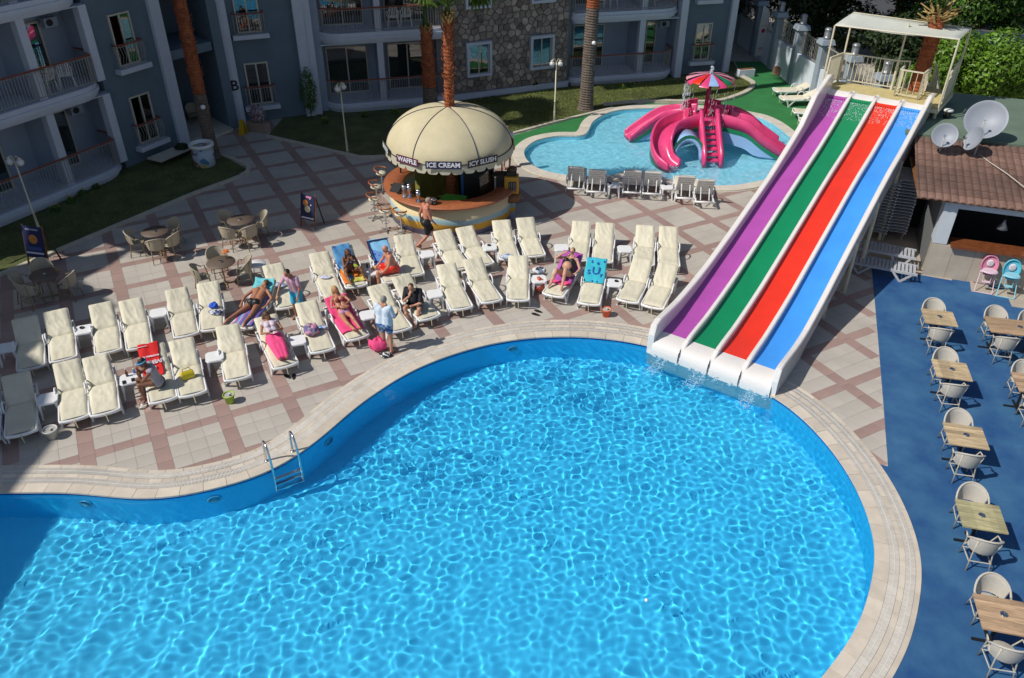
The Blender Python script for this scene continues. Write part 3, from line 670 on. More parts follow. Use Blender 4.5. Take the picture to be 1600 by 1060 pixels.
# left building
A_ = radians(62.97)
bA = thing('apartment_building', 'blue-grey hotel wing at the left edge with curved balconies and brown handrails', 'building', (-17.0, 25.02, 0), A_)
balconies(bA, -5.35, 5.05, 1.7, 0, 1.3, (-1.9, 2.4), range(0, 3), [(3.35, 1.25, 2.1, .55), (.55, 1.3, 2.1, .6), (-3.0, 1.3, 2.1, .6)])
for k in (0, 1, 2): 
    MB().box((4.83, .42, F0 + FH * k + (FH - .5) / 2), (.32, .32, FH - .5)).build('pillar', C_TRIM, bA)
    MB().box((5.02, 1.15, F0 + FH * k + (FH - .5) / 2), (.14, 1.1, FH - .5)).build('partition', C_INNER, bA)
MB().box((6.45, .75, 4.9), (2.72, .3, 9.8)).build('wall', C_BLUEWALL, bA)
for k in (0, 1, 2): juliet(bA, 6.42, .58, .72 + 3.0 * k)
MB().box((7.95, .56, TOP / 2), (.50, .42, TOP)).build('pillar', C_TRIM, bA)
MB().box((.8, 5.2, TOP / 2), (14.75, 6.6, TOP)).build('wall', C_BLUEWALL, bA)
MB().box((.8, 3.7, (9.75 + TOP) / 2), (14.76, 7.0, TOP - 9.75)).build('upper_storeys', C_BLUEWALL, bA)
MB().box((.4, 4.2, TOP + .1), (15.7, 8.0, .2)).build('eaves', C_TRIM, bA)
MB().box((2.9, -.55, .2), (.01, .01, .01))
MB().box((6.5, -.25, .28), (1.5, .75, .06)).build('step_cover', C_CURB, bA)
# unseen block added further left; its outline is shaped to shade the plaza
bN = thing('unseen_shadow_block', 'unseen tall block beyond the left edge, added to throw the long shadow', 'building', (0, 0, 0))
MB().prism([(-26.1, 17.3), (-26.4, 16.2), (-26.9, 15.2), (-25.2, 13.7), (-25.5, 13.0), (-25.8, 10.9), (-24.6, 10.0), (-24.2, 8.7), (-24.3, 6.4), (-24.4, -2), (-36, -2), (-36, 13.1)][::-1], 0, TOP).build('wall', C_BLUEWALL, bN)
# entrance wing
e0, e1 = at(378, 196), at(486, 183); ea = math.atan2(e1.y - e0.y, e1.x - e0.x); EL = (e1 - e0).length
bE = thing('entrance_wing', 'shaded entrance wing with two tall pillars, black letter B and juliet windows', 'building', (e0.x, e0.y, 0), ea)
MB().box((-.02, .2, TOP / 2), (.46, .4, TOP)).build('pillar', C_TRIM, bE)
text('B', .62, C_BLACK, bE, M3((1, 0, 0), (0, 0, 1), (0, -1, 0), (.0, -.012, 1.75)), bold=.012)
MB().box((EL / 2 + .12, .45, TOP / 2), (EL - .20, .3, TOP)).build('wall', C_BLUEWALL, bE)
for k in range(0, 4): juliet(bE, 1.05, .28, .78 + 3.05 * k, 1.0, 1.8)
MB().box((EL + .05, .3, TOP / 2), (.42, .5, TOP)).build('pillar', C_TRIM, bE)
# recess between the wings
rp = bpy.data.objects.new('porch_floor', MB().prism([(-13.6, 31.9), (-12.3, 34.2), (-14.2, 36.2), (-16.6, 34.6), (-16.3, 33.2)], 0, .12).mesh('porch_floor', C_CURB)); link(rp, None); rp['kind'] = 'structure'
for z in (3.4, 6.5, 9.6): MB().prism([(-14.0, 32.3), (-12.6, 34.4), (-14.2, 36.2), (-16.6, 34.6), (-16.3, 33.2)], z, z + .35).build('porch_slab', C_BLUEWALL, bE).matrix_parent_inverse = bE.matrix_basis.inverted()
wv = MB().prism([(-14.2, 36.2), (-16.6, 34.6), (-17.2, 35.4), (-14.6, 37.2)], 0, TOP)
o = wv.build('back_wall', C_BLUEWALL, bE); o.matrix_parent_inverse = bE.matrix_basis.inverted()
o = MB().prism([(-12.5, 34.4), (-12.2, 34.7), (-14.4, 37.0), (-14.7, 36.7)][::-1], 0, TOP).build('side_wall', C_BLUEWALL, bE); o.matrix_parent_inverse = bE.matrix_basis.inverted()
o = MB().prism([(-13.8, 32.2), (-16.6, 34.8), (-17.6, 34.0), (-15, 31.4)][::-1], 0, TOP).build('side_wall', C_BLUEWALL, bE); o.matrix_parent_inverse = bE.matrix_basis.inverted()
# right building
bB = thing('apartment_building', 'long hotel building at the back with rubble stone middle and balconies both sides', 'building', (-8.64, 36.33, 0), radians(16.15))
balconies(bB, .0, 5.9, 1.8, 1.2, .5, (2.75,), range(0, 2), [(1.35, 1.9, 2.15, .7), (4.2, 1.9, 2.15, .6)], pw=.27)
MB().box((-.35, .40, TOP / 2), (.42, .45, TOP)).build('pillar', C_TRIM, bB)
MB().box((.05, 1.35, 3.3), (.30, 1.5, 6.6)).build('wall', C_INNER, bB)
MB().box((2.9, 5.2, TOP / 2), (7.2, 6.4, TOP)).build('wall', C_BLUEWALL, bB)
MB().box((2.9, 3.0, (6.7 + TOP) / 2), (6.0, 6.0, TOP - 6.7)).build('upper_storeys', C_BLUEWALL, bB)
def inw(o, root): o.matrix_parent_inverse = root.matrix_basis.inverted(); return o
def frame_empty(root, name, loc, rz):
    o = bpy.data.objects.new(name, None); return o
# stone part: local frame S
SM = Matrix.Translation((-3.17, 38.42, 0)) @ Matrix.Rotation(radians(23.8), 4, 'Z'); SL = Matrix.Translation((-8.64, 36.33, 0)) @ Matrix.Rotation(radians(16.15), 4, 'Z'); REL = SL.inverted() @ SM
def stone_part(b, name, m_, parent=bB, **k): b.xf(REL); return b.build(name, m_, parent, **k)
stone_part(MB().box((3.0, .5, TOP / 2), (6.9, .9, TOP)), 'wall', C_MORT)
stone_part(MB().box((3.1, .0, .16), (6.7, .16, .32)), 'plinth', C_TRIM)
WINS = [(x, z) for z in (1.1, 4.18) for x in (1.62, 4.93)]
fills = [(x - .66, x + .66, z - .06, z + 1.62) for x, z in WINS]
gx, gz = .34, .27; sites = []
for j in range(int(6.6 / gz) + 2):
    for i in range(int(6.6 / gx) + 2): sites.append((i * gx + (j % 2) * gx / 2 + random.uniform(-.12, .12) - .1, j * gz + random.uniform(-.09, .09) + .2))
def clip(poly, nx, nz, d):
    out = []
    for i in range(len(poly)):
        a, c = poly[i], poly[(i + 1) % len(poly)]; da = a[0] * nx + a[1] * nz - d; dc = c[0] * nx + c[1] * nz - d
        if da <= 0: out.append(a)
        if (da < 0 < dc) or (dc < 0 < da): t = da / (da - dc); out.append((a[0] + (c[0] - a[0]) * t, a[1] + (c[1] - a[1]) * t))
    return out
cnt = 0; srest = MB(); SA_ = np.array(sites)
for idx, (x, z) in enumerate(sites):
    if not (-.2 < x < 6.5 and .3 < z < 6.9): continue
    if any(a < x < c and e < z < f for a, c, e, f in fills): continue
    poly = [(x - .5, z - .5), (x + .5, z - .5), (x + .5, z + .5), (x - .5, z + .5)]
    for q in np.argsort(((SA_ - (x, z)) ** 2).sum(1))[1:14]:
        mx, mz = (SA_[q] + (x, z)) / 2; nx, nz = SA_[q] - (x, z); l = math.hypot(nx, nz); poly = clip(poly, nx / l, nz / l, (mx * nx + mz * nz) / l - .014)
        if len(poly) < 3: break
    poly = clip(poly, 0, -1, -.33); poly = clip(poly, -1, 0, .15); poly = clip(poly, 1, 0, 6.35) if len(poly) > 2 else poly
    if len(poly) < 3: continue
    cx = sum(p[0] for p in poly) / len(poly); cz = sum(p[1] for p in poly) / len(poly); dp = random.uniform(.03, .07); n = len(poly)
    vs = [(p[0], .05, p[1]) for p in poly] + [(cx + (p[0] - cx) * .9, .05 - dp, cz + (p[1] - cz) * .9) for p in poly]
    b = MB().add(vs, [tuple(range(n, 2 * n))[::-1]] + [(i, n + i, n + (i + 1) % n, (i + 1) % n) for i in range(n)]); b.xf(REL)
    b.f = [f[::-1] for f in b.f]
    if cnt < 300: b.build('stone', C_STONE, bB); cnt += 1
    else: srest.add(b.v, b.f)
srest.build('stone', C_STONE, bB, kind='stuff')
for x, z in WINS:
    b = MB()
    for c, d in (((x, -.06, z + .05), (1.28, .22, .12)), ((x, -.06, z + 1.52), (1.28, .22, .12)), ((x - .58, -.06, z + .785), (.12, .22, 1.34)), ((x + .58, -.06, z + .785), (.12, .22, 1.34))): b.box(c, d)
    wf = stone_part(b, 'window', C_TRIM)
    b = MB()
    for i in (-1, 0, 1): b.box((x + i * .49, .0, z + .785), (.05, .05, 1.34))
    b.xf(REL); b.build('sash', C_GLASSF, wf)
    b = MB().box((x, .0, z + .785), (1.0, .01, 1.3)); b.xf(REL); b.build('glass', C_GLASS, wf)
    b = MB().box((x, .035, z + .785), (1.04, .01, 1.34)); b.xf(REL); b.build('curtain', C_CURT, wf)
# right balconies
M2 = Matrix.Translation((3.0, 40.94, 0)) @ Matrix.Rotation(radians(14.64), 4, 'Z')
r2 = thing('apartment_building', 'right end of the hotel with balconies beside the blue wall and lawn', 'building', (3.0, 40.94, 0), radians(14.64))
balconies(r2, -.15, 5.75, 1.9, .35, 1.3, (3.62,), range(0, 3), [(1.35, 1.7, 2.15, .6), (4.55, 1.1, 2.15, .0)], pw=.30)
MB().box((5.88, .55, TOP / 2), (.36, .5, TOP)).build('pillar', C_TRIM, r2)
MB().box((-.35, .75, TOP / 2), (.5, .9, TOP)).build('wall', C_BLUEWALL, r2)
MB().box((5.85, 1.5, 4.9), (.2, 1.3, 9.8)).build('partition', C_INNER, r2)
MB().box((7.35, .95, TOP / 2), (2.7, .3, TOP)).build('wall', C_BLUEWALL, r2)
for k in (0, 1, 2): juliet(r2, 7.3, .78, .75 + 3.05 * k, .9, 1.85)
MB().box((8.82, .85, TOP / 2), (.34, .5, TOP)).build('pillar', C_TRIM, r2)
MB().box((4.2, 5.4, TOP / 2), (9.1, 6.4, TOP)).build('wall', C_BLUEWALL, r2)
MB().box((3.9, 4, (9.8 + TOP) / 2), (8.6, 4, TOP - 9.8)).build('upper_storeys', C_BLUEWALL, r2)
MB().box((8.9, 5.0, TOP / 2), (.2, 8, TOP)).build('wall', C_BLUEWALL, r2)
# eaves of the back buildings
MB().box((2.7, 1.8, TOP + .15), (7.4, 6.8, .3)).build('eaves', C_TRIM, bB)
stone_part(MB().box((3.1, 1.2, TOP + .5), (7.2, 5.6, .3)), 'eaves', C_TRIM)
MB().box((4.4, 1.8, TOP + .15), (9.6, 6.9, .3)).build('eaves', C_TRIM, r2)
# ------------------------------------------------------------------ round ice-cream kiosk
KX, KY = -2.17, 26.25
kiosk = thing('ice_cream_kiosk', 'round kiosk with cream dome canopy and striped counter, palm growing through its top', 'kiosk', (KX, KY, 0))
KR = 2.3
cwm = band_z('kiosk_wall_paint', [(0, (.20, .20, .33)), (.36, (.72, .42, .05)), (.60, (.36, .55, .60)), (.80, (.70, .58, .34))], .5, .045)
GA0, GA1 = radians(-255), radians(-12)
MB().lathe([(KR - .18, 0), (KR - .14, 0), (KR - .14, 1.04), (KR - .26, 1.04), (KR - .26, 0)], 56, a0=GA0, a1=GA1).build('counter_wall', cwm, kiosk, True)
MB().lathe([(KR - .62, 1.05), (KR + .04, 1.05), (KR + .05, 1.08), (KR + .04, 1.11), (KR - .62, 1.11), (KR - .63, 1.08), (KR - .62, 1.05)], 64, a0=GA0, a1=GA1).build('counter_top', C_WOOD, kiosk, True)
for a in (GA0, GA1): MB().box((cos(a) * (KR - .2), sin(a) * (KR - .2), .52), (.14, .1, 1.03), a).build('counter_end', C_BLACK, kiosk)
MB().lathe([(.01, .012), (KR - .3, .012)], 40).build('kiosk_floor', solid('dull_floor', (.10, .10, .05)), kiosk)
RZ, RR = 2.50, 2.14
C_OLIVE = mat('olive_screen', (.20, .19, .035), .85, .2, 4)
MB().lathe([(1.25, .02), (1.25, 1.3)], 20, a0=radians(80), a1=radians(215)).build('inner_screen', C_OLIVE, kiosk)
C_SEA = mat('painted_sea_panel', (.02, .11, .32), .4, .4, 2.5)
MB().box((.85, .25, 1.15), (1.1, .9, 1.35), .3).build('display_case', C_BLACK, kiosk)
MB().box((.84, -.215, 1.15), (.98, .012, 1.1), .3).build('sea_panel', C_SEA, kiosk)
MB().prism([(.2, -.4), (1.1, -.75), (1.3, .1), (.5, .3)], .02, .04).build('green_mat', C_TURF, kiosk)
MB().prism([(-.5, -1.2), (.4, -1.3), (.6, -.5), (-.2, -.3)], .70, .76).build('green_shelf', solid('bright_green', (.06, .34, .05)), kiosk)
for a in (radians(25), radians(100), radians(160)): MB().tube([(cos(a) * 1.95, sin(a) * 1.95, 0 if abs(a - radians(290)) > .1 else 1.1), (cos(a) * 1.95, sin(a) * 1.95, RZ)], .03, 6).build('canopy_post', C_BLACK, kiosk)
MB().lathe([(1.62, 1.12), (1.66, 1.5), (1.60, 1.85)], 12, a0=radians(-50), a1=radians(-18)).build('glass_screen', C_CLEAR, kiosk, True)
DH = 1.24
def domep(a, u):                          # u 0 rim .. 1 apex; ribs pull the cloth slightly in
    ph = u * pi / 2 * .97; q = (a % (pi / 3)) / (pi / 3); bul = 1 - .030 * (4 * (q - .5) ** 2) * sin(ph * 1.2 + .35)
    return (cos(ph) ** .92 * RR * bul * cos(a), cos(ph) ** .92 * RR * bul * sin(a), RZ + DH * sin(ph) ** 1.06 * (1 - .02 * (4 * (q - .5) ** 2)))
for k in range(6):
    a0 = radians(12) + k * pi / 3; a0 = k * pi / 3
    rings = [[domep(a0 + pi / 3 * j / 12 - (1e-6 if j == 12 else 0), i / 14) for j in range(13)] for i in range(15)]
    g_ = MB().loft([r[::1] for r in rings]); g_.build('canopy_panel', C_DOME, kiosk, True)
    MB().tube([tuple(c * 1.004 for c in domep(a0 + 1e-4, i / 14)[:2]) + (domep(a0 + 1e-4, i / 14)[2] + .01,) for i in range(15)], .014, 5).build('rib', C_NAVY, kiosk)
MB().tube([(cos(a) * RR * 1.005, sin(a) * RR * 1.005, RZ + .01) for a in np.linspace(0, 2 * pi, 60)[:-1]], .018, 5, closed=True).build('rim', C_BLACK, kiosk)
vb = MB(); R_ = []
nv = 34
for i in range(nv * 8 + 1):
    a = 2 * pi * i / (nv * 8); q = (i % 8) / 8; dz = .20 + .09 * (1 if .12 < q < .88 else 0) - .03 * (abs(q - .5) > .3)
    R_.append([(cos(a) * RR * 1.0, sin(a) * RR * 1.0, RZ), (cos(a) * (RR + .03), sin(a) * (RR + .03), RZ - dz)])
vb.loft(R_).build('valance', mat('valance_cloth', (.56, .54, .42), .8, .05, 4, trans=.2), kiosk)
C_LETW = solid('white_letter', (.72, .72, .76), .5); C_PLUM = solid('plum_board', (.10, .02, .06), .5)
def ksign(a, s, m_, w_, up=.05):
    r = RR + .055; n = (cos(a), sin(a), -.12 * 0); t = (-sin(a), cos(a), 0)
    b = MB().box((0, 0, 0), (w_, .02, .25)); sg = b.build('sign_board', m_, kiosk); tilt = .14
    sg.matrix_local = M3(t, (-cos(a), -sin(a), 0), (0, 0, 1), (cos(a) * r, sin(a) * r, RZ + up)); 
    text(s, .215, C_LETW, sg, M3((1, 0, 0), (0, 0, 1), (0, -1, 0), (0, -.013, 0)), bold=.006)
ksign(radians(-91), 'ICE CREAM', C_NAVY, 1.15); ksign(radians(-57), 'ICY SLUSH', C_BLACK, 1.1); ksign(radians(-124), 'WAFFLE', C_PLUM, .9); ksign(radians(-160), 'SHAKES', solid('green_board', (.05, .09, .07)), .85)
# counter things
def on_counter(a, r=KR - .3): return (KX + cos(a) * r, KY + sin(a) * r, 1.112)
p = on_counter(radians(-152), 2.0); t = thing('menu_stand', 'black tilted menu stand on the kiosk counter beside the stools', 'menu stand', p, -.4)
MB().bar((-.05, -.14, .02), (-.05, .2, .20), .34, .02).build('panel', C_BLACK, t); MB().bar((.02, .0, .0), (.02, .18, .16), .03, .03).build('strut', C_BLACK, t)
for i, (a, h, c, lb) in enumerate([(-136, .42, C_METALG, 'tall steel mixer cup machine on the kiosk counter near the menu stand'), (-132, .40, C_CHROME, 'shiny blender with pale cup standing behind the steel mixer'), (-118, .36, C_CHROME, 'polished napkin tower on the kiosk counter, left of the walking man')]):
    p = on_counter(radians(a), 2.02 - .1 * (i == 1)); t = thing('mixer', lb, 'mixer', p)
    MB().lathe([(.001, 0), (.10, 0), (.10, .03), (.05, .06), (.05, h * .5), (.075, h * .6), (.085, h), (.001, h)], 14).build('body', c, t, True)
    MB().sph((0, 0, h + .04), (.07, .07, .05)).build('lid', C_CHROME if i else C_BLACK, t, True)
for i, a in enumerate((-107, -103)):
    p = on_counter(radians(a), 2.0); t = thing('glass_jar', ('left', 'right')[i] + ' one of two clear lidded jars on the kiosk counter', 'jar', p)
    MB().lathe([(.001, .0), (.12, 0), (.14, .06), (.13, .14), (.001, .15)], 14).build('bowl', C_CLEAR, t, True); MB().sph((0, 0, .17), (.13, .13, .06)).build('lid', C_CHROME, t, True)
for i, a in enumerate((-166, -146)):
    p = on_counter(radians(a), 2.03); t = MB().lathe([(.001, 0), (.07, 0), (.085, .04), (.07, .045), (.001, .02)], 12).build('ashtray', C_BLACK, None, True); t.location = p; tag(t, ('ashtray on the kiosk counter at the far left end, next to the stools', 'ashtray on the kiosk counter between menu stand and mixer')[i], 'ashtray')
# coin-operated yellow machine on its painted post right of the kiosk
px = at(799, 338); vm = thing('vending_machine', 'yellow machine with keypad on a painted post right of the kiosk', 'vending machine', px)
MB().box((0, 0, .32), (.28, .24, .64)).build('post', band_z('post_paint', [(0, (.3, .3, .4)), (.25, (.6, .33, .03)), (.4, (.28, .42, .48)), (.62, (.5, .5, .42))], .5, 0), vm)
MB().lathe([(.001, .64), (.34, .64), (.36, .72), (.30, .9), (.001, .9)], 16).build('brown_base', C_BROWN, vm, True)
MB().box((0, 0, 1.22), (.50, .42, .62)).build('cabinet', solid('machine_yellow', (.52, .26, .02), .4), vm, bevel=.04)
MB().box((.03, -.222, 1.2), (.26, .02, .34)).build('keypad', C_BLACK, vm)
for i in range(4): MB().box((-.06 + i * .06, -.238, 1.2), (.02, .012, .30)).build('grille_bar', C_METALG, vm)
MB().box((0, .05, 1.60), (.34, .3, .14)).build('cap', C_BLACK, vm); MB().sph((.02, .05, 1.72), (.17, .16, .12)).build('dome_light', C_HAIRBR, vm, True)
px = at(783, 335); t = thing('cable_cabinet', 'dark narrow cabinet standing between the kiosk and yellow machine', 'cabinet', px)
MB().box((0, 0, .75), (.34, .4, 1.5)).build('body', C_BLACK, t); MB().prism([(-.32, -.25), (.25, -.2), (.2, .2), (-.2, .2)], 1.5, 1.54).build('lid', C_BLACK, t)

# ------------------------------------------------------------------ children's slide island
IX, IY = 8.05, 33.2
isl = thing('kids_slide_island', 'pink play island with three curling slides, steps and rainbow umbrella in the small pool', 'play island', (IX, IY, 0))
C_PINK = mat('pink_fibreglass', (.68, .055, .19), .3, .12, 2.5, coat=.4); C_RIMG = mat('green_band', (.01, .20, .09), .3, coat=.3); C_SKY = mat('pale_blue_fibreglass', (.28, .46, .74), .3, .05, 2, coat=.3)
def chute(path, wd, wh, root, name='slide_chute'):
    P = catmull([p[:3] for p in path], 6, False); n = len(P); rings = []; und = []; gb = []
    for i in range(n):
        a, c = P[max(i - 1, 0)], P[min(i + 1, n - 1)]; t = c - a; t[2] = 0; t /= np.linalg.norm(t) + 1e-9; r = np.array([t[1], -t[0], 0]); w_ = wd / 2; p = P[i]; z = p[2]
        k = wh * (1 - .4 * (i / (n - 1)) ** 3)
        prof = [(-w_ - .07, z - .10), (-w_ - .09, z + k), (-w_ - .02, z + k + .03), (-w_ + .02, z + k - .02), (-w_ + .03, z + .10), (-w_ + .12, z + .01), (0, z - .02), (w_ - .12, z + .01), (w_ - .03, z + .10), (w_ - .02, z + k - .02), (w_ + .02, z + k + .03), (w_ + .09, z + k), (w_ + .07, z - .10), (0, z - .12)]
        rings.append([tuple(p + r * o + np.array([0, 0, zz - z])) for o, zz in prof])
        for L_, lo, hi, e in ((gb, -.26, -.09, .075), (und, -.75, -.25, .05)):
            zz0 = max(z + lo, -.3) if L_ is gb else max(z + lo * min(1, .25 + z), -.3)
            L_.append([tuple(p + r * (-w_ - e) + np.array([0, 0, z + hi - z])), tuple(p + r * (w_ + e) + np.array([0, 0, hi])), tuple(p + r * (w_ + e) + np.array([0, 0, zz0 - z])), tuple(p + r * (-w_ - e) + np.array([0, 0, zz0 - z]))])
    s_ = MB().loft(rings, closed=True, caps=True).build(name, C_PINK, root, True)
    MB().loft(gb, closed=True, caps=True).build('green_band', C_RIMG, s_); MB().loft(und, closed=True, caps=True).build('blue_skirt', C_SKY, s_); return s_
PZ = 1.08
MB().lathe([(.001, PZ - .04), (.95, PZ - .04), (.98, PZ), (.001, PZ + .02)], 24).build('platform', C_PINK, isl, True)
MB().lathe([(.75, -.3), (.8, PZ - .1)], 20, a0=radians(10), a1=radians(170)).build('core', C_SKY, isl)
chute([(-.5, -.45, PZ), (-1.15, -.7, PZ - .10), (-1.75, -1.15, .85), (-2.05, -1.8, .45), (-1.95, -2.35, .08), (-1.6, -2.75, -.08)], .72, .42, isl)
chute([(-.35, .4, PZ), (-1.1, .75, PZ - .15), (-1.8, .85, .75), (-2.6, .75, .25), (-3.1, .65, -.06)], .62, .36, isl)
chute([(.5, -.35, PZ), (1.1, -.65, PZ - .05), (1.7, -.95, .92), (2.3, -1.2, .5), (2.95, -1.35, .12), (3.4, -1.4, -.06)], .62, .40, isl)
chute([(.6, .2, PZ), (1.2, .4, PZ - .08), (1.9, .35, .75), (2.6, .15, .3), (3.3, -.05, -.06)], .58, .38, isl)
for i in range(6): MB().box((0, -2.25 + i * .25, PZ * (i + 1) / 7 - .08), (.48, .27, .07)).build('step', C_PINK, isl)
for sx in (-1, 1):
    r = [[(sx * .26, y, lo), (sx * .26, y, hi), (sx * .40, y, hi + .02), (sx * .42, y, lo)] for y, lo, hi in [(-2.5, -.3, .15), (-2.38, -.3, .42), (-1.9, -.1, .75), (-1.2, .5, 1.25), (-.75, .9, 1.62), (-.6, 1.1, 1.66)]]
    MB().loft(r, closed=True, caps=True).build('step_side', C_PINK, isl, True)
for a0, a1 in ((100, 170), (40, 78), (172, 215), (-25, 8)):
    MB().lathe([(.92, PZ), (.95, PZ + .50), (1.0, PZ + .52), (1.0, PZ)], 6, a0=radians(a0), a1=radians(a1)).build('guard_panel', C_PINK, isl)
arch = [[( -.42 - w_, -2.4 + .0 * w_, 0)] for w_ in (0,)]
A = []
for i in range(13):
    g = pi * i / 12; x = -.95 + .50 * cos(g); z = -.1 + (.80) * sin(g) ** .8; x2 = -.95 + .62 * cos(g); z2 = -.1 + .98 * sin(g) ** .8
    A.append([(x, -2.15 + .25 * sin(g), z), (x2, -2.15 + .25 * sin(g), z2), (x2, -1.4 + .2 * sin(g), z2 + .12), (x, -1.4 + .2 * sin(g), z + .1)])
MB().loft(A, closed=True, caps=True).build('arch', C_SKY, isl, True)
A = [[(-.95 + (.62) * cos(pi * i / 12), -2.16 + .25 * sin(pi * i / 12), -.1 + .98 * sin(pi * i / 12) ** .8), (-.95 + .70 * cos(pi * i / 12), -2.16 + .25 * sin(pi * i / 12), -.1 + 1.10 * sin(pi * i / 12) ** .8)] for i in range(13)]
MB().loft(A).build('arch_edge', C_RIMG, isl)
UZ = 2.66
MB().tube([(0, .1, PZ), (.05, .1, UZ - .1)], .09, 10).build('mast', mat('dark_pink', (.34, .02, .09), .4), isl, True)
C_PALEP = mat('pale_pink_panel', (.70, .30, .38), .35, .05, 3)
C_SEG = [C_PINK, C_RIMG, C_PINK, C_RED, C_PINK, C_SKY] ; cols16 = [C_PINK, C_RIMG, C_PINK, C_SKY, C_PINK, C_RED, C_PINK, C_RIMG, C_PINK, C_SKY, C_PINK, C_RED, C_PINK, C_RIMG, C_PINK, C_SKY]
for k in range(16):
    a0 = 2 * pi * k / 16 + .12; a1 = a0 + 2 * pi / 16; up = .09 if k % 2 else 0; r = MB()
    rings = [[((rr) * cos(a) + .05, rr * sin(a) + .1, UZ + h + up * rr) for a in np.linspace(a0, a1, 4)] for rr, h in ((.08, .22), (.35, .17), (.7, .06), (.98, -.05), (1.0, -.10))]
    r.loft(rings).build('umbrella_panel', (C_SKY if k == 11 else C_RED if k in (9,) else C_RIMG if k in (13,) else C_PALEP if k % 2 else C_PINK), isl, True)
jet = MB(); rj = random.Random(4)
for i in range(90): z = rj.random(); jet.sph((.05 + rj.gauss(0, .035 * (1.2 - z * .6)), .1 + rj.gauss(0, .035), UZ + .2 + z * .30), (.02, .02, .04), 5, 3)
for a, nn, sp in ((radians(200), 230, .20), (radians(268), 60, .12), (radians(300), 45, .06), (radians(335), 50, .05), (radians(185), 90, .12)):
    for i in range(nn):
        z = rj.random(); q = a + rj.gauss(0, sp); rr = 1.0 + .12 * (1 - z) ** .5; jet.sph((.05 + rr * cos(q), .1 + rr * sin(q), .0 + (UZ - .15) * z), (.008, .008, .035 + .05 * rj.random()), 4, 3)
o = jet.build('water_jets', mat('falling_water', (.75, .82, .86), .1, trans=.4), None, kind='stuff'); o.location = (IX, IY, 0)
flecks('foam', [(IX - 1.6, IY - 2.8, 1), (IX - 2.0, IY - 2.6, 1), (IX + .0, IY - 2.5, .8), (IX - .9, IY - 2.4, .6), (IX + 3.4, IY - 1.4, .6)], 160, 8, .18, -.045, C_FOAM, size=(.008, .025))

# ------------------------------------------------------------------ garden wall with fence panels
fence_pts = [at(1180, 92), at(1213, 112), at(1240, 134), at(1272, 163), Vector((0, 0, 0))]
g0, g1 = at(1236, 131), at(1271, 158); fd = (g1 - g0).normalized(); fl_ = (g1 - g0).length
fence = thing('garden_wall', 'pale blue garden wall with grey pillars, lantern tops and wrought iron panels', 'wall', g0, math.atan2(fd.y, fd.x))
C_PILL = mat('grey_blue_pillar', (.26, .31, .36), .8, .06, 3); C_WALLB = mat('pale_wall', (.56, .62, .68), .8, .05, 2)
for i in range(-4, 5):
    x = i * fl_
    MB().box((x, 0, 1.35), (.42, .42, 2.7)).build('pillar', C_PILL, fence); cpb = MB(); 
    MB().prism([(x - .34, -.34), (x + .34, -.34), (x + .34, .34), (x - .34, .34)], 2.7, 2.92, .1).build('pillar_cap', C_PILL, fence)
    MB().lathe([(.001, 2.92), (.17, 2.92), (.17, 3.02), (.15, 3.03), (.17, 3.10), (.15, 3.12), (.17, 3.2), (.15, 3.22), (.17, 3.3), (.18, 3.36), (.12, 3.42), (.001, 3.44)], 14, c=(x, 0, 0)).build('lantern', C_METALG, fence, True)
    if i < 4:
        MB().box((x + fl_ / 2, 0, .8), (fl_ - .44, .2, 1.6)).build('wall_panel', C_WALLB, fence)
        f = MB().bar((x + .22, 0, 1.7), (x + fl_ - .22, 0, 1.7), .05, .05).build('iron_panel', C_RAILM, fence)
        b = MB().bar((x + .22, 0, 2.62), (x + fl_ - .22, 0, 2.62), .05, .05); n = 16
        for q in range(n + 1):
            xx = x + .25 + (fl_ - .5) * q / n
            if 5 < q < 11: continue
            b.bar((xx, 0, 1.7), (xx, 0, 2.75), .022, .022)
        for dz in (1.86, 2.16, 2.46):
            for dx in (-.13, .13): b.tube([(x + fl_ / 2 + dx + .11 * cos(a), 0, dz + .13 * sin(a)) for a in np.linspace(0, 2 * pi, 9)[:-1]], .022, 4, closed=True)
        b.build('iron_scrolls', C_RAILM, f, kind='stuff')
fl = thing('feather_flag', 'white feather flag with red print standing by the dark wall', 'flag', at(1177, 98), .3)
ff = MB(); R_ = []
for i in range(13):
    u = i / 12; z = .35 + 2.5 * u; wd = .50 * (1 if u < .75 else math.sqrt(max(0, 1 - ((u - .75) / .25) ** 2)) + .02); R_.append([(.02, .03 * sin(u * 5), z), (.02 + wd * .5, .05 * sin(u * 5 + 1), z + .1 * u), (.02 + wd, .03 * sin(u * 5), z + .16 * u)])
ff.loft(R_).build('banner', solid('flag_white', (.62, .60, .60), trans=.2), fl, True); MB().tube([(0, 0, 0), (0, 0, 2.2), (.08, 0, 2.8), (.3, 0, 3.1)], .018, 6).build('pole', C_METALG, fl)
for i, z in enumerate((2.3, 2.0, 1.7)): MB().sph((.27, -.02, z), (.15 - .02 * i, .012, .13), 10, 6).build('print_mark', solid('flag_red', (.35, .02, .04)), fl)
text('ICE', .2, solid('flag_red2', (.35, .02, .04)), fl, M3((1, 0, 0), (0, 0, 1), (0, -1, 0), (.27, -.04, .75)))
def planter(loc, rz, L, lb, m=C_WALLB):
    t = thing('planter_box', lb, 'planter', loc, rz); MB().box((0, 0, .2), (L, .35, .4)).build('box', m, t, bevel=.01); MB().box((0, 0, .39), (L - .08, .27, .04)).build('soil', C_BROWN, t); return t
planter(at(1164, 120), .25, .9, 'grey stone planter box at the corner of the curved kerb'); planter(at(1219, 118), 2.2, .8, 'reddish planter trough against the dark garden wall', solid('terracotta_box', (.25, .13, .09)))

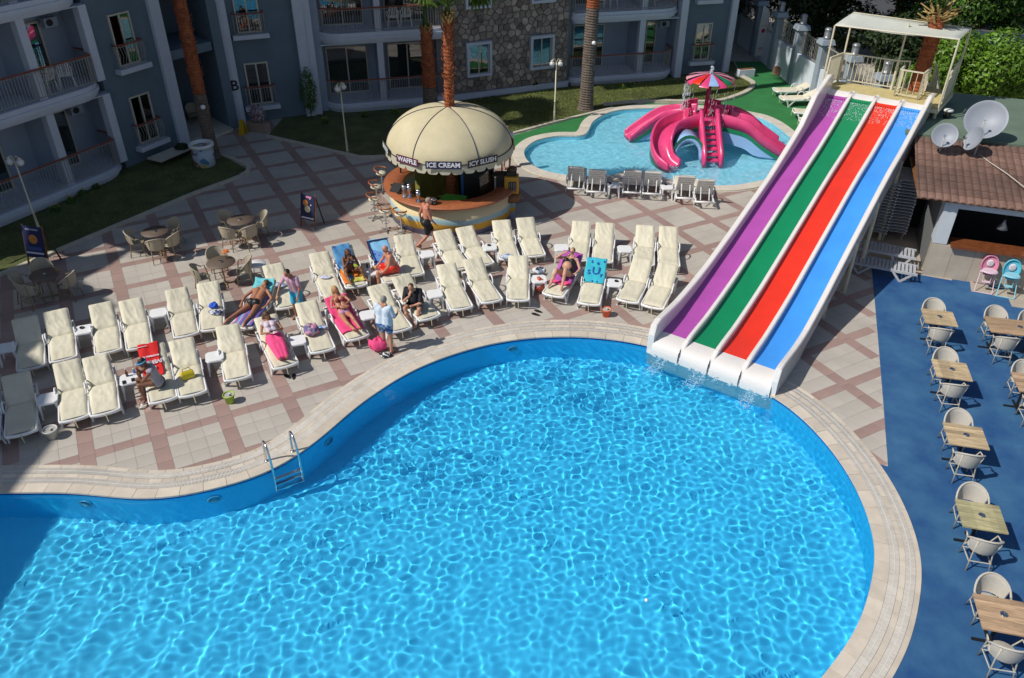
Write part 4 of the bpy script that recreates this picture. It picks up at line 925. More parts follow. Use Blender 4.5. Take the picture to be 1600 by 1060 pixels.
# ------------------------------------------------------------------ vegetation
def leafmass(name, blobs, n, size, m_, parent=None, seed=1, kind=None, up=.3):
    r = np.random.default_rng(seed); B = np.array(blobs, float); wgt = (B[:, 3] * B[:, 4] * B[:, 5]) ** .67; wgt /= wgt.sum(); k = r.choice(len(B), n, p=wgt); B = B[k]
    d = r.normal(size=(n, 3)); d /= np.linalg.norm(d, axis=1)[:, None]; rad = r.uniform(.35, 1, n) ** .45; lump = 1 + .16 * np.sin(d[:, 0] * 7 + k) * np.sin(d[:, 1] * 6 + 2 * k) * np.cos(d[:, 2] * 8)
    C_ = B[:, :3] + d * B[:, 3:6] * (rad * lump)[:, None]; nrm = d + r.normal(0, .55, (n, 3)); nrm[:, 2] += up; nrm /= np.linalg.norm(nrm, axis=1)[:, None]
    t = np.cross(nrm, r.normal(size=(n, 3))); t /= np.linalg.norm(t, axis=1)[:, None] + 1e-9; s = np.cross(nrm, t); sz_ = size * r.uniform(.5, 1.3, n)[:, None]
    V = np.stack([C_ - t * sz_ * .9, C_ - s * sz_ * .42 + nrm * sz_ * .12, C_ + t * sz_ * .9, C_ + s * sz_ * .42 + nrm * sz_ * .12], 1).reshape(-1, 3)
    return np_mesh(name, V, np.arange(4 * n).reshape(-1, 4), m_, parent=parent, kind=kind)
C_LEAFD = mat('dark_leaves', (.028, .055, .014), .6, .3, 1, isl=.4, trans=.25); C_LEAFB = mat('bright_leaves', (.13, .25, .02), .45, .3, 1.2, isl=.45, trans=.3); C_LEAFM = mat('mid_leaves', (.07, .16, .02), .5, .3, 1, isl=.45, trans=.28)
C_BARK = mat('bark', (.08, .055, .035), .9, .3, 6, .5, 30)
def tree(name, lb, base, blobs, n, size, m_, seed, trunk_h, tr=.14, group=None, cat='tree'):
    t = thing(name, lb, cat, base, 0, group); bl = [(b[0], b[1], b[2], b[3], b[4], b[5]) for b in blobs]
    leafmass('crown', bl, n, size, m_, t, seed); tb = MB().tube([(0, 0, 0), (.05, .03, trunk_h * .5), (.0, .0, trunk_h)], [tr * 1.2, tr, tr * .7], 8)
    for b in bl[:6]: tb.tube([(0, 0, trunk_h * .7), (b[0] * .5, b[1] * .5, (trunk_h + b[2]) / 2), tuple(b[:3])], [tr * .5, tr * .35, tr * .1], 5)
    tb.build('trunk', C_BARK, t, True); return t
rt = random.Random(3)
def blobs(n, rx, ry, z0, z1, r0, r1, sd=1):
    q = random.Random(sd); return [(q.uniform(-rx, rx), q.uniform(-ry, ry), q.uniform(z0, z1), q.uniform(r0, r1), q.uniform(r0, r1), q.uniform(r0, r1) * .8) for _ in range(n)]
b0 = at(1275, 120)
tree('conifer_tree', 'tall dark evergreen behind the garden wall, leftmost of the dark trees', (17.5, 49.0, 0), blobs(9, 1.8, 1.8, 1.5, 9, 1.3, 2.3, 1), 14000, .17, C_LEAFD, 11, 4, .2)
tree('conifer_tree', 'dark evergreen directly behind the wall pillars left of the canopy', (20.8, 46.0, 0), blobs(10, 1.9, 1.8, 1.2, 8.5, 1.3, 2.3, 2), 15000, .17, C_LEAFD, 12, 4, .2)
tree('conifer_tree', 'dark bushy evergreen seen under the left half of the canopy', (24.2, 44.0, 0), blobs(11, 2.0, 1.8, 1.0, 7.6, 1.3, 2.2, 3), 14000, .17, C_LEAFM, 13, 4, .2)
tree('broadleaf_tree', 'green tree crown at the top edge above the platform canopy', (27.5, 47.5, 0), blobs(11, 2.2, 2, 2.4, 8, 1.4, 2.2, 4), 13000, .17, C_LEAFM, 14, 4, .2)
tree('broadleaf_tree', 'green spreading tree at the top right corner', (31.5, 43.5, 0), blobs(13, 3.0, 2.2, 2.8, 6.2, 1.3, 2.1, 5), 15000, .18, C_LEAFM, 15, 4, .2)
tree('broadleaf_tree', 'tree at the far right edge above the dark awning', (35.5, 40.5, 0), blobs(11, 2.6, 2.2, 2.8, 5.6, 1.3, 2.1, 6), 12000, .18, C_LEAFM, 16, 4, .2)
tree('orange_tree', 'bright yellow-green bushy tree right of the palm trunk on the platform', (18.9, 36.4, 0), blobs(12, 1.5, 1.3, 1.0, 3.2, .8, 1.3, 7), 15000, .115, C_LEAFB, 17, 2, .12)
tree('orange_tree', 'bright yellow-green bushy tree behind the green flat roof at the right', (21.3, 35.9, 0), blobs(13, 1.6, 1.2, 1.2, 3.6, .8, 1.3, 8), 17000, .115, C_LEAFB, 18, 2, .12)
tree('broadleaf_tree', 'dark low tree filling the gap behind the tower railing', (20.5, 42.5, 0), blobs(9, 2.0, 1.4, .8, 3.2, .9, 1.4, 9), 9000, .14, C_LEAFD, 19, 2, .12)
for i, (x, y, lb) in enumerate([(13.8, 51, 'dark tree in the corner just right of the hotel'), (24, 53, 'very dark tree mass at the top edge behind the evergreens'), (31, 52, 'dark tree at the top edge left of the grey gap')]):
    tree('shade_tree', lb, (x, y, 0), blobs(9, 2.6, 2, 2, 10, 1.8, 2.8, 20 + i), 9000, .22, C_LEAFD, 30 + i, 5, .25)
def shrub(loc, r, h, lb, seed, m_=C_LEAFD, nm='shrub'):
    t = thing(nm, lb, 'plant', loc); leafmass('foliage', [(0, 0, h * .6, r, r, h * .5)], 900, .07, m_, t, seed)
    MB().tube([(0, 0, 0), (.02, 0, h * .5)], .02, 5).build('stem', C_BARK, t); return t
shrub(at(213, 245), .42, 1.25, 'round green shrub beside the left wing ground-floor window', 41, C_LEAFM); shrub(at(487, 186), .40, 2.1, 'potted standard shrub at the corner balcony of the back building', 42, C_LEAFM)
shrub(at(287, 243), .3, .45, 'small spiky plant at the lawn corner by the entrance', 43); shrub(at(833, 141), .28, .5, 'small dark shrub against the stone wall', 44)
for i, (x, y) in enumerate([(88, 333), (112, 318), (130, 306), (151, 296), (508, 194), (570, 184), (617, 180), (972, 140), (986, 138)]):
    t = thing('flower_plant', 'yellow flower plant at the %s' % (['left wing balcony base, nearest the left edge', 'left wing balcony base, second from the left edge', 'left wing balcony base, third from the left edge', 'left wing balcony base, nearest the curved end', 'balcony foot beside the potted shrub', 'back balcony base, left of the palms', 'back balcony base, just left of the palms', 'sunlit lawn edge right of the tall palm', 'sunlit lawn edge behind the pink island'][i]), 'plant', at(x, y), i, 'yellow flower plants at the balcony bases'); leafmass('leaves', [(0, 0, .12, .16, .16, .12)], 120, .06, C_LEAFM, t, 50 + i)
    b = MB(); 
    for q in range(7): b.sph((rt.gauss(0, .09), rt.gauss(0, .09), .24 + rt.random() * .06), .022, 5, 3)
    b.build('blossoms', solid('yellow_blossom', (.45, .33, .01)), t, kind='stuff')
b = thing('potted_flowers', 'pink and white flowering bush in a tan trough by the path', 'plant', at(405, 205), -.35)
MB().box((0, 0, .2), (1.0, .36, .4)).build('trough', solid('tan_trough', (.34, .24, .18)), b, bevel=.01); leafmass('flowers', [(.02, .05, .75, .36, .3, .42)], 1100, .05, blotch('flower_mix', [(.45, .4, .42), (.35, .1, .16), (.05, .1, .03), (.5, .45, .45)], 14), b, 61)

def fan(parent, P0, d, size, m_, seed, droop=.5, n=22, pet=.9):
    r = random.Random(seed); P0 = Vector(P0); d = Vector(d).normalized(); side = d.cross(Vector((0, 0, 1))); side = side.normalized() if side.length > .05 else Vector((1, 0, 0)); up = side.cross(d).normalized()
    b = MB(); tip = P0 + d * pet; b.tube([P0, P0 + d * pet * .5 + Vector((0, 0, .05)), tip], [.03, .022, .015], 5)
    for i in range(n):
        a = (i / (n - 1) - .5) * 2 * 1.9; dd = (d * cos(a) + side * sin(a)).normalized(); L = size * (1 - .12 * abs(a)) * r.uniform(.9, 1.08); wv = .048 * size
        p = tip.copy(); prev = None; nrm = up
        for k in range(6):
            u = k / 5; w_ = wv * (.5 + 1.4 * u) * (1 - u) ** .4 + .002; dv = dd + Vector((0, 0, -droop * u * u * (2.0 + r.random()))); q = dd.cross(up).normalized()
            row = [p - q * w_, p + up * w_ * .35, p + q * w_]
            if prev: b.loft([prev, row])
            prev = [tuple(x) for x in row]; row_p = p; p = p + dv.normalized() * L / 5
    return b.build('frond', m_, parent)
def palm(name, lb, base, top, r0, r1, split, crown=True, seed=1, nf=14, size=1.0, grey_to=None, rough=True, dirs=None, lift=.1):
    t = thing(name, lb, 'palm tree', base); top = Vector(top) - Vector(base); n = int(top.z / .11)
    def seg(z0, z1, m_, nm):
        b = MB(); R = random.Random(seed); pts = []; rs = []; k = max(2, int((z1 - z0) / .055))
        for i in range(k + 1):
            z = z0 + (z1 - z0) * i / k; u = z / top.z; pts.append((top.x * u ** 1.3, top.y * u ** 1.3, z)); rs.append((r0 + (r1 - r0) * u + (.12 * math.exp(-z / .25) if z0 == 0 else 0)) * (1.05 if i % 2 else .965) * R.uniform(.98, 1.02))
        b.tube(pts, rs, 14)
        if rough and z1 > split:
            for i in range(int((z1 - max(z0, split)) * 42)):
                z = R.uniform(max(z0, split), z1); u = z / top.z; a = R.uniform(0, 6.28); rr = r0 + (r1 - r0) * u; c = Vector((top.x * u ** 1.3 + cos(a) * rr, top.y * u ** 1.3 + sin(a) * rr, z)); b.bar(c, c + Vector((cos(a) * .07, sin(a) * .07, .10)), .05, .02)
        return b.build(nm, m_, t, False)
    if grey_to: seg(0, grey_to, C_TRUNKG, 'lower_trunk'); seg(grey_to, top.z, C_TRUNK, 'trunk')
    else: seg(0, top.z, C_TRUNK, 'trunk')
    if crown:
        R = random.Random(seed)
        if lift: MB().tube([(top.x, top.y, top.z - .1), (top.x, top.y, top.z + .3), (top.x, top.y, top.z + lift + .1)], [r1 * .8, r1 * .45, r1 * .35], 8).build('crownshaft', C_FROND, t, True)
        for q in range(24): a = q * 2.4; c = Vector((top.x + cos(a) * r1 * .8, top.y + sin(a) * r1 * .8, top.z - .05 - .01 * q)); MB().bar(c, c + Vector((cos(a) * .12, sin(a) * .12, .2)), .06, .02).build('cut_stub', C_DRY, t)
        for i in range(nf):
            a = i * 2.399 + seed; el = R.uniform(.35, 1.3); d = (cos(a) * cos(el), sin(a) * cos(el), sin(el))
            fan(t, (top.x, top.y, top.z + lift), d, size * R.uniform(.8, 1.1), C_FROND, seed * 50 + i, .35, pet=.8 * size)
    return t
pb = at(333, 246)
palm('palm_tree', 'tall slim palm trunk rising from the white painted pot by the entrance', (pb.x, pb.y, 0), (pb.x - .15, pb.y + .3, 13.5), .25, .20, 3.2, seed=2, size=1.5, grey_to=2.6)
bx = Vector((-3.75, 35.9, 0)); zt = hz(bx.x, bx.y, 653, 42)
palm('palm_tree', 'shorter palm behind the dome, its trunk left of the dome palm', bx, (bx.x - .05, bx.y, zt), .36, .22, 1.5, seed=5, nf=13, size=1.0, grey_to=1.5, lift=.75)
zt = hz(KX + .05, KY, 698, 24)
kp = palm('palm_tree', 'palm growing through the top of the kiosk dome', (KX + .0, KY + .1, 0), (KX + .08, KY + .1, zt), .185, .15, 3, seed=9, nf=15, size=1.2, lift=.3)
fan(kp, (.08, 0, zt + .2), (.95, .1, .35), 1.05, C_FROND, 991, .95, pet=1.0); fan(kp, (.08, 0, zt + .25), (-.9, -.3, .45), 1.0, C_FROND, 992, .6, pet=.7)
pd = at(915, 172)
palm('palm_tree', 'tall palm on the sunlit lawn before the right balconies, grey below and orange above', pd, (pd.x + .25, pd.y, 14), .31, .24, 6.0, seed=12, size=1.5, grey_to=4.55)
E_ = Vector((SO[0] + cos(SA) * 14.75 + sin(SA) * 2.65, SO[1] + sin(SA) * 14.75 - cos(SA) * 2.65, 0))
tp = palm('palm_tree', 'thick red-brown palm trunk passing through the slide platform and canopy', E_, (E_.x + .1, E_.y, 6.2), .36, .225, 4.9, crown=False, seed=15)
R = random.Random(6)
for i in range(46):
    a = R.uniform(0, 6.28); el = R.uniform(.0, 1.0); c = Vector((.1 + cos(a) * .2, sin(a) * .2, 5.95 + R.random() * .45)); e = c + Vector((cos(a) * cos(el), sin(a) * cos(el), sin(el))) * R.uniform(.25, .55)
    MB().bar(c, e, .07, .025).build('cut_stub', C_DRY, tp)
for i in range(12):
    a = i * 2.4; el = R.uniform(.9, 1.45); fan(tp, (.1, 0, 6.35), (cos(a) * cos(el), sin(a) * cos(el), sin(el)), 1.1, C_FROND, 700 + i, .3, pet=1.1)
C_POT = blotch('pot_picture_print', [(.42, .48, .55), (.40, .46, .52), (.45, .42, .2), (.30, .10, .10), (.08, .2, .3), (.42, .48, .54)], 4.5)
pt = thing('painted_pot', 'white round painted pot at the foot of the entrance palm', 'pot', at(328, 272))
MB().lathe([(.001, 0), (.36, 0), (.40, .05), (.43, .80), (.001, .80)], 22).build('body', C_POT, pt, True); MB().lathe([(.43, .78), (.48, .80), (.48, .92), (.38, .92), (.36, .8)], 22).build('rim', C_WPL, pt, True)
pt.location = (pb.x + .0, pb.y - .95, .03)

# ------------------------------------------------------------------ pool bar with tiled roof, dishes
BA = radians(-18.6); B0 = Vector((12.70, 21.75, 0)); bar = thing('pool_bar', 'low pool bar with brown tiled roof, white pillar and long wooden counter', 'bar', B0, BA)
EZ = 2.52
C_BARW = mat('bar_wall', (.50, .54, .58), .8, .05, 3); C_RT = mat('roof_tile', (.165, .095, .072), .85, .22, 2.2, .4, 40, isl=.3)
MB().box((.20, .25, 1.12 + (EZ - 1.12) / 2), (.38, .48, EZ - 1.12)).build('pillar', C_BARW, bar)
C_CLAD = mat('beige_cladding', (.43, .375, .30), .7, .12, 2, .1, 50, isl=.06)
MB().box((5.0, .27, .55), (9.9, .5, 1.1)).build('counter_wall', C_CLAD, bar)
for i in range(16): MB().box((.31 + i * .62, .012, .55), (.612, .02, 1.08)).build('cladding_panel', C_CLAD, bar)
MB().box((.10, 1.75, 1.25), (.12, 2.5, 2.5)).build('side_wall', solid('shaded_side_wall', (.16, .165, .17)), bar); MB().box((5.0, .06, EZ - .12), (9.8, .14, .2)).build('fascia', C_BARW, bar)  # side wall colour is darkened to stand in for shade on it

MB().box((5.25, .16, 1.14), (9.5, .66, .07)).build('counter_top', C_DWOOD, bar)
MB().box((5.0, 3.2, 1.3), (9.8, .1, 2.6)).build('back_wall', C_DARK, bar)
for x in (2.55, 6.0): MB().tube([(x, .15, 1.17), (x, .15, EZ - .2)], .045, 8).build('post', C_CREAMM, bar)
MB().box((3.6, .35, 1.21), (.6, .4, .08)).build('tray', C_WPL, bar)
lp = MB().lathe([(.001, EZ - .5), (.03, EZ - .5), (.05, EZ - .6), (.16, EZ - .78), (.15, EZ - .78), (.04, EZ - .6)], 16, c=(1.75, .3, 0)).build('pendant_lamp', C_METALG, bar, True); MB().tube([(1.75, .3, EZ - .5), (1.75, .3, EZ)], .01, 5).build('flex', C_BLACK, lp)
# roof: stepped courses of barrel tiles
rf = MB(); RW, RL, pitch = 11.0, 3.7, radians(10); course = .36; tw = .21; nC = int(RL / course); nx = int(RW / (tw / 6))
for c in range(nC):
    jx = random.uniform(-.01, .01); rows = []
    for e in (0, 1):
        y = (c + e) * course + (.05 if e else 0); zb = EZ + .04 + sin(pitch) * (c * course + e * (course + .05)) + (.035 if not e else .012)
        rows.append([(-.85 + i * tw / 6, -.25 + y * cos(pitch), zb + .035 * abs(cos(pi * i / 6 + jx)) ** .8 + .008 * sin(i * .11 + c)) for i in range(nx)])
    fr_ = [(x, y, z - .04) for x, y, z in rows[0]]; rf.loft([fr_, rows[0], rows[1]])
rf.build('roof_tiles', C_RT, bar, kind='stuff')
MB().prism([(-.8, -.18), (10.0, -.18), (10.0, 3.3), (-.8, 3.3)], EZ, EZ + .03).build('roof_deck', C_BROWN, bar)
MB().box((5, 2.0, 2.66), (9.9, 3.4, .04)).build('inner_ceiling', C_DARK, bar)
gr_ = thing('storage_building', 'low building with a flat green roof behind the tiled bar roof', 'building', B0, BA)
C_GROOF = mat('green_roof_felt', (.12, .17, .125), .9, .15, 1, .2, 30)
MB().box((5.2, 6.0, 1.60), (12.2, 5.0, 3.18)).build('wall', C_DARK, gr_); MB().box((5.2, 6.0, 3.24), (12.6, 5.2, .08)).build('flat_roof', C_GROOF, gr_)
def roofp(px, py, z): return at(px, py, z)
def dish(px, py, z, R_, face, el, lb, arm=True, tone=C_WPL):
    c = at(px, py, z); t = thing('satellite_dish', lb, 'satellite dish', c); f = Vector((cos(face) * cos(el), sin(face) * cos(el), sin(el))); x = Vector((-sin(face), cos(face), 0)); y = f.cross(x)
    b = MB(); 
    prof = [(R_ * i / 8, .32 * R_ * (i / 8) ** 2) for i in range(9)] + [(R_ + .015, .32 * R_ + .0), (R_ + .01, .30 * R_)] + [(R_ * i / 8, .32 * R_ * (i / 8) ** 2 - .02) for i in range(8, -1, -1)]
    prof[0] = (.001, 0); prof[-1] = (.001, -.02); b.lathe(prof, 36); Mx = Matrix([[x[i], y[i], f[i], (0, 0, 0)[i]] for i in range(3)] + [[0, 0, 0, 1]]); b.xf(Mx); b.build('reflector', tone, t, True)
    if arm:
        q = -y * (R_ * .95) if y.z > 0 else y * (R_ * .95); feed = f * R_ * 1.0 + q * .25
        MB().tube([q + f * .3 * R_, feed], .018, 6).build('feed_arm', C_WPL, t); MB().tube([feed - f * .06, feed + f * .04], .04, 8).build('feed_horn', C_CHROME, t)
        if R_ > .6:
            for a in (2.2, 4.1): MB().tube([(x * cos(a) + y * sin(a)) * R_ * .96 + f * .3 * R_, feed], .008, 5).build('brace', C_METALG, t)
    MB().tube([(0, 0, 0), -f * .12, (-f.x * .12, -f.y * .12, -(c.z - 2.75))], .03, 8).build('mast', C_METALG, t); return t
fc = radians(-118)
C_DISHG = mat('dish_grey', (.25, .275, .32), .5, .06, 3)
dish(1540, 190, 3.85, .60, fc - .1, .62, 'largest satellite dish, on the edge of the green roof', tone=C_DISHG)
dish(1476, 213, 3.62, .36, fc, .55, 'left satellite dish, half in the shade of the tower', tone=C_DISHG)
dish(1525, 219, 3.58, .37, fc - 1.05, .45, 'small satellite dish turned sideways before the largest dish', tone=C_DISHG)
cable = [at(x, y, 3.06 - .0035 * (y - 240)) + Vector((0, 0, .07)) for x, y in ((1524, 241), (1545, 257), (1572, 275), (1600, 297), (1625, 315))]
t = MB().tube(cable, .014, 5).build('cable', solid('cable_white', (.55, .5, .44)), None, True); tag(t, 'pale cable running down the brown tiled roof from the dishes', 'cable')
vt = thing('roof_vent', 'small dark roof vent with white cap above the left dish', 'vent', at(1479, 183, 3.32)); MB().lathe([(.001, 0), (.13, 0), (.13, .2), (.001, .2)], 12).build('pipe', C_BLACK, vt, True); MB().lathe([(.001, .2), (.16, .2), (.15, .26), (.001, .28)], 12).build('cap', C_WPL, vt, True)
# far awning building
aw = thing('shop_building', 'dark shop with a blue-green awning and red sign behind the bright trees', 'building', (23, 39.5, 0), radians(-24))
MB().box((6, 1.6, 1.3), (16, 3, 2.6)).build('wall', solid('shop_wall', (.10, .09, .10)), aw)
MB().add([(-2, -.9, 2.45), (14, -.9, 2.45), (14, .2, 3.1), (-2, .2, 3.1)], [(0, 1, 2, 3)]).build('awning', solid('awning_blue', (.012, .03, .05)), aw); MB().box((6, -.92, 2.42), (16, .03, .08)).build('awning_edge', C_METALG, aw)
MB().box((6, -.88, 2.2), (16, .03, .32)).build('sign_board', C_BLACK, aw); text('CAFE BAR CAFE BAR CAFE BAR', .3, solid('sign_red', (.5, .01, .01)), aw, M3((1, 0, 0), (0, 0, 1), (0, -1, 0), (6, -.91, 2.2)), spacing=1.4)
rd = sheet('road', [(10, 60), (60, 40), (80, 90), (10, 100)], [], .01, solid('asphalt', (.06, .06, .065), .9))
# ------------------------------------------------------------------ sun loungers
def cushion_mesh(seed, al, plain=False):
    r = random.Random(seed); ph = [r.uniform(0, 6.28) for _ in range(8)]
    def surf(L, n, m, off):
        rows_t = []; rows_b = []
        for i in range(n + 1):
            v = i / n; row = []; rb = []
            for j in range(m + 1):
                u = j / m; x = (u - .5) * .60; e = min(u, 1 - u, .12) / .12; ev = min(v, 1 - v, .08) / .08
                q = Vector((u * 2.2 + v * (1.1 if off else .4) + seed * 3.1, v * (1.3 if off else 2.2), seed + off)); fold = 1 - abs(noise.noise(q * 1.7)) * 2.2
                wr = .020 * max(0, fold) ** 3 * (1 if off else .45) + .010 * noise.noise(Vector((u * 4 + seed, v * 5, off))) + .004 * noise.noise(Vector((u * 14, v * 9, seed)))
                if off: wr += .012 * math.exp(-((u - .30 - .2 * (1 - v) + .12 * sin(ph[3])) / .03) ** 2) * (v ** .5)
                if not off: wr += .016 * math.exp(-((1 - v) / .05) ** 2) * (1 + .5 * sin(7 * u + ph[0]))
                row.append((x, v * L, .045 * (e ** .5) * (.4 + .6 * ev ** .5) + wr * e * ev)); rb.append((x, v * L, 0))
            rows_t.append(row); rows_b.append(rb)
        return rows_t, rows_b
    b = MB(); t, bo = surf(1.14, 20, 20, 0); b.loft([list(row) for row in t]); b.loft([[bo[i][0], t[i][0]] for i in range(21)]); b.loft([[t[i][-1], bo[i][-1]] for i in range(21)]); b.loft([[p, q] for p, q in zip(t[0], bo[0])])
    b.v = [(x, y + .02, z + .345) for x, y, z in b.v]; c = MB(); t, bo = surf(.82, 18, 20, 1); c.loft(t); c.loft([[bo[i][0], t[i][0]] for i in range(19)]); c.loft([[t[i][-1], bo[i][-1]] for i in range(19)]); c.loft([[p, q] for p, q in zip(bo[-1], t[-1])])
    cy, cz = 1.17, .345; c.v = [(x, cy + y * cos(al) - z * sin(al), cz + y * sin(al) + z * cos(al)) for x, y, z in c.v]
    return b, c
AL = radians(30)
def lounger_proto(name, al, seed, cushion=True, cord=True):
    t = thing(name, 'x', 'sun lounger')
    f = MB()
    for s in (-1, 1):
        P = catmull([(0.01, .335), (.15, .335), (.7, .30), (1.1, .30), (1.5, .285), (1.92, .30)], 4, False); f.loft([[(s * .315 + dx, p[0], p[1] + dz) for dx, dz in ((-.02, -.04), (.02, -.04), (.02, .035), (-.02, .035))] for p in P], closed=True, caps=True)
    pc = catmull([(-.33, -.0), (-.18, -.045), (0, -.06), (.18, -.045), (.33, 0)], 3, False); f.loft([[(p[0], p[1] + .015 + dy, .33 + dz) for dy, dz in ((-.02, -.04), (.02, -.04), (.02, .03), (-.02, .03))] for p in pc], closed=True, caps=True)
    f.box((0, 1.9, .30), (.64, .05, .06)); f.box((0, 1.14, .31), (.62, .06, .03)); f.build('frame', C_WHITE, t, True, kind='stuff')
    for s in (-1, 1):
        for y0, y1, y2 in ((.16, .40, .10), (1.42, 1.66, 1.78)):
            b = MB(); b.bar((s * .325, y0 - (.02 if y0 < 1 else .1), .31), (s * .335, y0 + .10, .02), .035, .06); b.bar((s * .335, y0 + .10, .02), (s * .325, y1 + .14, .30), .035, .06); b.bar((s * .335, y0 + .06, .015), (s * .335, y0 + .15, .015), .04, .03); b.build('leg', C_WHITE, t)
        P = catmull([(.95, .33), (1.0, .45), (1.12, .52), (1.26, .47), (1.34, .33)], 4, False); b = MB().tube([(s * .345, p[0], p[1]) for p in P], .020, 6, fl=1); b.build('armrest', C_WHITE, t, True)
    sl = MB()
    for i in range(9): sl.box((0, .12 + i * .115, .325), (.60, .085, .018))
    sl.build('seat_slats', C_WPL, t, kind='stuff')
    b = MB(); cy, cz = 1.17, .325
    for i in range(7): y = .06 + i * .115; b.box((0, 0, 0), (.56, .088, .016)); n = len(b.v) - 8; b.v[n:] = [(x, cy + (yy + y) * cos(al) - z * sin(al), cz + (yy + y) * sin(al) + z * cos(al)) for x, yy, z in b.v[n:]]
    for s in (-1, 1): b.bar((s * .285, cy, cz), (s * .285, cy + .80 * cos(al), cz + .80 * sin(al)), .04, .035)
    b.bar((-.285, cy + .80 * cos(al), cz + .80 * sin(al)), (.285, cy + .80 * cos(al), cz + .80 * sin(al)), .045, .04)
    b.bar((-.15, cy + .45 * cos(al), cz + .42 * sin(al)), (-.15, 1.75, .3), .03, .03); b.bar((.15, cy + .45 * cos(al), cz + .42 * sin(al)), (.15, 1.75, .3), .03, .03)
    b.build('backrest', C_WPL, t, kind='stuff')
    if cushion:
        s_, c_ = cushion_mesh(seed, al); a = s_.build('seat_cushion', C_CUSH, t, True); c_.build('back_cushion', C_CUSH, t, True)
        if cord: MB().tube([(.0, -.06, .36), (.0, -.085, .30), (.01, -.08, .12)], .011, 5).build('cord', C_CORD, t)
    return t
PROTO = [lounger_proto('sun_lounger', AL, s) for s in range(6)]
for p in PROTO: p.location = (0, 0, -50)
used = set(); LG = {}
def lounger(key, fx, fy, deg, label, group, var=None):
    v = (len(LG) if var is None else var) % 6; z = 0
    if v not in used: o = PROTO[v]; used.add(v); o.location = (fx, fy, z); o.rotation_euler = (0, 0, radians(deg - 90)); o['label'] = label; o['group'] = group
    else: o = dup(PROTO[v], (fx, fy, z), radians(deg - 90), label, group)
    LG[key] = (Vector((fx, fy, 0)), radians(deg - 90)); return o
G1 = 'cream sun loungers in rows round the pool'
for k, x, y, d, lb in [
 ('L1', .17, 19.54, 90, 'empty cream lounger in the front row, left of the woman in black'), ('L2', 1.17, 19.81, 69, 'cream lounger under the woman in the black swimsuit'),
 ('L3', 2.17, 19.36, 79, 'cream lounger with a turquoise sea towel over its backrest'), ('L4', 3.28, 19.52, 70, 'front-row cream lounger right of the turquoise towel, left one of the pair'), ('L5', 3.95, 19.22, 68.5, 'front-row cream lounger nearest the bottom of the slide'),
 ('B1', -.08, 22.0, 99.5, 'cream lounger with a pale blue cloth at its foot, behind the front row'), ('B1b', .72, 22.21, 100, 'empty second-row cream lounger right of the one with the blue cloth'), ('B2', 2.02, 21.95, 83, 'second-row cream lounger behind the woman in black'), ('B3', 2.78, 21.85, 83, 'second-row cream lounger directly behind the turquoise towel'),
 ('B4', 4.04, 21.68, 82, 'second-row cream lounger, left of the pair nearest the slide'), ('B5', 4.81, 21.61, 83, 'second-row cream lounger nearest the slide'),
 ('F1', -1.41, 19.07, 107.5, 'front-row cream lounger left of two, right of the man in the black shirt'), ('F2', -.57, 19.46, 110, 'front-row cream lounger second to the right of the man in the black shirt'), ('F3', -2.26, 18.56, 121, 'cream lounger with the man in the black shirt on its edge'), ('F4', -2.98, 17.94, 117, 'cream lounger behind the standing man in the white shirt'),
 ('F5', -4.08, 17.55, 119, 'cream lounger under the blonde woman on a pink towel'), ('F6', -4.88, 16.95, 114, 'cream lounger holding a patterned bag and slippers'), ('F7', -5.68, 16.27, 118, 'cream lounger with the woman wrapped in pink cloth'), ('F8', -6.73, 15.73, 112, 'empty front-row cream lounger behind the lime green bucket'),
 ('F9', -7.62, 15.10, 115, 'cream lounger with the yellow bag on it'), ('F10', -8.24, 14.85, 116, 'cream lounger with the red football towel'), ('F11', -9.41, 14.38, 117, 'front-row cream lounger left of the table with drinks'), ('F12', -10.02, 14.15, 117, 'front-row cream lounger right of the white bucket'), ('F13', -10.98, 13.62, 117, 'front-row cream lounger left of the white bucket, half shaded'), ('F14', -11.65, 13.3, 117, 'cream lounger cut by the left edge in the front row'),
 ('R1', -2.95, 20.94, 106, 'cream lounger right of the man in red shorts'), ('R2', -1.57, 21.35, 111.5, 'back-row cream lounger just right of the walking man'), ('R3', -.86, 21.6, 112, 'back-row cream lounger second right of the walking man'), ('R4', -3.50, 20.55, 112, 'lounger with a blue and navy towel where the man in red shorts sits'),
 ('R5', -4.55, 20.25, 112, 'lounger with bright beach towels where the bikini woman sits'), ('R6', -5.17, 19.79, 112, 'back-row cream lounger with a small folded white cloth'), ('R7', -6.29, 19.07, 115, 'back-row cream lounger with a blue patterned cloth beside the waiter'), ('R9', -8.04, 17.91, 109, 'back-row cream lounger holding clothes and a blue cap'),
 ('R10', -8.63, 17.62, 115, 'back-row cream lounger left of the one with the blue cap'), ('R11', -9.65, 17.04, 116, 'back-row cream lounger left of a white table, right of its pair'), ('R12', -10.37, 16.83, 116, 'back-row cream lounger, third from the left edge'), ('R13', -11.36, 16.48, 118, 'back-row cream lounger second from the left edge, in shade'), ('R14', -12.0, 16.11, 118, 'back-row cream lounger at the left edge, in shade')]:
    lounger(k, x, y, d, lb, G1)
lounger('R8', -7.30, 18.02, 82, 'lounger under the sunbather lying face down on a striped towel', G1)
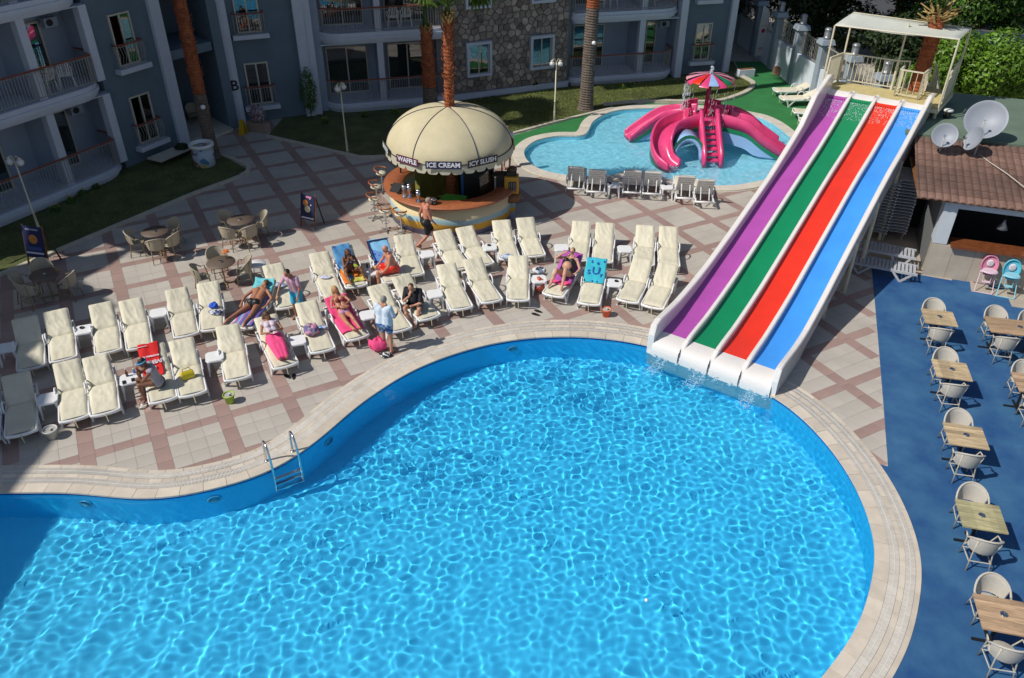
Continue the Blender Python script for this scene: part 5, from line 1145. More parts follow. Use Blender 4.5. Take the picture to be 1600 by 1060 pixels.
# loungers by the kids pool with upright backs, and on the turf
up = lounger_proto('sun_lounger', radians(58), 9); first = True
for i, (px, py) in enumerate([(897.5, 304), (930, 309), (986, 310), (1017, 312), (1069, 319), (1099, 325)]):
    lb = ['leftmost', 'second from left', 'third from left', 'fourth from left', 'second from right', 'rightmost'][i] + ' upright lounger facing the kids pool, seen from behind'
    p = at(px, py); d = radians(-98 + (2 if i > 3 else 0)); h = Vector((cos(d), sin(d), 0)); f = Vector((p.x, p.y, 0)) - h * 1.72
    if i == 0: up.location = f; up.rotation_euler = (0, 0, d - pi / 2); up['label'] = lb; up['group'] = 'loungers facing the kids pool'
    else: dup(up, f, d - pi / 2, lb, 'loungers facing the kids pool')
flat = lounger_proto('sun_lounger', radians(24), 10)
for i, (px, py) in enumerate([(1209, 152), (1219, 165), (1238, 185), (1248, 200)]):
    p = at(px, py); lb = ['farthest', 'second farthest', 'third farthest', 'nearest'][i] + ' lounger on the green turf by the garden wall'; rz = radians(8 if i < 2 else -8) - pi / 2
    if i == 0: flat.location = (p.x, p.y, .01); flat.rotation_euler = (0, 0, rz); flat['label'] = lb; flat['group'] = 'loungers on the green turf'
    else: dup(flat, (p.x, p.y, .01), rz, lb, 'loungers on the green turf')
# bare white loungers stacked under the slide
def bare_mesh():
    b = MB(); 
    for s in (-1, 1): b.box((s * .30, .95, .03), (.05, 1.9, .06))
    for i in range(17): b.box((0, .06 + i * .111, .04), (.56, .075, .02))
    return b.mesh('sun_lounger', C_WPL)
bm = bare_mesh(); bm.materials[0] = mat('shaded_white_plastic', (.42, .43, .46), .6, .15, 4)  # white plastic with shade put into its colour, for stacks and flat loungers
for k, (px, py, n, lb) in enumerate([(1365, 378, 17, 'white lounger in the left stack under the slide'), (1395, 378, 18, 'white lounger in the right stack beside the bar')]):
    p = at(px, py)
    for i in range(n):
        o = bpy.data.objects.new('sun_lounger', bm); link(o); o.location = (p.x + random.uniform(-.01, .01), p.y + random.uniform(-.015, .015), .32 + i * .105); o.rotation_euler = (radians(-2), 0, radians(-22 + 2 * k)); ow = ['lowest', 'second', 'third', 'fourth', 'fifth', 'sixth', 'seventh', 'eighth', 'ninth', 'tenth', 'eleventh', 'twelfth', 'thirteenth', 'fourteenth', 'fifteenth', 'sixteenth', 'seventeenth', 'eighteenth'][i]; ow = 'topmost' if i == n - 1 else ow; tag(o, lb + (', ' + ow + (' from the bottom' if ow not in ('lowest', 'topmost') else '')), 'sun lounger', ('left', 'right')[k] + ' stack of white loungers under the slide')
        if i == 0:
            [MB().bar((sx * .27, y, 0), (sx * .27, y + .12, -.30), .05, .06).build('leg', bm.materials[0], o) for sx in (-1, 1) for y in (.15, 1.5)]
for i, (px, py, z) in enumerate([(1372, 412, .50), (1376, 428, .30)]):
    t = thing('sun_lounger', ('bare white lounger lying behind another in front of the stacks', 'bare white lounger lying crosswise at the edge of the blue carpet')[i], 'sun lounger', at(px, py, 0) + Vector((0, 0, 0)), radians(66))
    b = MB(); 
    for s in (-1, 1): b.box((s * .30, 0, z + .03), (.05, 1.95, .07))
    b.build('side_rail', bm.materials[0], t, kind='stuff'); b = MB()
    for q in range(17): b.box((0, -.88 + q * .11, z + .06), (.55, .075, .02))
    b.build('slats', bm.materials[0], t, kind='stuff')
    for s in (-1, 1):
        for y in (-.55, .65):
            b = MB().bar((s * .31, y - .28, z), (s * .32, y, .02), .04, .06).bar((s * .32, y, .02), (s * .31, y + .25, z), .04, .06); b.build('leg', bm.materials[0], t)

# ------------------------------------------------------------------ low white tables
def ptable(label, loc, rz, round_=False, first=[None, None]):
    i = int(round_)
    if first[i] is None:
        t = thing('side_table', label, 'table', loc, rz, 'low white plastic tables between the loungers')
        if round_: MB().lathe([(.001, .42), (.25, .42), (.27, .44), (.26, .46), (.001, .465)], 24).build('table_top', C_WHITE, t, True)
        else: q = .225; ch = .07; MB().prism([(-q, -q + ch), (-q + ch, -q), (q - ch, -q), (q, -q + ch), (q, q - ch), (q - ch, q), (-q + ch, q), (-q, q - ch)], .43, .46, .01).build('table_top', C_WHITE, t)
        MB().prism([(-.2, -.2), (.2, -.2), (.2, .2), (-.2, .2)], .395, .428).build('apron', C_WHITE, t)
        for sx in (-1, 1):
            for sy in (-1, 1): MB().loft([[(sx * (.17 + o) + a, sy * (.17 + o) + b_, z) for a, b_ in ((-w_, -w_), (w_, -w_), (w_, w_), (-w_, w_))] for z, o, w_ in ((.43, 0, .03), (.15, .015, .022), (0, .03, .018))], closed=True, caps=True).build('leg', C_WHITE, t)
        first[i] = t; return t
    return dup(first[i], loc, rz, label)
for px, py, rz, lb in [(667, 397, .3, 'white side table right of the walking man'), (679, 459, .3, 'white side table right of the man in the black shirt'), (765, 386, .15, 'white side table with an ashtray in the back row'), (877, 387, 0, 'white side table left of the second-row pair behind the woman in black'), (976, 389, 0, 'white side table between the second-row pairs'), (960, 442, -.1, 'white side table with an ashtray right of the turquoise towel'),
 (842, 436, .1, 'side table piled with clothes left of the woman in black'), (575, 492, .35, 'white side table between the pink towel and the standing man'), (584, 424, .35, 'white side table crowded with snacks between the seated couple'), (464, 532, .35, 'white side table left of the patterned bag'),
 (335, 557, .35, 'white side table right of the yellow bag lounger'), (202, 592, .4, 'white side table with bottle and phones'), (74, 623, .4, 'white side table above the white bucket'), (247, 489, .35, 'white side table in the back row left of the pair with blue cap'), (131, 515, .35, 'white side table with ashtray in the shaded back row'), (10, 543, .35, 'white side table at the left edge in shade'),
 (959, 289, 0, 'white side table between upright loungers by the kids pool, left one'), (1042, 292, 0, 'white side table between upright loungers by the kids pool, right one')]:
    p = at(px, py, .45); ptable(lb, (p.x, p.y, 0), rz)
p = at(401, 412, .45); ptable('round white side table beside the bistro set with the orange flower', (p.x, p.y, 0), 0, True)
def small(name, lb, cat, px, py, z, parts, rz=0, group=None):
    t = thing(name, lb, cat, at(px, py, z), rz, group)
    for nm, b, m_ in parts: b.build(nm, m_, t, True)
    return t
for px, py, lb in [(764, 384, 'black ashtray on the back-row white table'), (963, 440, 'dark ashtray on the table by the turquoise towel'), (128, 513, 'dark ashtray on the shaded white table'), (953, 287, 'ashtray on the left table by the kids pool'), (1040, 289, 'ashtray on the right table by the kids pool')]:
    small('ashtray', lb, 'ashtray', px, py, .462, [('bowl', MB().lathe([(.001, 0), (.05, 0), (.06, .03), (.045, .032), (.04, .012), (.001, .012)], 12), C_BLACK)])
# ------------------------------------------------------------------ bistro chairs and tables
C_WICK = mat('pale_wicker', (.47, .44, .385), .75, .08, 40, .3, 160); C_WICKD = mat('wicker', (.40, .35, .26), .75, .15, 40, .3, 160); C_BAMB = mat('bamboo_tube', (.30, .22, .13), .5, .3, 12); C_TUBE = mat('pale_tube', (.50, .46, .38), .45, .12, 10)
def bistro(wick, tube_m, lowgrey=False):
    t = thing('armchair', 'x', 'chair')
    b = MB(); b.lathe([(.001, .43), (.22, .43), (.235, .445), (.22, .46), (.001, .455)], 20); b.v = [(x, y * .95, z) for x, y, z in b.v]; b.build('seat', wick, t, True)
    R_ = []
    for i in range(17):
        a = radians(-8 + 196 * i / 16) ; x, y = .27 * cos(a), .25 * sin(a); top = .62 + .25 * max(0, sin(a)) ** .7; R_.append([(x * .88, y * .9, .47), (x * .95, y * .98, .58), (x * 1.02, y * 1.08, max(top - .06, .6)), (x * 1.06, y * 1.15, top), (x * 1.10, y * 1.2, top + .008), (x * 1.12, y * 1.2, top - .015), (x * 1.04, y * 1.12, .6), (x * .94, y * .97, .47)])
    R2 = [r for i, r in enumerate(R_) if 2 <= i <= 14]; MB().loft(R2, closed=False).build('backrest', wick, t, True)
    MB().tube([(r[4][0], r[4][1], r[4][2]) for r in R_], .020, 7).build('top_rail', wick, t, True)
    for s in (-1, 1):
        fl_ = MB().tube([(s * .21, -.20, 0), (s * .20, -.17, .43), (s * .275, -.13, .66), (s * .29, -.02, .66)], .015, 6); fl_.build('leg', tube_m, t, True)
        MB().tube([(s * .20, .26, 0), (s * .17, .17, .45), (s * .2, .24, .80)], .015, 6).build('leg', tube_m, t, True)
        MB().tube([(s * .205, -.18, .22), (s * .19, .21, .22)], .011, 5).build('stretcher', tube_m, t)
        MB().tube([(s * .21, -.16, .30), (s * .1, -.18, .41)], .010, 5).build('brace', tube_m, t)
    MB().tube([(-.2, -.18, .2), (.2, -.18, .2)], .011, 5).build('stretcher', tube_m, t); MB().tube([(-.19, .22, .25), (.19, .22, .25)], .011, 5).build('stretcher', tube_m, t)
    return t
chP = bistro(C_WICK, C_TUBE); chD = bistro(C_WICKD, C_BAMB); nch = [0, 0]
def chair(x, y, face, lb, dark=False, group=None):      # face: direction the sitter looks, degrees
    i = int(dark); p = (chP, chD)[i]; rz = radians(face + 90); nch[i] += 1; z = 0 if dark else .015
    if nch[i] == 1: p.location = (x, y, z); p.rotation_euler = (0, 0, rz); p['label'] = lb; p['group'] = group; return p
    return dup(p, (x, y, z), rz, lb, group)
C_TOPS = [mat('wood_top_%s' % n, c, .45, .1, 3, .15, 30) for n, c in (('a', (.5, .33, .17)), ('b', (.5, .36, .2)))]
C_PLANK = mat('oak_plank', (.46, .35, .21), .5, .38, 2.5, .1, 30, isl=.22)
def grain(m):                                             # stretch the noise along the plank
    for n in m.node_tree.nodes:
        if n.type == 'TEX_NOISE' and n.inputs['Detail'].default_value == 4:
            mp = m.node_tree.nodes.new('ShaderNodeMapping'); mp.inputs['Scale'].default_value = (1.2, 14, 4); l = n.inputs['Vector'].links[0]; src = l.from_socket; m.node_tree.links.new(src, mp.inputs[0]); m.node_tree.links.new(mp.outputs[0], n.inputs['Vector'])
grain(C_PLANK)
C_PLANK2 = mat('greenish_plank', (.42, .38, .21), .5, .36, 2.5, .1, 30, isl=.2); grain(C_PLANK2)
C_PLANK3 = mat('red_oak_plank', (.40, .27, .165), .5, .36, 2.5, .1, 30, isl=.22); grain(C_PLANK3)
def wtable(x, y, rz, w_, d_, lb, m_, along=True, n=6):
    t = thing('dining_table', lb, 'table', (x, y, .015), rz, 'wooden tables on the blue carpet')
    for i in range(n):
        if along: MB().box((0, -d_ / 2 + d_ * (i + .5) / n, .735 + random.uniform(-.0006, .0006)), (w_, d_ / n - .002, .03)).build('plank', m_, t)
        else: MB().box((-w_ / 2 + w_ * (i + .5) / n, 0, .735 + random.uniform(-.0006, .0006)), (w_ / n - .002, d_, .03)).build('plank', m_, t)
    MB().box((0, 0, .70), (w_ * .8, d_ * .8, .035)).build('underframe', C_BLACK, t)
    for s in ((-1, 1) if w_ > 1 else (0,)):
        MB().tube([(s * w_ * .33, 0, .03), (s * w_ * .33, 0, .70)], .035, 8).build('column', C_BLACK, t); b = MB().bar((s * w_ * .33 - .28, 0, .015), (s * w_ * .33 + .28, 0, .015), .05, .03).bar((s * w_ * .33, -.28, .016), (s * w_ * .33, .28, .016), .05, .03); b.build('foot', C_BLACK, t)
    a = thing('ashtray', 'metal ashtray on the ' + lb, 'ashtray', (x, y, .766)); MB().lathe([(.001, 0), (.05, 0), (.062, .03), (.05, .032), (.04, .01), (.001, .01)], 14).build('bowl', C_CHROME, a, True)
    MB().bar((-.05, 0, .034), (.05, 0, .034), .008, .006).build('rest_bar', C_BLACK, a); return t
TAB = [(11.42, 18.1, 'wooden table nearest the highchairs'), (10.68, 15.72, 'second wooden table from the highchairs'), (9.89, 13.29, 'middle wooden table of the left row'), (9.09, 10.93, 'yellowish wooden table, second from the bottom edge'), (8.37, 8.66, 'wooden table nearest the bottom right corner')]
fa_ = -13.5; fu = Vector((cos(radians(fa_)), sin(radians(fa_)), 0)); fb = Vector((-fu.y, fu.x, 0))
for i, (x, y, lb) in enumerate(TAB):
    wtable(x, y, radians(fa_), .80, .74, lb, (C_PLANK, C_PLANK, C_PLANK, C_PLANK2, C_PLANK3)[i], along=i in (2, 4), n=6)
    q = Vector((x, y, 0)) + fb * .50 - fu * .02; chair(q.x, q.y, fa_ - 90 + random.uniform(-4, 4), 'pale armchair behind the ' + lb, group='pale armchairs on the blue carpet')
    q = Vector((x, y, 0)) - fb * .52 - fu * .03; chair(q.x, q.y, fa_ + 90 + random.uniform(-5, 5), 'pale armchair in front of the ' + lb, group='pale armchairs on the blue carpet')
x, y = 13.32, 17.62; wtable(x, y, radians(fa_), 1.55, .78, 'long wooden table at the right edge nearest the highchairs', C_PLANK3, True, 7)
for s, nm in ((-1, 'left'), (1, 'right')):
    for e, nn in ((1, 'far'), (-1, 'near')): q = Vector((x, y, 0)) + fu * s * .42 + fb * e * .52; chair(q.x, q.y, fa_ - 90 * e + random.uniform(-4, 4), 'pale armchair at the long table, %s side, %s seat' % (nn, nm), group='pale armchairs on the blue carpet')
for j, (x, y) in enumerate([(12.72, 15.1), (11.95, 12.7)]):
    lb = ('reddish wooden table cut by the right edge', 'wooden table just beyond the right edge')[j]; wtable(x, y, radians(fa_), 1.5 if j == 0 else .8, .78, lb, C_PLANK3, True, 6)
    for e, nn in ((1, 'far'), (-1, 'near')): q = Vector((x, y, 0)) + fb * e * .52 - fu * (.38 if j == 0 else .02); chair(q.x, q.y, fa_ - 90 * e, 'pale chair %s %s' % ({'far': 'behind', 'near': 'before'}[nn], lb), group='pale armchairs on the blue carpet')
# round bistro sets on the plaza
C_RTOP = mat('brown_wicker_top', (.13, .095, .07), .5, .15, 30, .2, 100)
def rset(px, py, lb, chairs_):
    p = at(px, py, .74); t = thing('bistro_table', lb, 'table', (p.x, p.y, 0), 0, 'round bistro tables on the plaza')
    MB().lathe([(.001, .72), (.40, .72), (.42, .735), (.41, .75), (.001, .752)], 32).build('table_top', C_RTOP, t, True); MB().tube([(0, 0, .02), (0, 0, .72)], .028, 8).build('column', C_BAMB, t)
    for a in (.5, 2.07, 3.64, 5.21): MB().bar((0, 0, .03), (.28 * cos(a), .28 * sin(a), .015), .04, .03).build('foot', C_BAMB, t)
    a_ = thing('ashtray', 'metal ashtray on the ' + lb, 'ashtray', (p.x, p.y, .753)); MB().lathe([(.001, 0), (.05, 0), (.06, .03), (.045, .032), (.001, .01)], 12).build('bowl', C_CHROME, a_, True)
    for a, nm in chairs_:
        q = Vector((p.x + .60 * cos(radians(a)), p.y + .60 * sin(radians(a)), 0)); chair(q.x, q.y, a + 180 + random.uniform(-8, 8), 'brown armchair %s of the %s' % (nm, lb), True, 'wicker armchairs on the plaza')
    return p
rset(70, 429, 'round table near the blue menu board', [(125, 'behind left'), (-8, 'on the right'), (245, 'in front'), (200, 'on the left')])
rset(242, 362, 'round table half in shade', [(60, 'behind'), (195, 'on the left'), (290, 'in front right'), (-25, 'on the right')])
rset(375, 344, 'round table farthest back, right of the shade edge', [(150, 'behind left'), (28, 'behind right'), (250, 'in front'), (-50, 'in front right')])
p = rset(345, 410, 'dark round table with an orange flower', [(120, 'behind'), (5, 'on the right'), (215, 'in front left')])
fl2 = thing('flower_vase', 'orange flower in a small vase on the dark round table', 'flower', (p.x + .12, p.y + .22, .753)); MB().lathe([(.001, 0), (.03, 0), (.02, .1), (.025, .12)], 8).build('vase', C_CLEAR, fl2, True)
for i in range(6): a = i * 1.05; MB().sph((.07 * cos(a), .03 * sin(a), .22 + .05 * sin(a * 1.3)), (.055, .03, .03), 6, 4).build('petal', solid('orange_petal', (.75, .16, .02)), fl2)
# bar stools
def stool(loc, rz, lb):
    t = thing('bar_stool', lb, 'bar stool', loc, rz, 'swivel stools round the kiosk')
    MB().lathe([(.001, .70), (.17, .70), (.19, .74), (.17, .78), (.001, .79)], 18).build('seat', C_CUSH, t, True); MB().tube([(0, 0, .08), (0, 0, .70)], .028, 8).build('column', C_CHROME, t)
    MB().tube([(.13 * cos(a), .13 * sin(a), .33) for a in np.linspace(0, 2 * pi, 13)[:-1]], .012, 5, closed=True).build('footrest', C_CHROME, t)
    for i in range(5): a = i * 2 * pi / 5; MB().bar((0, 0, .07), (.27 * cos(a), .27 * sin(a), .02), .03, .03).build('foot', C_CHROME, t)
    MB().tube([(.24 * cos(a), .24 * sin(a), .93 - .03 * abs(a - pi / 2)) for a in np.linspace(-.35, pi + .35, 11)], .026, 6).build('back_rail', C_WOOD, t, True)
    for a in (.6, 2.5): MB().tube([(.15 * cos(a), .15 * sin(a), .72), (.24 * cos(a), .24 * sin(a), .91)], .012, 5).build('back_support', C_CHROME, t)
    return t
for i, (px, py, a) in enumerate([(628, 366, -1.0), (604, 361, -.75), (587, 342, -.45), (590, 322, -.1), (598, 300, .3)]):
    p = at(px, py); t = stool(p, math.atan2(KY - p.y, KX - p.x) + pi / 2 + .2 * (i % 2), ['first', 'second', 'third', 'fourth', 'fifth'][i] + ' bar stool round the left side of the kiosk, counting from the near end')
# high chairs
def highchair(px, py, m_, m2, lb):
    p = at(px, py); t = thing('high_chair', lb, 'high chair', (p.x, p.y, .012), radians(-22)); 
    b = MB(); R_ = []
    for i in range(12):
        u = i / 11; wd = .05 + .17 * sin(pi * min(1, .18 + u * .82)) ** .5; R_.append([(-wd, .10 + .10 * u, .56 + .46 * u), (-wd * .8, .14 + .10 * u, .56 + .46 * u), (0, .15 + .1 * u, .56 + .46 * u), (wd * .8, .14 + .1 * u, .56 + .46 * u), (wd, .1 + .1 * u, .56 + .46 * u)])
    b.loft(R_).build('backrest', m_, t, True); MB().tube([(r[0][0], r[0][1], r[0][2]) for r in R_] + [(r[4][0], r[4][1], r[4][2]) for r in R_[::-1]], .022, 6).build('back_rim', m_, t, True)
    MB().sph((0, .02, .54), (.18, .17, .05), 14, 6).build('seat', m_, t, True)
    MB().prism([(.24 * cos(a) * (1 if sin(a) < 0 else .9), -.12 + .17 * sin(a), ) for a in np.linspace(0, 2 * pi, 21)[:-1]], .66, .70, .02).build('tray', m2, t)
    MB().box((0, -.16, .33), (.22, .12, .02)).build('footrest', m2, t)
    for s in (-1, 1):
        MB().tube([(s * .20, .02, .60), (s * .24, -.30, .02)], .014, 6).build('leg', m2, t); MB().tube([(s * .20, -.08, .60), (s * .24, .30, .02)], .014, 6).build('leg', m2, t); MB().tube([(s * .10, -.13, .56), (s * .10, -.16, .34)], .010, 5).build('footrest_arm', m2, t)
    for y in (-.30, .30): MB().tube([(-.24, y, .02), (.24, y, .02)], .016, 6).build('floor_bar', m2, t)
    pat = blotch('baby_print', [tuple(m2.node_tree.nodes['Principled BSDF'].inputs[0].default_value[:3]), (.7, .7, .7), (.55, .5, .55)], 9); MB().sph((0, .145, .80), (.10, .012, .12), 12, 8).build('printed_pad', pat, t, True)
highchair(1534, 452, solid('pink_plastic', (.60, .22, .32), .4), solid('pale_pink_plastic', (.66, .50, .58), .4), 'pink baby high chair, left of the two by the bar')
highchair(1568, 459, solid('aqua_plastic', (.10, .45, .58), .4), solid('pale_aqua_plastic', (.25, .55, .66), .4), 'turquoise baby high chair, right of the two by the bar')

# ------------------------------------------------------------------ lamps, boards, buckets, ladder
def lamp(px, py, hgt, lb, rz=0):
    p = at(px, py); t = thing('garden_lamp', lb, 'lamp', p, rz); MB().tube([(0, 0, 0), (0, 0, .5), (0, 0, .52), (0, 0, hgt - .15)], [.05, .045, .028, .024], 8).build('pole', C_CREAMM, t, True); MB().lathe([(.001, 0), (.09, 0), (.05, .12), (.035, .9), (.05, .92), (.028, .95)], 10).build('base', C_CREAMM, t, True)
    for s in (-1, 1):
        MB().tube([(0, 0, hgt - .15), (s * .08, 0, hgt), (s * .17, 0, hgt - .03), (s * .18, 0, hgt - .10)], .014, 6).build('arm', C_CREAMM, t, True); g_ = MB().sph((s * .18, 0, hgt - .21), (.12, .12, .115), 14, 9).build('globe', mat('globe_glass', (.62, .62, .6), .15, coat=.5), t, True); MB().lathe([(.001, .0), (.07, .0), (.05, .05), (.001, .055)], 12, c=(s * .18, 0, hgt - .11)).build('globe_cap', C_CREAMM, t, True)
lamp(866, 190, 2.78, 'cream twin-globe lamp on the sunlit lawn'); lamp(543, 238, 2.85, 'twin-globe lamp in the shade left of the dome', radians(60)); lamp(66, 372, 2.85, 'twin-globe lamp in front of the left wing balconies', radians(-10))
def aboard(px, py, rz, m_, lb, marks):
    t = thing('menu_board', lb, 'sign', at(px, py), rz); b = MB()
    for s in (-1, 1): MB().bar((s * .30, -.22, 0), (s * .28, .02, 1.15), .04, .035).build('front_leg', C_BROWN, t); MB().bar((s * .28, .30, 0), (s * .26, .04, 1.1), .035, .03).build('rear_leg', C_BLACK, t)
    R_ = Matrix.Rotation(radians(78), 4, 'X'); pn = MB().box((0, 0, 0), (.56, .86, .02)).build('panel', m_, t); pn.matrix_local = Matrix.Translation((0, -.105, .70)) @ Matrix.Rotation(radians(78), 4, 'X')
    for (x, y, w_, h_, mm) in marks:
        if w_ == h_: o = MB().sph((x, y, .012), (w_ / 2, h_ / 2, .006), 16, 6).build('picture', mm, pn, True)
        else: o = MB().box((x, y, .0135), (w_, h_, .006)).build('printed_strip', mm, pn)
    return t
WH = solid('print_white', (.6, .6, .66)); CR = solid('print_cream', (.6, .55, .35)); OR = solid('print_orange', (.6, .22, .04)); PK = solid('print_pink', (.55, .2, .3))
aboard(488, 352, radians(-25), C_NAVY, 'dark menu board with ice cream pictures standing at the shade edge', [(0, -.36, .5, .05, WH), (.05, .36, .22, .07, PK), (-.08, .15, .22, .22, OR), (.0, -.05, .24, .24, CR), (.14, .1, .05, .05, WH), (.1, .3, .04, .04, WH)])
t = aboard(70, 412, radians(-12), solid('board_blue', (.015, .02, .09)), 'blue menu board with a round food picture on the shaded lawn', [(0, -.30, .5, .05, WH), (0, .08, .26, .26, OR), (.02, .09, .15, .15, C_BROWN), (0, .35, .36, .05, solid('print_grey', (.3, .3, .4))), (0, -.18, .4, .10, solid('print_blue', (.05, .08, .25)))]); t.scale = (1.2, 1.1, 1.15)
def bucket(px, py, r, h, m_, lb, sand=True):
    t = thing('bucket', lb, 'bucket', at(px, py)); MB().lathe([(.001, 0), (r * .68, 0), (r * .95, h * .86), (r * 1.06, h * .88), (r * 1.06, h), (r * .94, h), (r * .9, h * .9)], 24).build('body', m_, t, True); MB().lathe([(.001, h * .9), (r * .92, h * .9)], 18).build('sand', solid('ash_sand', (.42, .40, .36)), t)
    MB().tube([(0, 0, h * .92), (.03, .05, h * 1.02)], .012, 5).build('stub', C_WHITE, t); MB().box((.05, -.02, h * .93), (.05, .03, .02)).build('litter', C_BLACK, t); return t
bucket(947, 494, .14, .24, solid('orange_bucket', (.66, .10, .02), .45), 'orange sand bucket at the foot of the turquoise towel lounger'); bucket(360, 629, .135, .25, solid('lime_bucket', (.32, .50, .05), .45), 'lime green sand bucket on the paving'); bucket(83, 684, .155, .26, solid('white_bucket', (.52, .52, .50), .5), 'white sand bucket at the edge of the shade')
t = thing('wet_floor_sign', 'yellow wet floor sign by the entrance path', 'sign', at(381, 210), -.3)
for s in (-1, 1): MB().add([(-.14, s * .16, 0), (.14, s * .16, 0), (.11, s * .015, .62), (-.11, s * .015, .62)], [(0, 1, 2, 3)]).build('panel', solid('sign_yellow', (.58, .36, .01), .4), t).modifiers.new('s', 'SOLIDIFY').thickness = .012
MB().bar((-.05, 0, .64), (.05, 0, .64), .03, .03).build('handle', solid('sign_yellow2', (.58, .36, .01), .4), t)
# pool ladder
la, lb_ = at(418, 724), at(459, 709); ldr = thing('pool_ladder', 'stainless steel pool ladder with three treads on the curved pool edge', 'pool ladder', (la + lb_) / 2, math.atan2(lb_.y - la.y, lb_.x - la.x)); hw = (lb_ - la).length / 2
for s in (-1, 1): MB().tube([tuple(q) for q in [(s * hw, y, z) for y, z in catmull([(.05, .03), (.05, .35), (.0, .62), (-.14, .70), (-.30, .62), (-.40, .35), (-.44, 0), (-.45, -.3), (-.42, -.75)], 4, False)]], .027, 8).build('handrail', C_CHROME, ldr, True); MB().lathe([(.001, 0), (.055, 0), (.05, .02), (.022, .03)], 12, c=(s * hw, .05, .028)).build('floor_flange', C_CHROME, ldr, True)
for z in (-.15, -.40, -.65): MB().box((0, -.45, z), (2 * hw, .09, .025)).build('tread', C_CHROME, ldr)
for o in bpy.data.objects:
    if o.parent == ldr: o.cycles.is_caustics_receiver = True
# pool wall lights and skimmers
for i, (px, py) in enumerate([(110, 790), (334, 786), (522, 679), (806, 547)]):
    d = ((main_o - np.array(at(px, py)[:2])) ** 2).sum(1); k = int(d.argmin()); p, n_ = main_o[k], NM[k]; lt = thing('pool_light', 'round underwater light in the pool wall, %s from the left' % ['first', 'second', 'third', 'fourth'][i], 'pool light', (p[0] - n_[0] * .03, p[1] - n_[1] * .03, -.45), math.atan2(n_[1], n_[0]) - pi / 2)
    b = MB().lathe([(.001, 0), (.11, 0), (.13, .03), (.13, .05)], 18); b.xf(Matrix.Rotation(radians(-90), 4, 'X')); o = b.build('lens', C_CLEAR, lt, True); b = MB().lathe([(.11, .0), (.15, .0), (.15, .03), (.11, .03)], 18); b.xf(Matrix.Rotation(radians(-90), 4, 'X')); o = b.build('ring', solid('ring_blue', (.10, .42, .62)), lt, True); o.cycles.is_caustics_receiver = True
fb_ = thing('ball', 'small white ball floating in the middle of the pool', 'ball', at(1010, 938, -.05)); MB().sph((0, 0, 0), .035).build('shell', C_WHITE, fb_, True)
# balcony chairs (white plastic)
def pchair(lb=None):
    t = thing('plastic_chair', 'x', 'chair'); MB().prism([(-.23, -.22), (.23, -.22), (.21, .2), (-.21, .2)], .42, .45).build('seat', C_WPL, t)
    b = MB(); b.tube([(-.22, .20, .44), (-.23, .26, .7), (-.14, .30, .88), (0, .31, .92), (.14, .30, .88), (.23, .26, .7), (.22, .2, .44)], .02, 6)
    for i in range(5): x = -.14 + i * .07; b.bar((x, .21, .45), (x * 1.05, .30, .88), .035, .012)
    b.build('backrest', C_WPL, t, kind='stuff')
    for sx in (-1, 1):
        for sy in (-1, 1): MB().tube([(sx * .21, sy * .19, .43), (sx * .25, sy * .24, 0)], .018, 6).build('leg', C_WPL, t)
        MB().tube([(sx * .24, -.2, .43), (sx * .26, -.16, .64), (sx * .26, .1, .66), (sx * .23, .25, .64)], .018, 6).build('armrest', C_WPL, t)
    return t
pc = pchair(); first = True
def wpos(root, x, y, z): return Matrix.Translation(root.location) @ root.rotation_euler.to_matrix().to_4x4() @ Vector((x, y, z))
for root, x, y, k, rz, lb in [(bA, 3.0, .75, 1, 200, 'white plastic chair on the left wing first-floor balcony, beside the pillar'), (bA, 3.75, .7, 1, 150, 'white plastic chair on the left wing first-floor balcony, nearer the curved end'), (bA, .6, .7, 1, 190, 'white plastic chair on the first-floor balcony at the left edge'), (bB, 3.5, .8, 1, 180, 'left of two white chairs on the balcony behind the palms'), (bB, 4.1, .8, 1, 175, 'right of two white chairs on the balcony behind the palms'), (r2, 1.45, .8, 1, 170, 'white plastic chair on the balcony behind the tall lawn palm, left bay'), (r2, 2.1, .9, 1, 200, 'second white chair on the balcony behind the tall lawn palm'), (r2, 4.2, .9, 1, 165, 'white plastic chair on the right bay of the back balcony')]:
    p = wpos(root, x, y, F0 + FH * k); rz = root.rotation_euler.z + radians(rz)
    if first: pc.location = p; pc.rotation_euler = (0, 0, rz); pc['label'] = lb; pc['group'] = 'white plastic chairs on the balconies'; first = False
    else: dup(pc, p, rz, lb, 'white plastic chairs on the balconies')
p = wpos(bE, -2.0, 1.0, .12); 
for i, (dx, dy) in enumerate([(-1.9, .9), (-1.2, 1.5)]): q = wpos(bE, dx, dy, .12); chair(q.x, q.y, (-60, -120)[i], ('wicker armchair in the dark entrance porch, left one', 'wicker armchair in the dark entrance porch, right one')[i], True, 'armchairs in the entrance porch')
# air conditioners on balconies
for root, x, z, lb in [(bA, 4.2, 2.5, 'air conditioner unit high on the first left wing balcony wall'), (bA, 4.2, 5.6, 'air conditioner unit high on the upper left wing balcony wall'), (bB, 5.35, 2.6, 'air conditioner unit under the balcony slab behind the palms'), (r2, 5.3, 2.55, 'air conditioner unit in the right bay of the ground balcony')]:
    p = wpos(root, x, 1.35, z); t = thing('air_conditioner', lb, 'air conditioner', p, root.rotation_euler.z); t.scale = (.7, .8, .62); MB().box((0, 0, 0), (.75, .28, .5)).build('case', C_INNER, t, bevel=.01); b = MB().lathe([(.001, 0), (.19, 0), (.19, .01)], 18); b.xf(Matrix.Rotation(pi / 2, 4, 'X')); b.v = [(x_ - .1, y_ - .145, z_) for x_, y_, z_ in b.v]; b.build('fan_grille', C_BLACK, t)
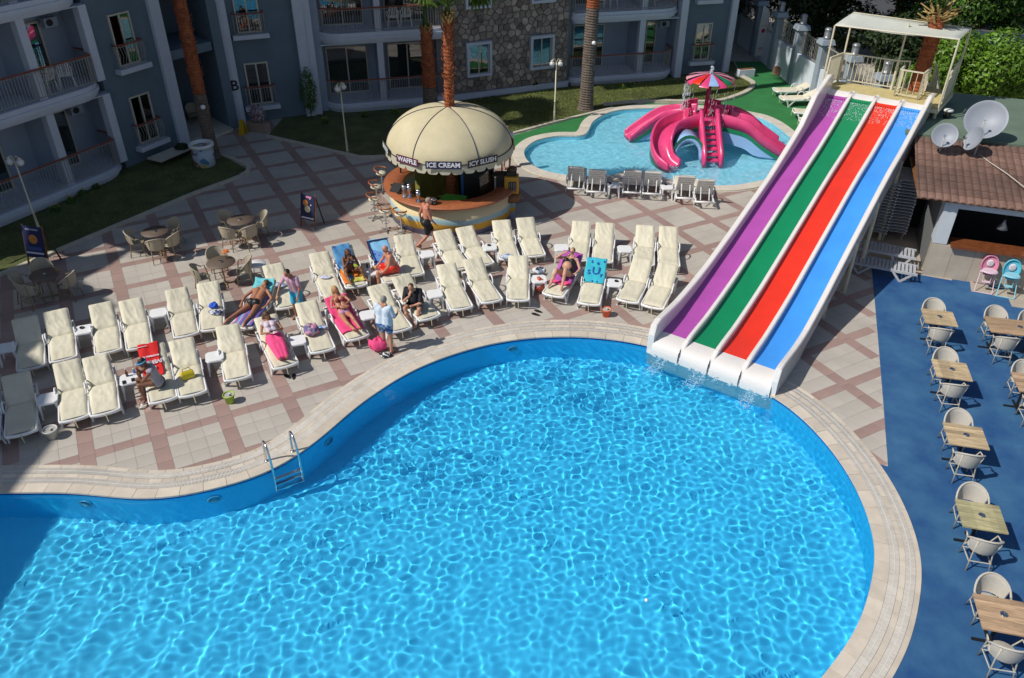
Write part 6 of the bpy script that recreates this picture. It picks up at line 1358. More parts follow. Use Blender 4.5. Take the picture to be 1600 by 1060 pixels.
# spot lights at palm feet
for px, py, lb in [(909, 164, 'black ground spotlight left of the tall lawn palm'), (927, 65, 'small white light fixed on the tall lawn palm trunk'), (329, 163, 'small white light fixed on the entrance palm trunk')]:
    g_ = 'ground' in lb; p = at(px, py) if g_ else (Vector((pd.x + .17, pd.y - .30, hz(pd.x, pd.y, px, py))) if px > 500 else Vector((pb.x + .12, pb.y - .26, hz(pb.x, pb.y, px, py)))); t = thing('spotlight', lb, 'light', p); MB().sph((0, 0, .12 if g_ else 0), (.10, .09, .09)).build('housing', C_BLACK if g_ else C_WHITE, t, True)
    if g_: MB().tube([(0, 0, 0), (0, 0, .1)], .02, 5).build('spike', C_BLACK, t)
# ------------------------------------------------------------------ towels, bags, things on loungers
def on_l(key, x, y, z=0):
    o, rz = LG[key]; return Vector((o.x + x * cos(rz) - y * sin(rz), o.y + x * sin(rz) + y * cos(rz), z))
def lsurf(y, al=AL):                       # height of the cushion top along a lounger
    return (y, .40) if y <= 1.15 else (1.15 + (y - 1.15) * cos(al), .40 + (y - 1.15) * sin(al))
def cloth(key, name, lb, cat, x0, x1, y0, y1, m_, seed, amp=.008, ny=24, nx=14, hang=0, al=AL, extra=None, skew=0, lift=.012):
    o, rz = LG[key]; t = thing(name, lb, cat, o, rz); r = random.Random(seed); ph = [r.uniform(0, 6) for _ in range(4)]; rows = []
    for i in range(ny + 1):
        v = i / ny; yy = y0 + (y1 - y0) * v; row = []
        for j in range(nx + 1):
            u = j / nx; x = x0 + (x1 - x0) * u + skew * v + .012 * sin(9 * v + ph[0]); y, z = lsurf(yy + .01 * sin(8 * u + ph[1])); drop = max(0, abs(x) - .31)
            n_ = amp * (1 + sin(13 * u + 4 * v + ph[2]) * .8 + sin(21 * v + 5 * u + ph[3]) * .6 + .8 * noise.noise(Vector((u * 6, v * 7, seed))))
            row.append((x - math.copysign(min(drop, .3) * .75, x) if drop else x, y - sin(al) * (lift + n_) * (yy > 1.15), z + lift + n_ - drop * 1.1))
        rows.append(row)
    MB().loft(rows).build(name, m_, t, True).modifiers.new('s', 'SOLIDIFY').thickness = .006
    return t
def towelprint(t, items, seed=0):
    pass
C_SEA2 = mat('turquoise_towel', (.05, .42, .62), .9, .3, 2.2, .2, 60, col2=(.02, .42, .45))
sea = cloth('L3', 'towel', 'turquoise beach towel with letters draped over a lounger back', 'towel', -.30, .33, 1.08, 1.97, C_SEA2, 1)
C_LETB = solid('blue_print', (.01, .06, .38))
def lmark(t, ch, x, yy, size, m_, flip=0, off=.045, bold=.004):
    y, z = lsurf(yy); al = AL if yy > 1.15 else 0; ux = (1, 0, 0); uy = (0, cos(al), sin(al)); uz = (0, -sin(al), cos(al))
    if flip: ux = (-1, 0, 0); uy = tuple(-c for c in uy)
    text(ch, size, m_, t, M3(ux, uy, uz, (x, y - sin(al) * off, z + cos(al) * off)), bold=bold)
for ch, x, yy, s in (('s', -.12, 1.83, .17), ('e', .06, 1.78, .17), ('a', .24, 1.86, .13), ('S', -.18, 1.45, .20), ('U', .03, 1.50, .36), ('r', .20, 1.38, .2), ('f', -.05, 1.12, .1), ('n', .1, 1.12, .1)): lmark(sea, ch, x, yy, s, C_LETB)
C_LIV = mat('red_towel', (.62, .012, .012), .85, .12, 3, .15, 60)
liv = cloth('F10', 'towel', 'red football club towel with white lettering over a lounger back', 'towel', -.42, .14, .98, 1.99, C_LIV, 2, amp=.010, skew=.02)
lmark(liv, 'LIVERPOOL', -.12, 1.43, .135, C_LETW, 1, .05, .004); lmark(liv, 'FOOTBALL CLUB', -.11, 1.60, .062, C_LETW, 1, .05, .003)
for dx, dy, sx, sy in ((-.07, 0, .05, .02), (.05, .02, .06, .02), (0, -.06, .035, .05), (0, .05, .02, .03), (-.08, .06, .02, .03), (.09, .06, .02, .03)):
    y, z = lsurf(1.22 + dy); MB().sph((-.10 + dx, y - .02, z + .045), (sx, sy, .008), 8, 5).build('crest_mark', C_LETW, liv, True)
y, z = lsurf(1.90); MB().bar((-.38, y - .025, z + .045), (-.1, y - .02, z + .05), .02, .006).build('white_stripe', C_LETW, liv)
C_PURP = mat('magenta_towel', (.42, .08, .40), .9, .2, 4, .2, 60); C_HOT = mat('hot_pink_towel', (.80, .07, .22), .9, .15, 4, .2, 60)
cloth('L2', 'towel', 'purple and pink towel under the woman in black', 'towel', -.33, .33, .55, 1.98, C_PURP, 3, amp=.012)
cloth('L2', 'towel', 'hot pink cloth showing beside the legs of the woman in black', 'towel', -.36, .36, .52, .72, C_HOT, 4, amp=.014, lift=.03)
cloth('F5', 'towel', 'hot pink towel under the blonde woman', 'towel', -.36, .36, .28, 1.80, C_HOT, 5, amp=.012)
C_STR = stripes('striped_towel', [(.10, .14, .45), (.55, .5, .5), (.42, .10, .25), (.08, .2, .5), (.30, .40, .55), (.35, .12, .35)], 3.2, 0, .9, .3)
cloth('R8', 'towel', 'blue and pink striped towel under the sunbather', 'towel', -.34, .36, .0, 1.5, C_STR, 6, amp=.012); cloth('R8', 'towel', 'turquoise pillow towel at the head of the sunbather', 'towel', -.28, .30, 1.5, 1.95, solid('aqua_towel', (.12, .50, .56)), 7, amp=.012)
C_BT = stripes('blue_towel', [(.22, .48, .72), (.20, .42, .68), (.03, .05, .30), (.12, .28, .60), (.22, .48, .72)], .9, 1, .9, .9)
bt = cloth('R4', 'towel', 'light blue towel with navy border behind the man in red shorts', 'towel', -.34, .34, .9, 2.0, C_BT, 8)
for p, q in (((-.335, 1.95), (.335, 1.95)), ((-.335, 1.0), (-.335, 1.95))):
    yA, zA = lsurf(p[1]); yB, zB = lsurf(q[1]); MB().bar((p[0], yA - .03, zA + .045), (q[0], yB - .03, zB + .045), .045, .012).build('border', C_NAVY, bt)
cloth('R5', 'towel', 'blue beach towel with orange and green print under the bikini woman', 'towel', -.34, .34, .12, 1.2, blotch('beach_print', [(.70, .16, .02), (.10, .32, .62), (.30, .50, .04), (.70, .20, .02), (.55, .52, .1)], 5.5), 9, amp=.012)
cloth('R5', 'towel', 'plain blue towel with white edge on the backrest of the bikini woman', 'towel', -.36, .22, 1.2, 1.95, mat('sky_towel', (.10, .35, .62), .9, .3, 3, col2=(.03, .10, .28)), 10, amp=.012)
def heap(px, py, z, name, lb, cat, m_, r=(.16, .12, .06), seed=1):
    t = thing(name, lb, cat, at(px, py, z)); b = MB().sph((0, 0, r[2] * .55), r, 18, 12); rr = random.Random(seed); s = rr.random() * 9
    b.v = [(x * (1 + .25 * noise.noise(Vector((x * 9, y * 9, s)))), y * (1 + .25 * noise.noise(Vector((x * 8 + 3, y * 9, s)))), max(0, z_ + .6 * r[2] * noise.noise(Vector((x * 16, y * 16, s + z_ * 9))))) for x, y, z_ in b.v]; b.build(name, m_, t, True); return t
C_PRINT = blotch('blue_print_cloth', [(.45, .52, .66), (.12, .22, .45), (.5, .55, .62), (.4, .48, .6)], 16); C_FLOR = blotch('floral_bag', [(.14, .10, .28), (.45, .16, .28), (.10, .12, .22), (.30, .30, .34), (.5, .25, .35)], 14)
heap(436, 447, .41, 'folded_cloth', 'blue patterned cloth on the lounger left of the waiter', 'cloth', C_PRINT, (.2, .14, .05), 2); heap(509, 434, .41, 'folded_cloth', 'small white and lilac cloth on the lounger left of the bikini woman', 'cloth', blotch('lilac_cloth', [(.6, .6, .66), (.4, .4, .6), (.62, .6, .6)], 12), (.18, .11, .035), 3)
heap(793, 404, .41, 'folded_cloth', 'pale blue cloth at the foot of the back-row lounger', 'cloth', C_PRINT, (.2, .13, .09), 4); heap(487, 520, .44, 'bag', 'patterned purple beach bag on the lounger', 'bag', C_FLOR, (.22, .2, .15), 5)
heap(503, 512, .42, 'folded_cloth', 'light blue patterned cloth beside the patterned bag', 'cloth', C_PRINT, (.13, .1, .02), 6); heap(334, 480, .42, 'cap', 'bright blue cap on a pile of clothes', 'cap', solid('cap_blue', (.01, .09, .55)), (.13, .11, .09), 7); heap(338, 489, .41, 'clothes', 'black and white clothes below the blue cap', 'clothes', blotch('bw_clothes', [(.02, .02, .05), (.55, .55, .6), (.12, .15, .3)], 15), (.2, .15, .05), 8)
heap(842, 425, .47, 'clothes', 'white and dark clothes piled on the side table', 'clothes', blotch('pile_clothes', [(.55, .58, .65), (.15, .2, .3), (.6, .6, .6), (.04, .04, .05), (.4, .4, .2)], 9), (.22, .16, .09), 9); heap(843, 452, .12, 'bag', 'red and white beach bag under the clothes table', 'bag', blotch('red_bag', [(.45, .04, .03), (.5, .1, .06), (.6, .5, .5), (.3, .02, .02)], 6), (.2, .16, .24), 10)
heap(713, 386, .0, 'bag', 'dark net bag on the ground between back-row loungers', 'bag', C_BLACK, (.16, .16, .22), 11); heap(602, 556, .02, 'shoes', 'black and white shoes on the ground behind the standing man', 'shoes', blotch('shoes_bw', [(.02, .02, .03), (.6, .6, .6)], 14), (.16, .12, .06), 12)
heap(222, 636, .0, 'shoes', 'pair of pale strapped sandals on the paving', 'sandals', blotch('sandal_pale', [(.6, .55, .48), (.2, .15, .12), (.65, .62, .58)], 16), (.13, .12, .05), 13)
heap(591, 545, .12, 'bag', 'pink beach bag at the legs of the standing man', 'bag', C_HOT, (.25, .15, .22), 14); heap(654, 385, .0, 'bag', 'small dark sandals under the walking man', 'sandals', C_BLACK, (.1, .05, .03), 15)
# yellow handbag
yb = thing('handbag', 'yellow handbag standing on a lounger', 'bag', on_l('F9', -.03, .62, .41), .6); b = MB().loft([[(x * s, y * s2, z) for x, y in ((-.16, -.07), (.16, -.07), (.16, .07), (-.16, .07))] for s, s2, z in ((.9, 1, 0), (1, 1.1, .06), (.95, .9, .14), (.85, .35, .2))], closed=True, caps=True); b.build('body', solid('bag_yellow', (.62, .48, .01), .4), yb, bevel=.02); MB().tube([(-.1, 0, .19), (-.08, .02, .27), (.08, .02, .27), (.1, 0, .19)], .012, 6).build('handle', solid('bag_yellow_dark', (.45, .33, .01)), yb, True)
# flip-flops
def flop(px, py, rz, lb, m_=C_BLACK): t = thing('flip_flop', lb, 'flip-flop', at(px, py), rz); MB().prism([(.05 * cos(a) * (1 if sin(a) > 0 else .8), .135 * sin(a)) for a in np.linspace(0, 2 * pi, 15)[:-1]], 0, .022).build('sole', m_, t); MB().tube([(-.045, .0, .02), (0, .07, .045), (.045, .0, .02)], .008, 5).build('strap', m_, t)
flop(841, 487, 1.0, 'black flip-flop on the paving, the upper of the pair'); flop(837, 492, 1.05, 'black flip-flop on the paving, the lower of the pair'); flop(459, 589, .2, 'dark sandal below the pink-wrapped woman, right one'); flop(449, 589, .9, 'dark sandal below the pink-wrapped woman, left one'); flop(507, 526, -.6, 'grey flip-flop on the lounger beside the patterned bag', C_METALG)
# table items
def bottle(px, py, z, lb, m_, h=.2): t = thing('bottle', lb, 'bottle', at(px, py, z)); MB().lathe([(.001, 0), (.032, 0), (.034, h * .55), (.014, h * .75), (.013, h), (.001, h)], 10).build('glass_body', m_, t, True); MB().lathe([(.001, h), (.016, h), (.016, h + .02), (.001, h + .02)], 8).build('cap', C_WHITE, t)
bottle(199, 588, .46, 'brown beer bottle on the side table', solid('amber', (.10, .04, .01), .2)); bottle(210, 583, .46, 'small blue bottle at the table corner', solid('blue_bottle', (.1, .25, .5), .2), .12)
for px, py, lb in ((194, 598, 'dark phone on the table with the beer bottle'), (208, 594, 'second dark phone near the blue bottle')): t = MB().box((0, 0, .008), (.08, .14, .012), .5).build('phone', C_BLACK); t.location = at(px, py, .462); tag(t, lb, 'phone')
heap(584, 420, .46, 'snacks', 'plate of yellow snacks on the crowded side table', 'snacks', solid('snack_yellow', (.55, .33, .05)), (.09, .08, .03), 21); heap(578, 424, .46, 'cup', 'white paper cups on the crowded side table', 'cups', solid('paper_white', (.65, .65, .65)), (.05, .05, .08), 22); bottle(574, 419, .46, 'dark bottle on the crowded side table', C_BLACK)
# ------------------------------------------------------------------ people: one continuous body each, clothing and hair as children
V3 = lambda *a: Vector(a)
def capsule(b, p, q, ra, rb, n=10):
    p, q = Vector(p), Vector(q)
    if (q - p).length > 1e-4: b.tube([p, p.lerp(q, .5), q], [ra, (ra + rb) / 2, rb], n)
    b.sph(tuple(p), ra, n, 7); b.sph(tuple(q), rb, n, 7)
def ell(b, c, r, R3, n=14, m=10):
    k = len(b.v); b.sph((0, 0, 0), r, n, m); b.v[k:] = [tuple(Vector(c) + R3 @ Vector(v)) for v in b.v[k:]]
def weld(b, name, m_, parent, vox=.012, it=3):
    me = b.mesh('tmp', None); o = bpy.data.objects.new('tmp', me); sc.collection.objects.link(o)
    r = o.modifiers.new('r', 'REMESH'); r.mode = 'VOXEL'; r.voxel_size = vox; r.use_smooth_shade = True
    s = o.modifiers.new('s', 'SMOOTH'); s.factor = .5; s.iterations = it
    dg = bpy.context.evaluated_depsgraph_get(); nm = bpy.data.meshes.new_from_object(o.evaluated_get(dg)); bpy.data.objects.remove(o); nm.name = name
    nm.materials.clear(); nm.materials.append(m_); nm.polygons.foreach_set('use_smooth', [True] * len(nm.polygons)); r = bpy.data.objects.new(name, nm); link(r, parent); return r
def person(lb, loc, rz, J, skin=C_SKIN, fat=1.0, hair=None, hairstyle='short', clothes=(), female=False, lat=None, group=None):
    """J: joint -> point. pel, ch (upper chest), nk, hd, look (direction of the face); s/e/w/f + L/R arm and finger tip; h/k/a/t + L/R leg and toe tip"""
    t = thing('person', lb, 'person', loc, rz); b = MB(); J = {k: Vector(v) for k, v in J.items()}
    up = (J['ch'] - J['pel']).normalized(); sx = (J['sR'] - J['sL']).normalized(); hx = (J['hR'] - J['hL']).normalized(); f = up.cross(sx) * -1
    fw = sx.cross(up) * -1
    if 'front' in J: fw = J['front'].normalized()
    ws = .085 * fat if not female else .065 * fat
    mid = J['pel'].lerp(J['ch'], .5)
    def torso(b, e=0.0, z0=0, z1=1):
        for s in (-1, 1):
            capsule(b, J['pel'] + hx * s * .075 * fat, mid + sx * s * .06 * fat, .105 * fat + e, .098 * fat * (.92 if female else 1) + e); capsule(b, mid + sx * s * .06 * fat, J['ch'] + sx * s * ws, .098 * fat * (.92 if female else 1) + e, .10 * fat + e)
            capsule(b, J['ch'] + sx * s * ws, J['s' + 'LR'[s > 0]] - sx * s * .01, .085 * fat + e, .052 * fat + e)
        if fat > 1.1: ell(b, mid + fw * .05 * fat - up * .05, (.13 * fat + e, .12 * fat + e, .15 * fat + e), Matrix.Identity(3))
    torso(b)
    if female:
        for s in (-1, 1): b.sph(tuple(J['ch'] + sx * s * .075 * fat + fw * .085 * fat - up * .07), .062 * fat, 10, 7)
    for s in (-1, 1): b.sph(tuple(J['pel'] + hx * s * .075 * fat - fw * .05 - up * .02), .10 * fat, 10, 7)
    capsule(b, J['nk'] - up * .06, J['hd'] - (J['hd'] - J['nk']).normalized() * .05, .062 * fat ** .5, .052); capsule(b, J['nk'] - sx * .07, J['nk'] + sx * .07, .045, .045)
    lk = J.get('look', fw).normalized(); hu = (J['hd'] - J['nk']).normalized(); hu = (hu - lk * hu.dot(lk)); hu = hu.normalized() if hu.length > .05 else up; hs = lk.cross(hu)
    HM = Matrix([[hs[i], lk[i], hu[i]] for i in range(3)]); hd = J['hd']
    ell(b, hd + hu * .015, (.076, .095, .105), HM); ell(b, hd - hu * .055 + lk * .025, (.055, .062, .058), HM); ell(b, hd + lk * .098 - hu * .005, (.014, .020, .022), HM)
    for s in (-1, 1): ell(b, hd + hs * s * .078 - hu * .005, (.010, .018, .030), HM)
    ell(b, hd + lk * .072 - hu * .052, (.026, .018, .010), HM)
    for s, c in ((-1, 'L'), (1, 'R')):
        S_, E, Wr, Ft = (J[k + c] for k in 'sewf'); af = fat ** .6 * (.88 if female else 1)
        capsule(b, S_, E, .050 * af, .040 * af); capsule(b, E, Wr, .041 * af, .027 * af); d = (Ft - Wr); d.normalize()
        ax = d.cross(J.get('palm' + c, fw)); ax = ax.normalized() if ax.length > .1 else d.cross(up).normalized(); nrm = d.cross(ax)
        for q in (-.022, 0, .022): capsule(b, Wr + ax * q * .6, Wr + d * .085 + ax * q, .017, .014, 8)
        for q, L, g in ((-.033, .062, .2), (-.011, .075, .05), (.012, .070, -.05), (.032, .055, -.2)):
            k0 = Wr + d * .085 + ax * q; k1 = k0 + (d + ax * g * .3 + nrm * .25).normalized() * L * .55; capsule(b, k0, k1, .0095, .009, 6); capsule(b, k1, k1 + (d + nrm * .9).normalized() * L * .45, .009, .008, 6)
        th = Wr + d * .03 - ax * .028; capsule(b, th, th + (d * .7 - ax * .7 + nrm * .3).normalized() * .045, .011, .009, 6)
        H, K, A, T = (J[k + c] for k in 'hkat'); lf = fat ** .7
        capsule(b, H, K, .086 * lf, .056 * lf); capsule(b, K, A, .056 * lf, .036 * lf); cm = K.lerp(A, .3); sh_ = (A - K).normalized(); bk = (K - H).cross(A - K); bk = bk.cross(sh_).normalized() if bk.length > .01 else -fw; b.sph(tuple(cm - bk * .015), .055 * lf, 8, 6)
        fd = (T - A).normalized(); capsule(b, A - fd * .035 - V3(0, 0, .012) * 0, A + fd * .06, .034, .036); capsule(b, A + fd * .06, T - fd * .02, .036, .026)
        for q in (-.02, .0, .02): capsule(b, T - fd * .03 + fd.cross(fw if abs(fd.dot(fw)) < .9 else up).normalized() * q, T + fd.cross(fw if abs(fd.dot(fw)) < .9 else up).normalized() * q, .012, .010, 6)
    body = weld(b, 'body', skin, t)
    for s in (-1, 1): e = MB(); ell(e, hd + hs * s * .032 + lk * .088 + hu * .018, (.012, .008, .008), HM, 8, 5); e.build('eye', C_BLACK, t, True)
    e = MB(); ell(e, hd + lk * .086 - hu * .053, (.024, .010, .007), HM, 8, 5); e.build('mouth', solid('lips', (.30, .07, .06)), t, True)
    if hair:
        h = MB(); ell(h, hd + hu * .035 - lk * .018, (.083, .098, .098), HM)
        if hairstyle == 'long':
            for s in (-1, 0, 1): capsule(h, hd - lk * .05 + hs * s * .05 + hu * .02, hd - lk * (.075) + hs * s * .075 - hu * .24, .045, .035)
            for s in (-1, 1): capsule(h, hd + hs * s * .062 + hu * .03, hd + hs * s * .085 - hu * .18 - lk * .01, .035, .028)
        if hairstyle == 'bun': ell(h, hd + hu * .10 - lk * .06, (.05, .05, .045), HM); 
        if hairstyle == 'crop': h = MB(); ell(h, hd + hu * .03 - lk * .022, (.080, .094, .093), HM)
        weld(h, 'hair', hair, t, .012, 2)
    for c in clothes:
        kind, m_ = c[0], c[1]; g = MB()
        if kind == 'shirt':
            torso(g, .022)
            for cc in 'LR': capsule(g, J['s' + cc], J['s' + cc].lerp(J['e' + cc], c[2] if len(c) > 2 else .6), .066 * fat ** .5, .062 * fat ** .5)
            for s in (-1, 1):
                capsule(g, mid + hx * s * .07 * fat - fw * .01, J['pel'] + hx * s * .08 * fat - fw * .03 + up * .02, .122 * fat, .130 * fat)
                if female: g.sph(tuple(J['ch'] + sx * s * .075 * fat + fw * .085 * fat - up * .07), .080 * fat, 10, 7)
        elif kind == 'vest':
            torso(g, .020)
            for s in (-1, 1): capsule(g, J['pel'] + hx * s * .07 * fat + up * .06, J['pel'] + hx * s * .075 * fat - fw * .03 + up * .02, .12 * fat, .122 * fat)
            if female:
                for s in (-1, 1): g.sph(tuple(J['ch'] + sx * s * .075 * fat + fw * .085 * fat - up * .07), .080 * fat, 10, 7)
        elif kind == 'suit':
            for s in (-1, 1): capsule(g, J['pel'] + hx * s * .07 * fat, mid + sx * s * .06 * fat, .122 * fat, .112 * fat); capsule(g, mid + sx * s * .06 * fat, J['ch'] - up * .08 + sx * s * ws, .112 * fat, .112 * fat); capsule(g, J['ch'] - up * .05 + sx * s * .09 * fat, J['ch'] + up * .09 + sx * s * .10, .05 * fat, .03); g.sph(tuple(J['ch'] + sx * s * .075 * fat + fw * .085 * fat - up * .07), .074 * fat, 10, 7)
        elif kind == 'shorts':
            k = c[2] if len(c) > 2 else .55
            for s, cc in ((-1, 'L'), (1, 'R')): g.sph(tuple(J['pel'] + hx * s * .075 * fat - fw * .05 - up * .02), .122 * fat, 12, 8); capsule(g, J['pel'] + hx * s * .07 * fat + up * .05, J['h' + cc], .128 * fat, .112 * fat); capsule(g, J['h' + cc], J['h' + cc].lerp(J['k' + cc], k), .108 * fat ** .7, .094 * fat ** .7)
        elif kind == 'briefs':
            for s, cc in ((-1, 'L'), (1, 'R')): capsule(g, J['pel'] + hx * s * .06 * fat, J['h' + cc].lerp(J['pel'], .35) - fw * .03, .118 * fat, .108 * fat)
            for s in (-1, 1): g.sph(tuple(J['pel'] + hx * s * .065 * fat - fw * .055 - up * .02), .112 * fat, 10, 7)
        elif kind == 'bra':
            for s in (-1, 1): g.sph(tuple(J['ch'] + sx * s * .075 * fat + fw * .09 * fat - up * .07), .070 * fat, 10, 7)
            capsule(g, J['ch'] - sx * .13 * fat - up * .08 - fw * .03, J['ch'] + sx * .13 * fat - up * .08 - fw * .03, .05, .05)
        elif kind == 'wrap':
            A = (J['aL'] + J['aR']) / 2; K = (J['kL'] + J['kR']) / 2
            for s, cc in ((-1, 'L'), (1, 'R')): capsule(g, J['pel'] + hx * s * .09 + fw * .02, J['k' + cc], .145, .105); capsule(g, J['k' + cc], J['a' + cc].lerp(J['k' + cc], .12), .105, .07)
            capsule(g, J['pel'], K, .14, .11); capsule(g, K, A.lerp(K, .15), .11, .07)
        elif kind == 'headband':
            h2 = MB(); R_ = [tuple(hd + HM @ Vector((.088 * cos(a), .108 * sin(a) - .005, .045 + .01 * sin(a)))) for a in np.linspace(0, 2 * pi, 17)[:-1]]; h2.tube(R_, .020, 6, closed=True); h2.build('headband', m_, t, True); continue
        elif kind == 'cap':
            ell(g, hd + hu * .045 - lk * .01, (.090, .105, .095), HM); ell(g, hd + lk * .13 + hu * .035, (.065, .07, .012), HM); weld(g, 'cap', m_, t, .012, 2); continue
        elif kind == 'glasses':
            for s in (-1, 1): ell(g, hd + hs * s * .035 + lk * .092 + hu * .018, (.028, .012, .018), HM, 10, 6)
            g.tube([hd + hs * -.075 + hu * .02, hd + lk * .10 - hs * .03 + hu * .02, hd + lk * .10 + hs * .03 + hu * .02, hd + hs * .075 + hu * .02], .005, 5); g.build('sunglasses', m_, t, True); continue
        nm = {'shirt': 'shirt', 'vest': 'top', 'suit': 'swimsuit', 'shorts': 'shorts', 'briefs': 'briefs', 'bra': 'bikini_top', 'wrap': 'pink_wrap'}[kind]
        weld(g, nm, m_, t, .014, 3)
    return t
def std(**o):                              # relaxed standing figure facing +y
    J = dict(pel=(0, 0, .95), ch=(0, .01, 1.34), nk=(0, .0, 1.50), hd=(0, .02, 1.62), look=(0, 1, 0), front=(0, 1, 0), sL=(-.19, 0, 1.43), sR=(.19, 0, 1.43), eL=(-.25, -.03, 1.14), eR=(.25, -.03, 1.14), wL=(-.26, .06, .89), wR=(.26, .06, .89), fL=(-.25, .12, .74), fR=(.25, .12, .74),
             hL=(-.10, 0, .90), hR=(.10, 0, .90), kL=(-.11, .03, .49), kR=(.11, .03, .49), aL=(-.12, -.01, .07), aR=(.12, -.01, .07), tL=(-.14, .17, .03), tR=(.14, .17, .03)); J.update(o); return J
C_LSHIRT = mat('pale_blue_shirt', (.55, .64, .74), .85, .05, 5, .2, 30); C_PSHIRT = mat('pink_shirt', (.56, .33, .44), .85, .08, 6, .2, 30); C_BSHIRT = mat('black_shirt', (.012, .013, .02), .85)
C_TRUNKS = blotch('blue_print_shorts', [(.02, .05, .2), (.05, .15, .35), (.25, .35, .5), (.02, .08, .25)], 22)
# walking man by the kiosk
person('bare-chested grey-haired man in black shorts walking past the kiosk', at(668, 386), radians(-68), std(pel=(0, 0, .93), ch=(0, .05, 1.32), nk=(0, .08, 1.48), hd=(0, .13, 1.60), hL=(-.1, .02, .88), hR=(.1, 0, .88), kL=(-.1, .22, .50), kR=(.1, .0, .47), aL=(-.1, .30, .08), aR=(.1, -.36, .14), tL=(-.1, .48, .04), tR=(.1, -.22, .03),
    eL=(-.27, -.12, 1.10), wL=(-.27, -.10, .86), fL=(-.26, -.05, .72), eR=(.27, .08, 1.10), wR=(.26, .24, .90), fR=(.24, .32, .80)), mat('red_skin', (.50, .20, .13), .55, .08, 8), 1.12, C_HAIRG, 'crop', [('shorts', C_BLACK, .75), ('glasses', C_BLACK)])
# standing man at the pool side, seen from behind
person('man in a pale blue tee shirt and patterned blue shorts standing at the pool side', at(606, 551), radians(-22), std(eL=(-.25, -.02, 1.13), wL=(-.25, .05, .88), eR=(.26, .04, 1.15), wR=(.22, .28, 1.10), fR=(.17, .42, 1.12), look=(.1, 1, -.5), hd=(0, .04, 1.60)), C_SKIN, 1.15, C_HAIRG, 'crop', [('shirt', C_LSHIRT, .8), ('shorts', C_TRUNKS, .45)])
# waiter
person('dark-haired young man in a pink shirt and bright blue shorts bending to a lounger', (-5.98, 19.0, 0), radians(158), std(ch=(0, .10, 1.32), nk=(0, .15, 1.47), hd=(0, .22, 1.57), look=(0, 1, -.7), sL=(-.18, .10, 1.40), sR=(.18, .10, 1.40), eL=(-.25, .12, 1.12), wL=(-.24, .24, .90), fL=(-.22, .32, .76), eR=(.28, .26, 1.16), wR=(.24, .48, .98), fR=(.22, .60, .87)), C_TAN, .88, C_HAIRD, 'crop', [('shirt', C_PSHIRT, .7), ('shorts', solid('bright_blue_shorts', (.05, .48, .72)), .85)])
def onl(key): o, rz = LG[key]; return o, rz
def person_on(key, lb, J, **k): o, rz = LG[key]; return person(lb, (o.x, o.y, 0), rz, J, **k)
# woman sitting on beach towels, hands near her face, facing the foot end
person_on('R5', 'tanned woman in a dark bikini sitting upright with her hands at her chin', dict(pel=(-.05, .72, .53), ch=(-.05, .62, .90), nk=(-.05, .58, 1.04), hd=(-.06, .54, 1.17), look=(.1, -1, -.2), front=(0, -1, -.1), sL=(.12, .62, .98), sR=(-.22, .62, .98), eL=(.20, .42, .78), eR=(-.24, .40, .78), wL=(.04, .38, .98), wR=(-.10, .38, .98), fL=(-.01, .42, 1.08), fR=(-.08, .42, 1.07),
    hL=(.05, .68, .52), hR=(-.15, .68, .52), kL=(.22, .36, .72), kR=(-.22, .34, .62), aL=(.30, .18, .44), aR=(-.17, .02, .46), tL=(.38, .02, .40), tR=(-.16, -.12, .50)), skin=C_DKSKIN, fat=.92, female=True, hair=C_HAIRBR, hairstyle='long', clothes=[('bra', C_NAVY), ('briefs', C_NAVY), ('glasses', C_BLACK)])
person_on('R4', 'bald man in red shorts sitting on the lounger edge facing the snack table', dict(pel=(.12, .52, .53), ch=(.02, .48, .93), nk=(-.02, .47, 1.07), hd=(-.07, .46, 1.19), look=(-1, -.1, -.35), front=(-1, 0, 0), sL=(.0, .28, 1.0), sR=(.0, .68, 1.0), eL=(-.08, .18, .76), eR=(-.10, .76, .76), wL=(-.22, .22, .60), wR=(-.28, .66, .62), fL=(-.34, .28, .55), fR=(-.40, .62, .56),
    hL=(.05, .40, .53), hR=(.05, .62, .53), kL=(-.38, .36, .52), kR=(-.38, .66, .54), aL=(-.40, .32, .08), aR=(-.42, .68, .08), tL=(-.56, .28, .04), tR=(-.58, .68, .04)), skin=mat('red_skin2', (.52, .23, .15), .5, .08, 8), fat=1.2, clothes=[('shorts', C_RED, .6)])
person_on('F3', 'man in a black tee shirt sitting on a lounger edge, hand to his mouth', dict(pel=(-.10, .68, .53), ch=(-.20, .58, .92), nk=(-.24, .53, 1.05), hd=(-.30, .47, 1.15), look=(-.6, -.75, -.5), front=(-.62, -.78, 0), sL=(-.05, .44, .99), sR=(-.35, .72, .99), eL=(-.16, .22, .74), eR=(-.50, .56, .74), wL=(-.30, .30, .68), wR=(-.42, .34, .98), fL=(-.40, .32, .66), fR=(-.37, .36, 1.09),
    hL=(-.06, .56, .52), hR=(-.20, .70, .52), kL=(-.22, .20, .56), kR=(-.52, .48, .55), aL=(-.34, .24, .08), aR=(-.46, .34, .08), tL=(-.46, .12, .04), tR=(-.58, .22, .04)), skin=C_SKIN, fat=1.12, hair=C_HAIRBR, hairstyle='crop', clothes=[('shirt', C_BSHIRT, .85), ('shorts', C_BLACK, .55)])
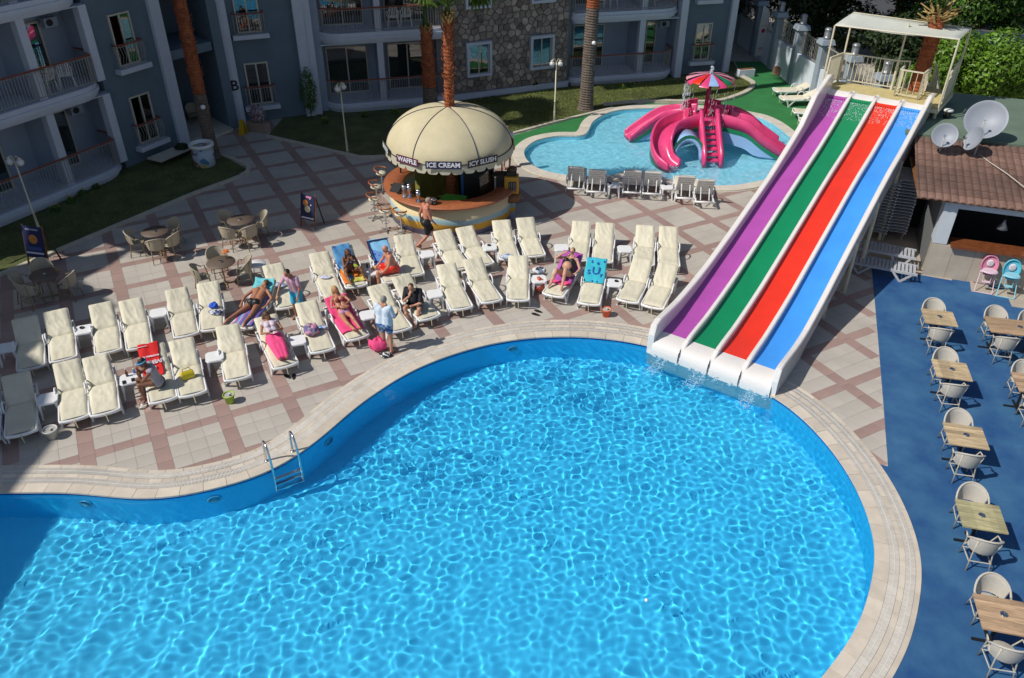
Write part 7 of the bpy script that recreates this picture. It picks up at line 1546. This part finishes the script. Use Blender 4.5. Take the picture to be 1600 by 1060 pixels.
person_on('F10', 'suntanned person in a grey top and blue headband hunched on a lounger edge', dict(pel=(-.02, .56, .53), ch=(-.10, .54, .92), nk=(-.16, .54, 1.04), hd=(-.24, .54, 1.14), look=(-1, .1, -.4), front=(-.95, .2, 0), sL=(-.10, .36, .98), sR=(-.10, .72, .98), eL=(-.34, .36, .74), eR=(-.34, .74, .76), wL=(-.40, .46, .96), wR=(-.40, .62, .98), fL=(-.37, .50, 1.06), fR=(-.37, .58, 1.08),
    hL=(-.06, .48, .53), hR=(-.06, .66, .53), kL=(-.44, .50, .58), kR=(-.46, .76, .58), aL=(-.40, .54, .08), aR=(-.40, .70, .10), tL=(-.54, .50, .04), tR=(-.56, .72, .04)), skin=C_DKSKIN, fat=.95, hair=C_HAIRD, hairstyle='bun', clothes=[('vest', solid('grey_top', (.30, .29, .33))), ('briefs', solid('grey_bottom', (.05, .05, .06))), ('headband', solid('headband_blue', (.05, .28, .50)))])
RC = dict(pel=(0, 1.05, .53), ch=(0, 1.42, .76), nk=(0, 1.55, .84), hd=(0, 1.63, .94), front=(0, -.5, .85), look=(0, -.85, .5), sL=(.18, 1.45, .80), sR=(-.18, 1.45, .80), eL=(.27, 1.22, .66), eR=(-.27, 1.22, .66), wL=(.14, 1.06, .70), wR=(-.14, 1.06, .70), fL=(.02, 1.0, .70), fR=(-.02, 1.0, .71),
    hL=(.09, .98, .52), hR=(-.09, .98, .52), kL=(.10, .56, .56), kR=(-.10, .56, .56), aL=(.08, .15, .47), aR=(-.08, .15, .47), tL=(.10, .04, .60), tR=(-.10, .04, .60))
person_on('F5', 'blonde woman in a bikini lying back on a hot pink towel', dict(RC, hd=(-.02, 1.58, .98), look=(.1, -.9, .1), eL=(.26, 1.25, .74), eR=(-.28, 1.20, .70), wL=(.05, 1.08, .76), wR=(.02, 1.05, .74), fL=(-.06, 1.02, .74), fR=(.14, 1.02, .74), kL=(.06, .58, .68), kR=(-.10, .55, .54), aL=(.14, .14, .50), aR=(.02, .10, .47)), skin=mat('pink_tan_skin', (.46, .20, .12), .5, .08, 8), fat=.95, female=True, hair=C_HAIRB, hairstyle='long', clothes=[('bra', solid('bikini_red', (.25, .03, .03))), ('briefs', solid('bikini_lilac', (.5, .25, .45)))])
person_on('F7', 'woman in a white top with pink cloth round her legs reading on a lounger', dict(RC, hd=(-.02, 1.52, .98), look=(.2, -.8, -.5), wL=(.08, 1.08, .76), wR=(-.10, 1.06, .74), fL=(.0, 1.02, .82), fR=(-.04, 1.0, .80)), skin=C_TAN, fat=.95, female=True, hair=C_HAIRBR, hairstyle='long', clothes=[('vest', solid('white_top', (.62, .52, .58))), ('wrap', C_HOT)])
o, rz = LG['F7']; p = on_l('F7', -.03, .96, .86); t = MB().box((0, 0, 0), (.16, .20, .03)).build('book', blotch('book_cover', [(.5, .55, .65), (.2, .25, .4), (.6, .6, .6)], 12)); t.location = p; t.rotation_euler = (-.6, 0, rz); tag(t, 'small book in the hands of the woman wrapped in pink', 'book')
person_on('L2', 'woman in a black swimsuit reclining with her knees raised and hand at her face', dict(RC, pel=(.05, 1.02, .55), ch=(.06, 1.36, .80), nk=(.06, 1.47, .90), hd=(.07, 1.52, 1.02), look=(-.1, -.95, .15), sL=(.27, 1.38, .84), sR=(-.15, 1.38, .84), eL=(.42, 1.20, .66), wL=(.36, .98, .62), fL=(.28, .88, .60), eR=(-.34, 1.28, .86), wR=(-.14, 1.28, 1.04), fR=(-.03, 1.36, 1.10), hL=(.16, .96, .56), hR=(-.06, .96, .56), kL=(.16, .60, .90), kR=(-.12, .58, .82), aL=(.16, .34, .48), aR=(-.20, .36, .48), tL=(.17, .18, .44), tR=(-.24, .20, .44)),
    skin=mat('fair_skin', (.55, .29, .20), .5, .07, 8), fat=1.22, female=True, hair=C_HAIRBR, hairstyle='crop', clothes=[('suit', C_BLACK), ('glasses', C_BLACK)])
person_on('R8', 'sunbather in black briefs lying face down on a striped towel', dict(pel=(0, .95, .52), ch=(.04, 1.36, .68), nk=(.06, 1.50, .74), hd=(.08, 1.62, .78), look=(-.8, .3, -.4), front=(0, .25, -.95), sL=(-.15, 1.36, .70), sR=(.24, 1.36, .70), eL=(-.34, 1.12, .60), eR=(.44, 1.14, .60), wL=(-.36, .88, .50), wR=(.34, .90, .48), fL=(-.34, .76, .47), fR=(.28, .80, .46), hL=(-.10, .88, .50), hR=(.10, .88, .50), kL=(-.26, .48, .48), kR=(.13, .46, .48), aL=(-.42, .10, .46), aR=(.10, .04, .47), tL=(-.50, -.02, .38), tR=(.12, -.12, .42)), skin=C_TAN, fat=1.08, hair=C_HAIRBR, hairstyle='crop', clothes=[('briefs', C_BLACK)])
person('person with dark hair and white top half hidden behind the dome canopy', (-.25, 30.15, 0), radians(200), std(), C_TAN, 1.0, C_HAIRD, 'crop', [('shirt', solid('white_shirt', (.6, .62, .6)), .6), ('shorts', solid('green_shorts', (.05, .2, .1)), .6)])
# water shadows and reflections need nothing more; drop the unused prototypes
for p in PROTO:
    if p.location.z < -40:
        for c in kids(p): bpy.data.objects.remove(c)
        bpy.data.objects.remove(p)
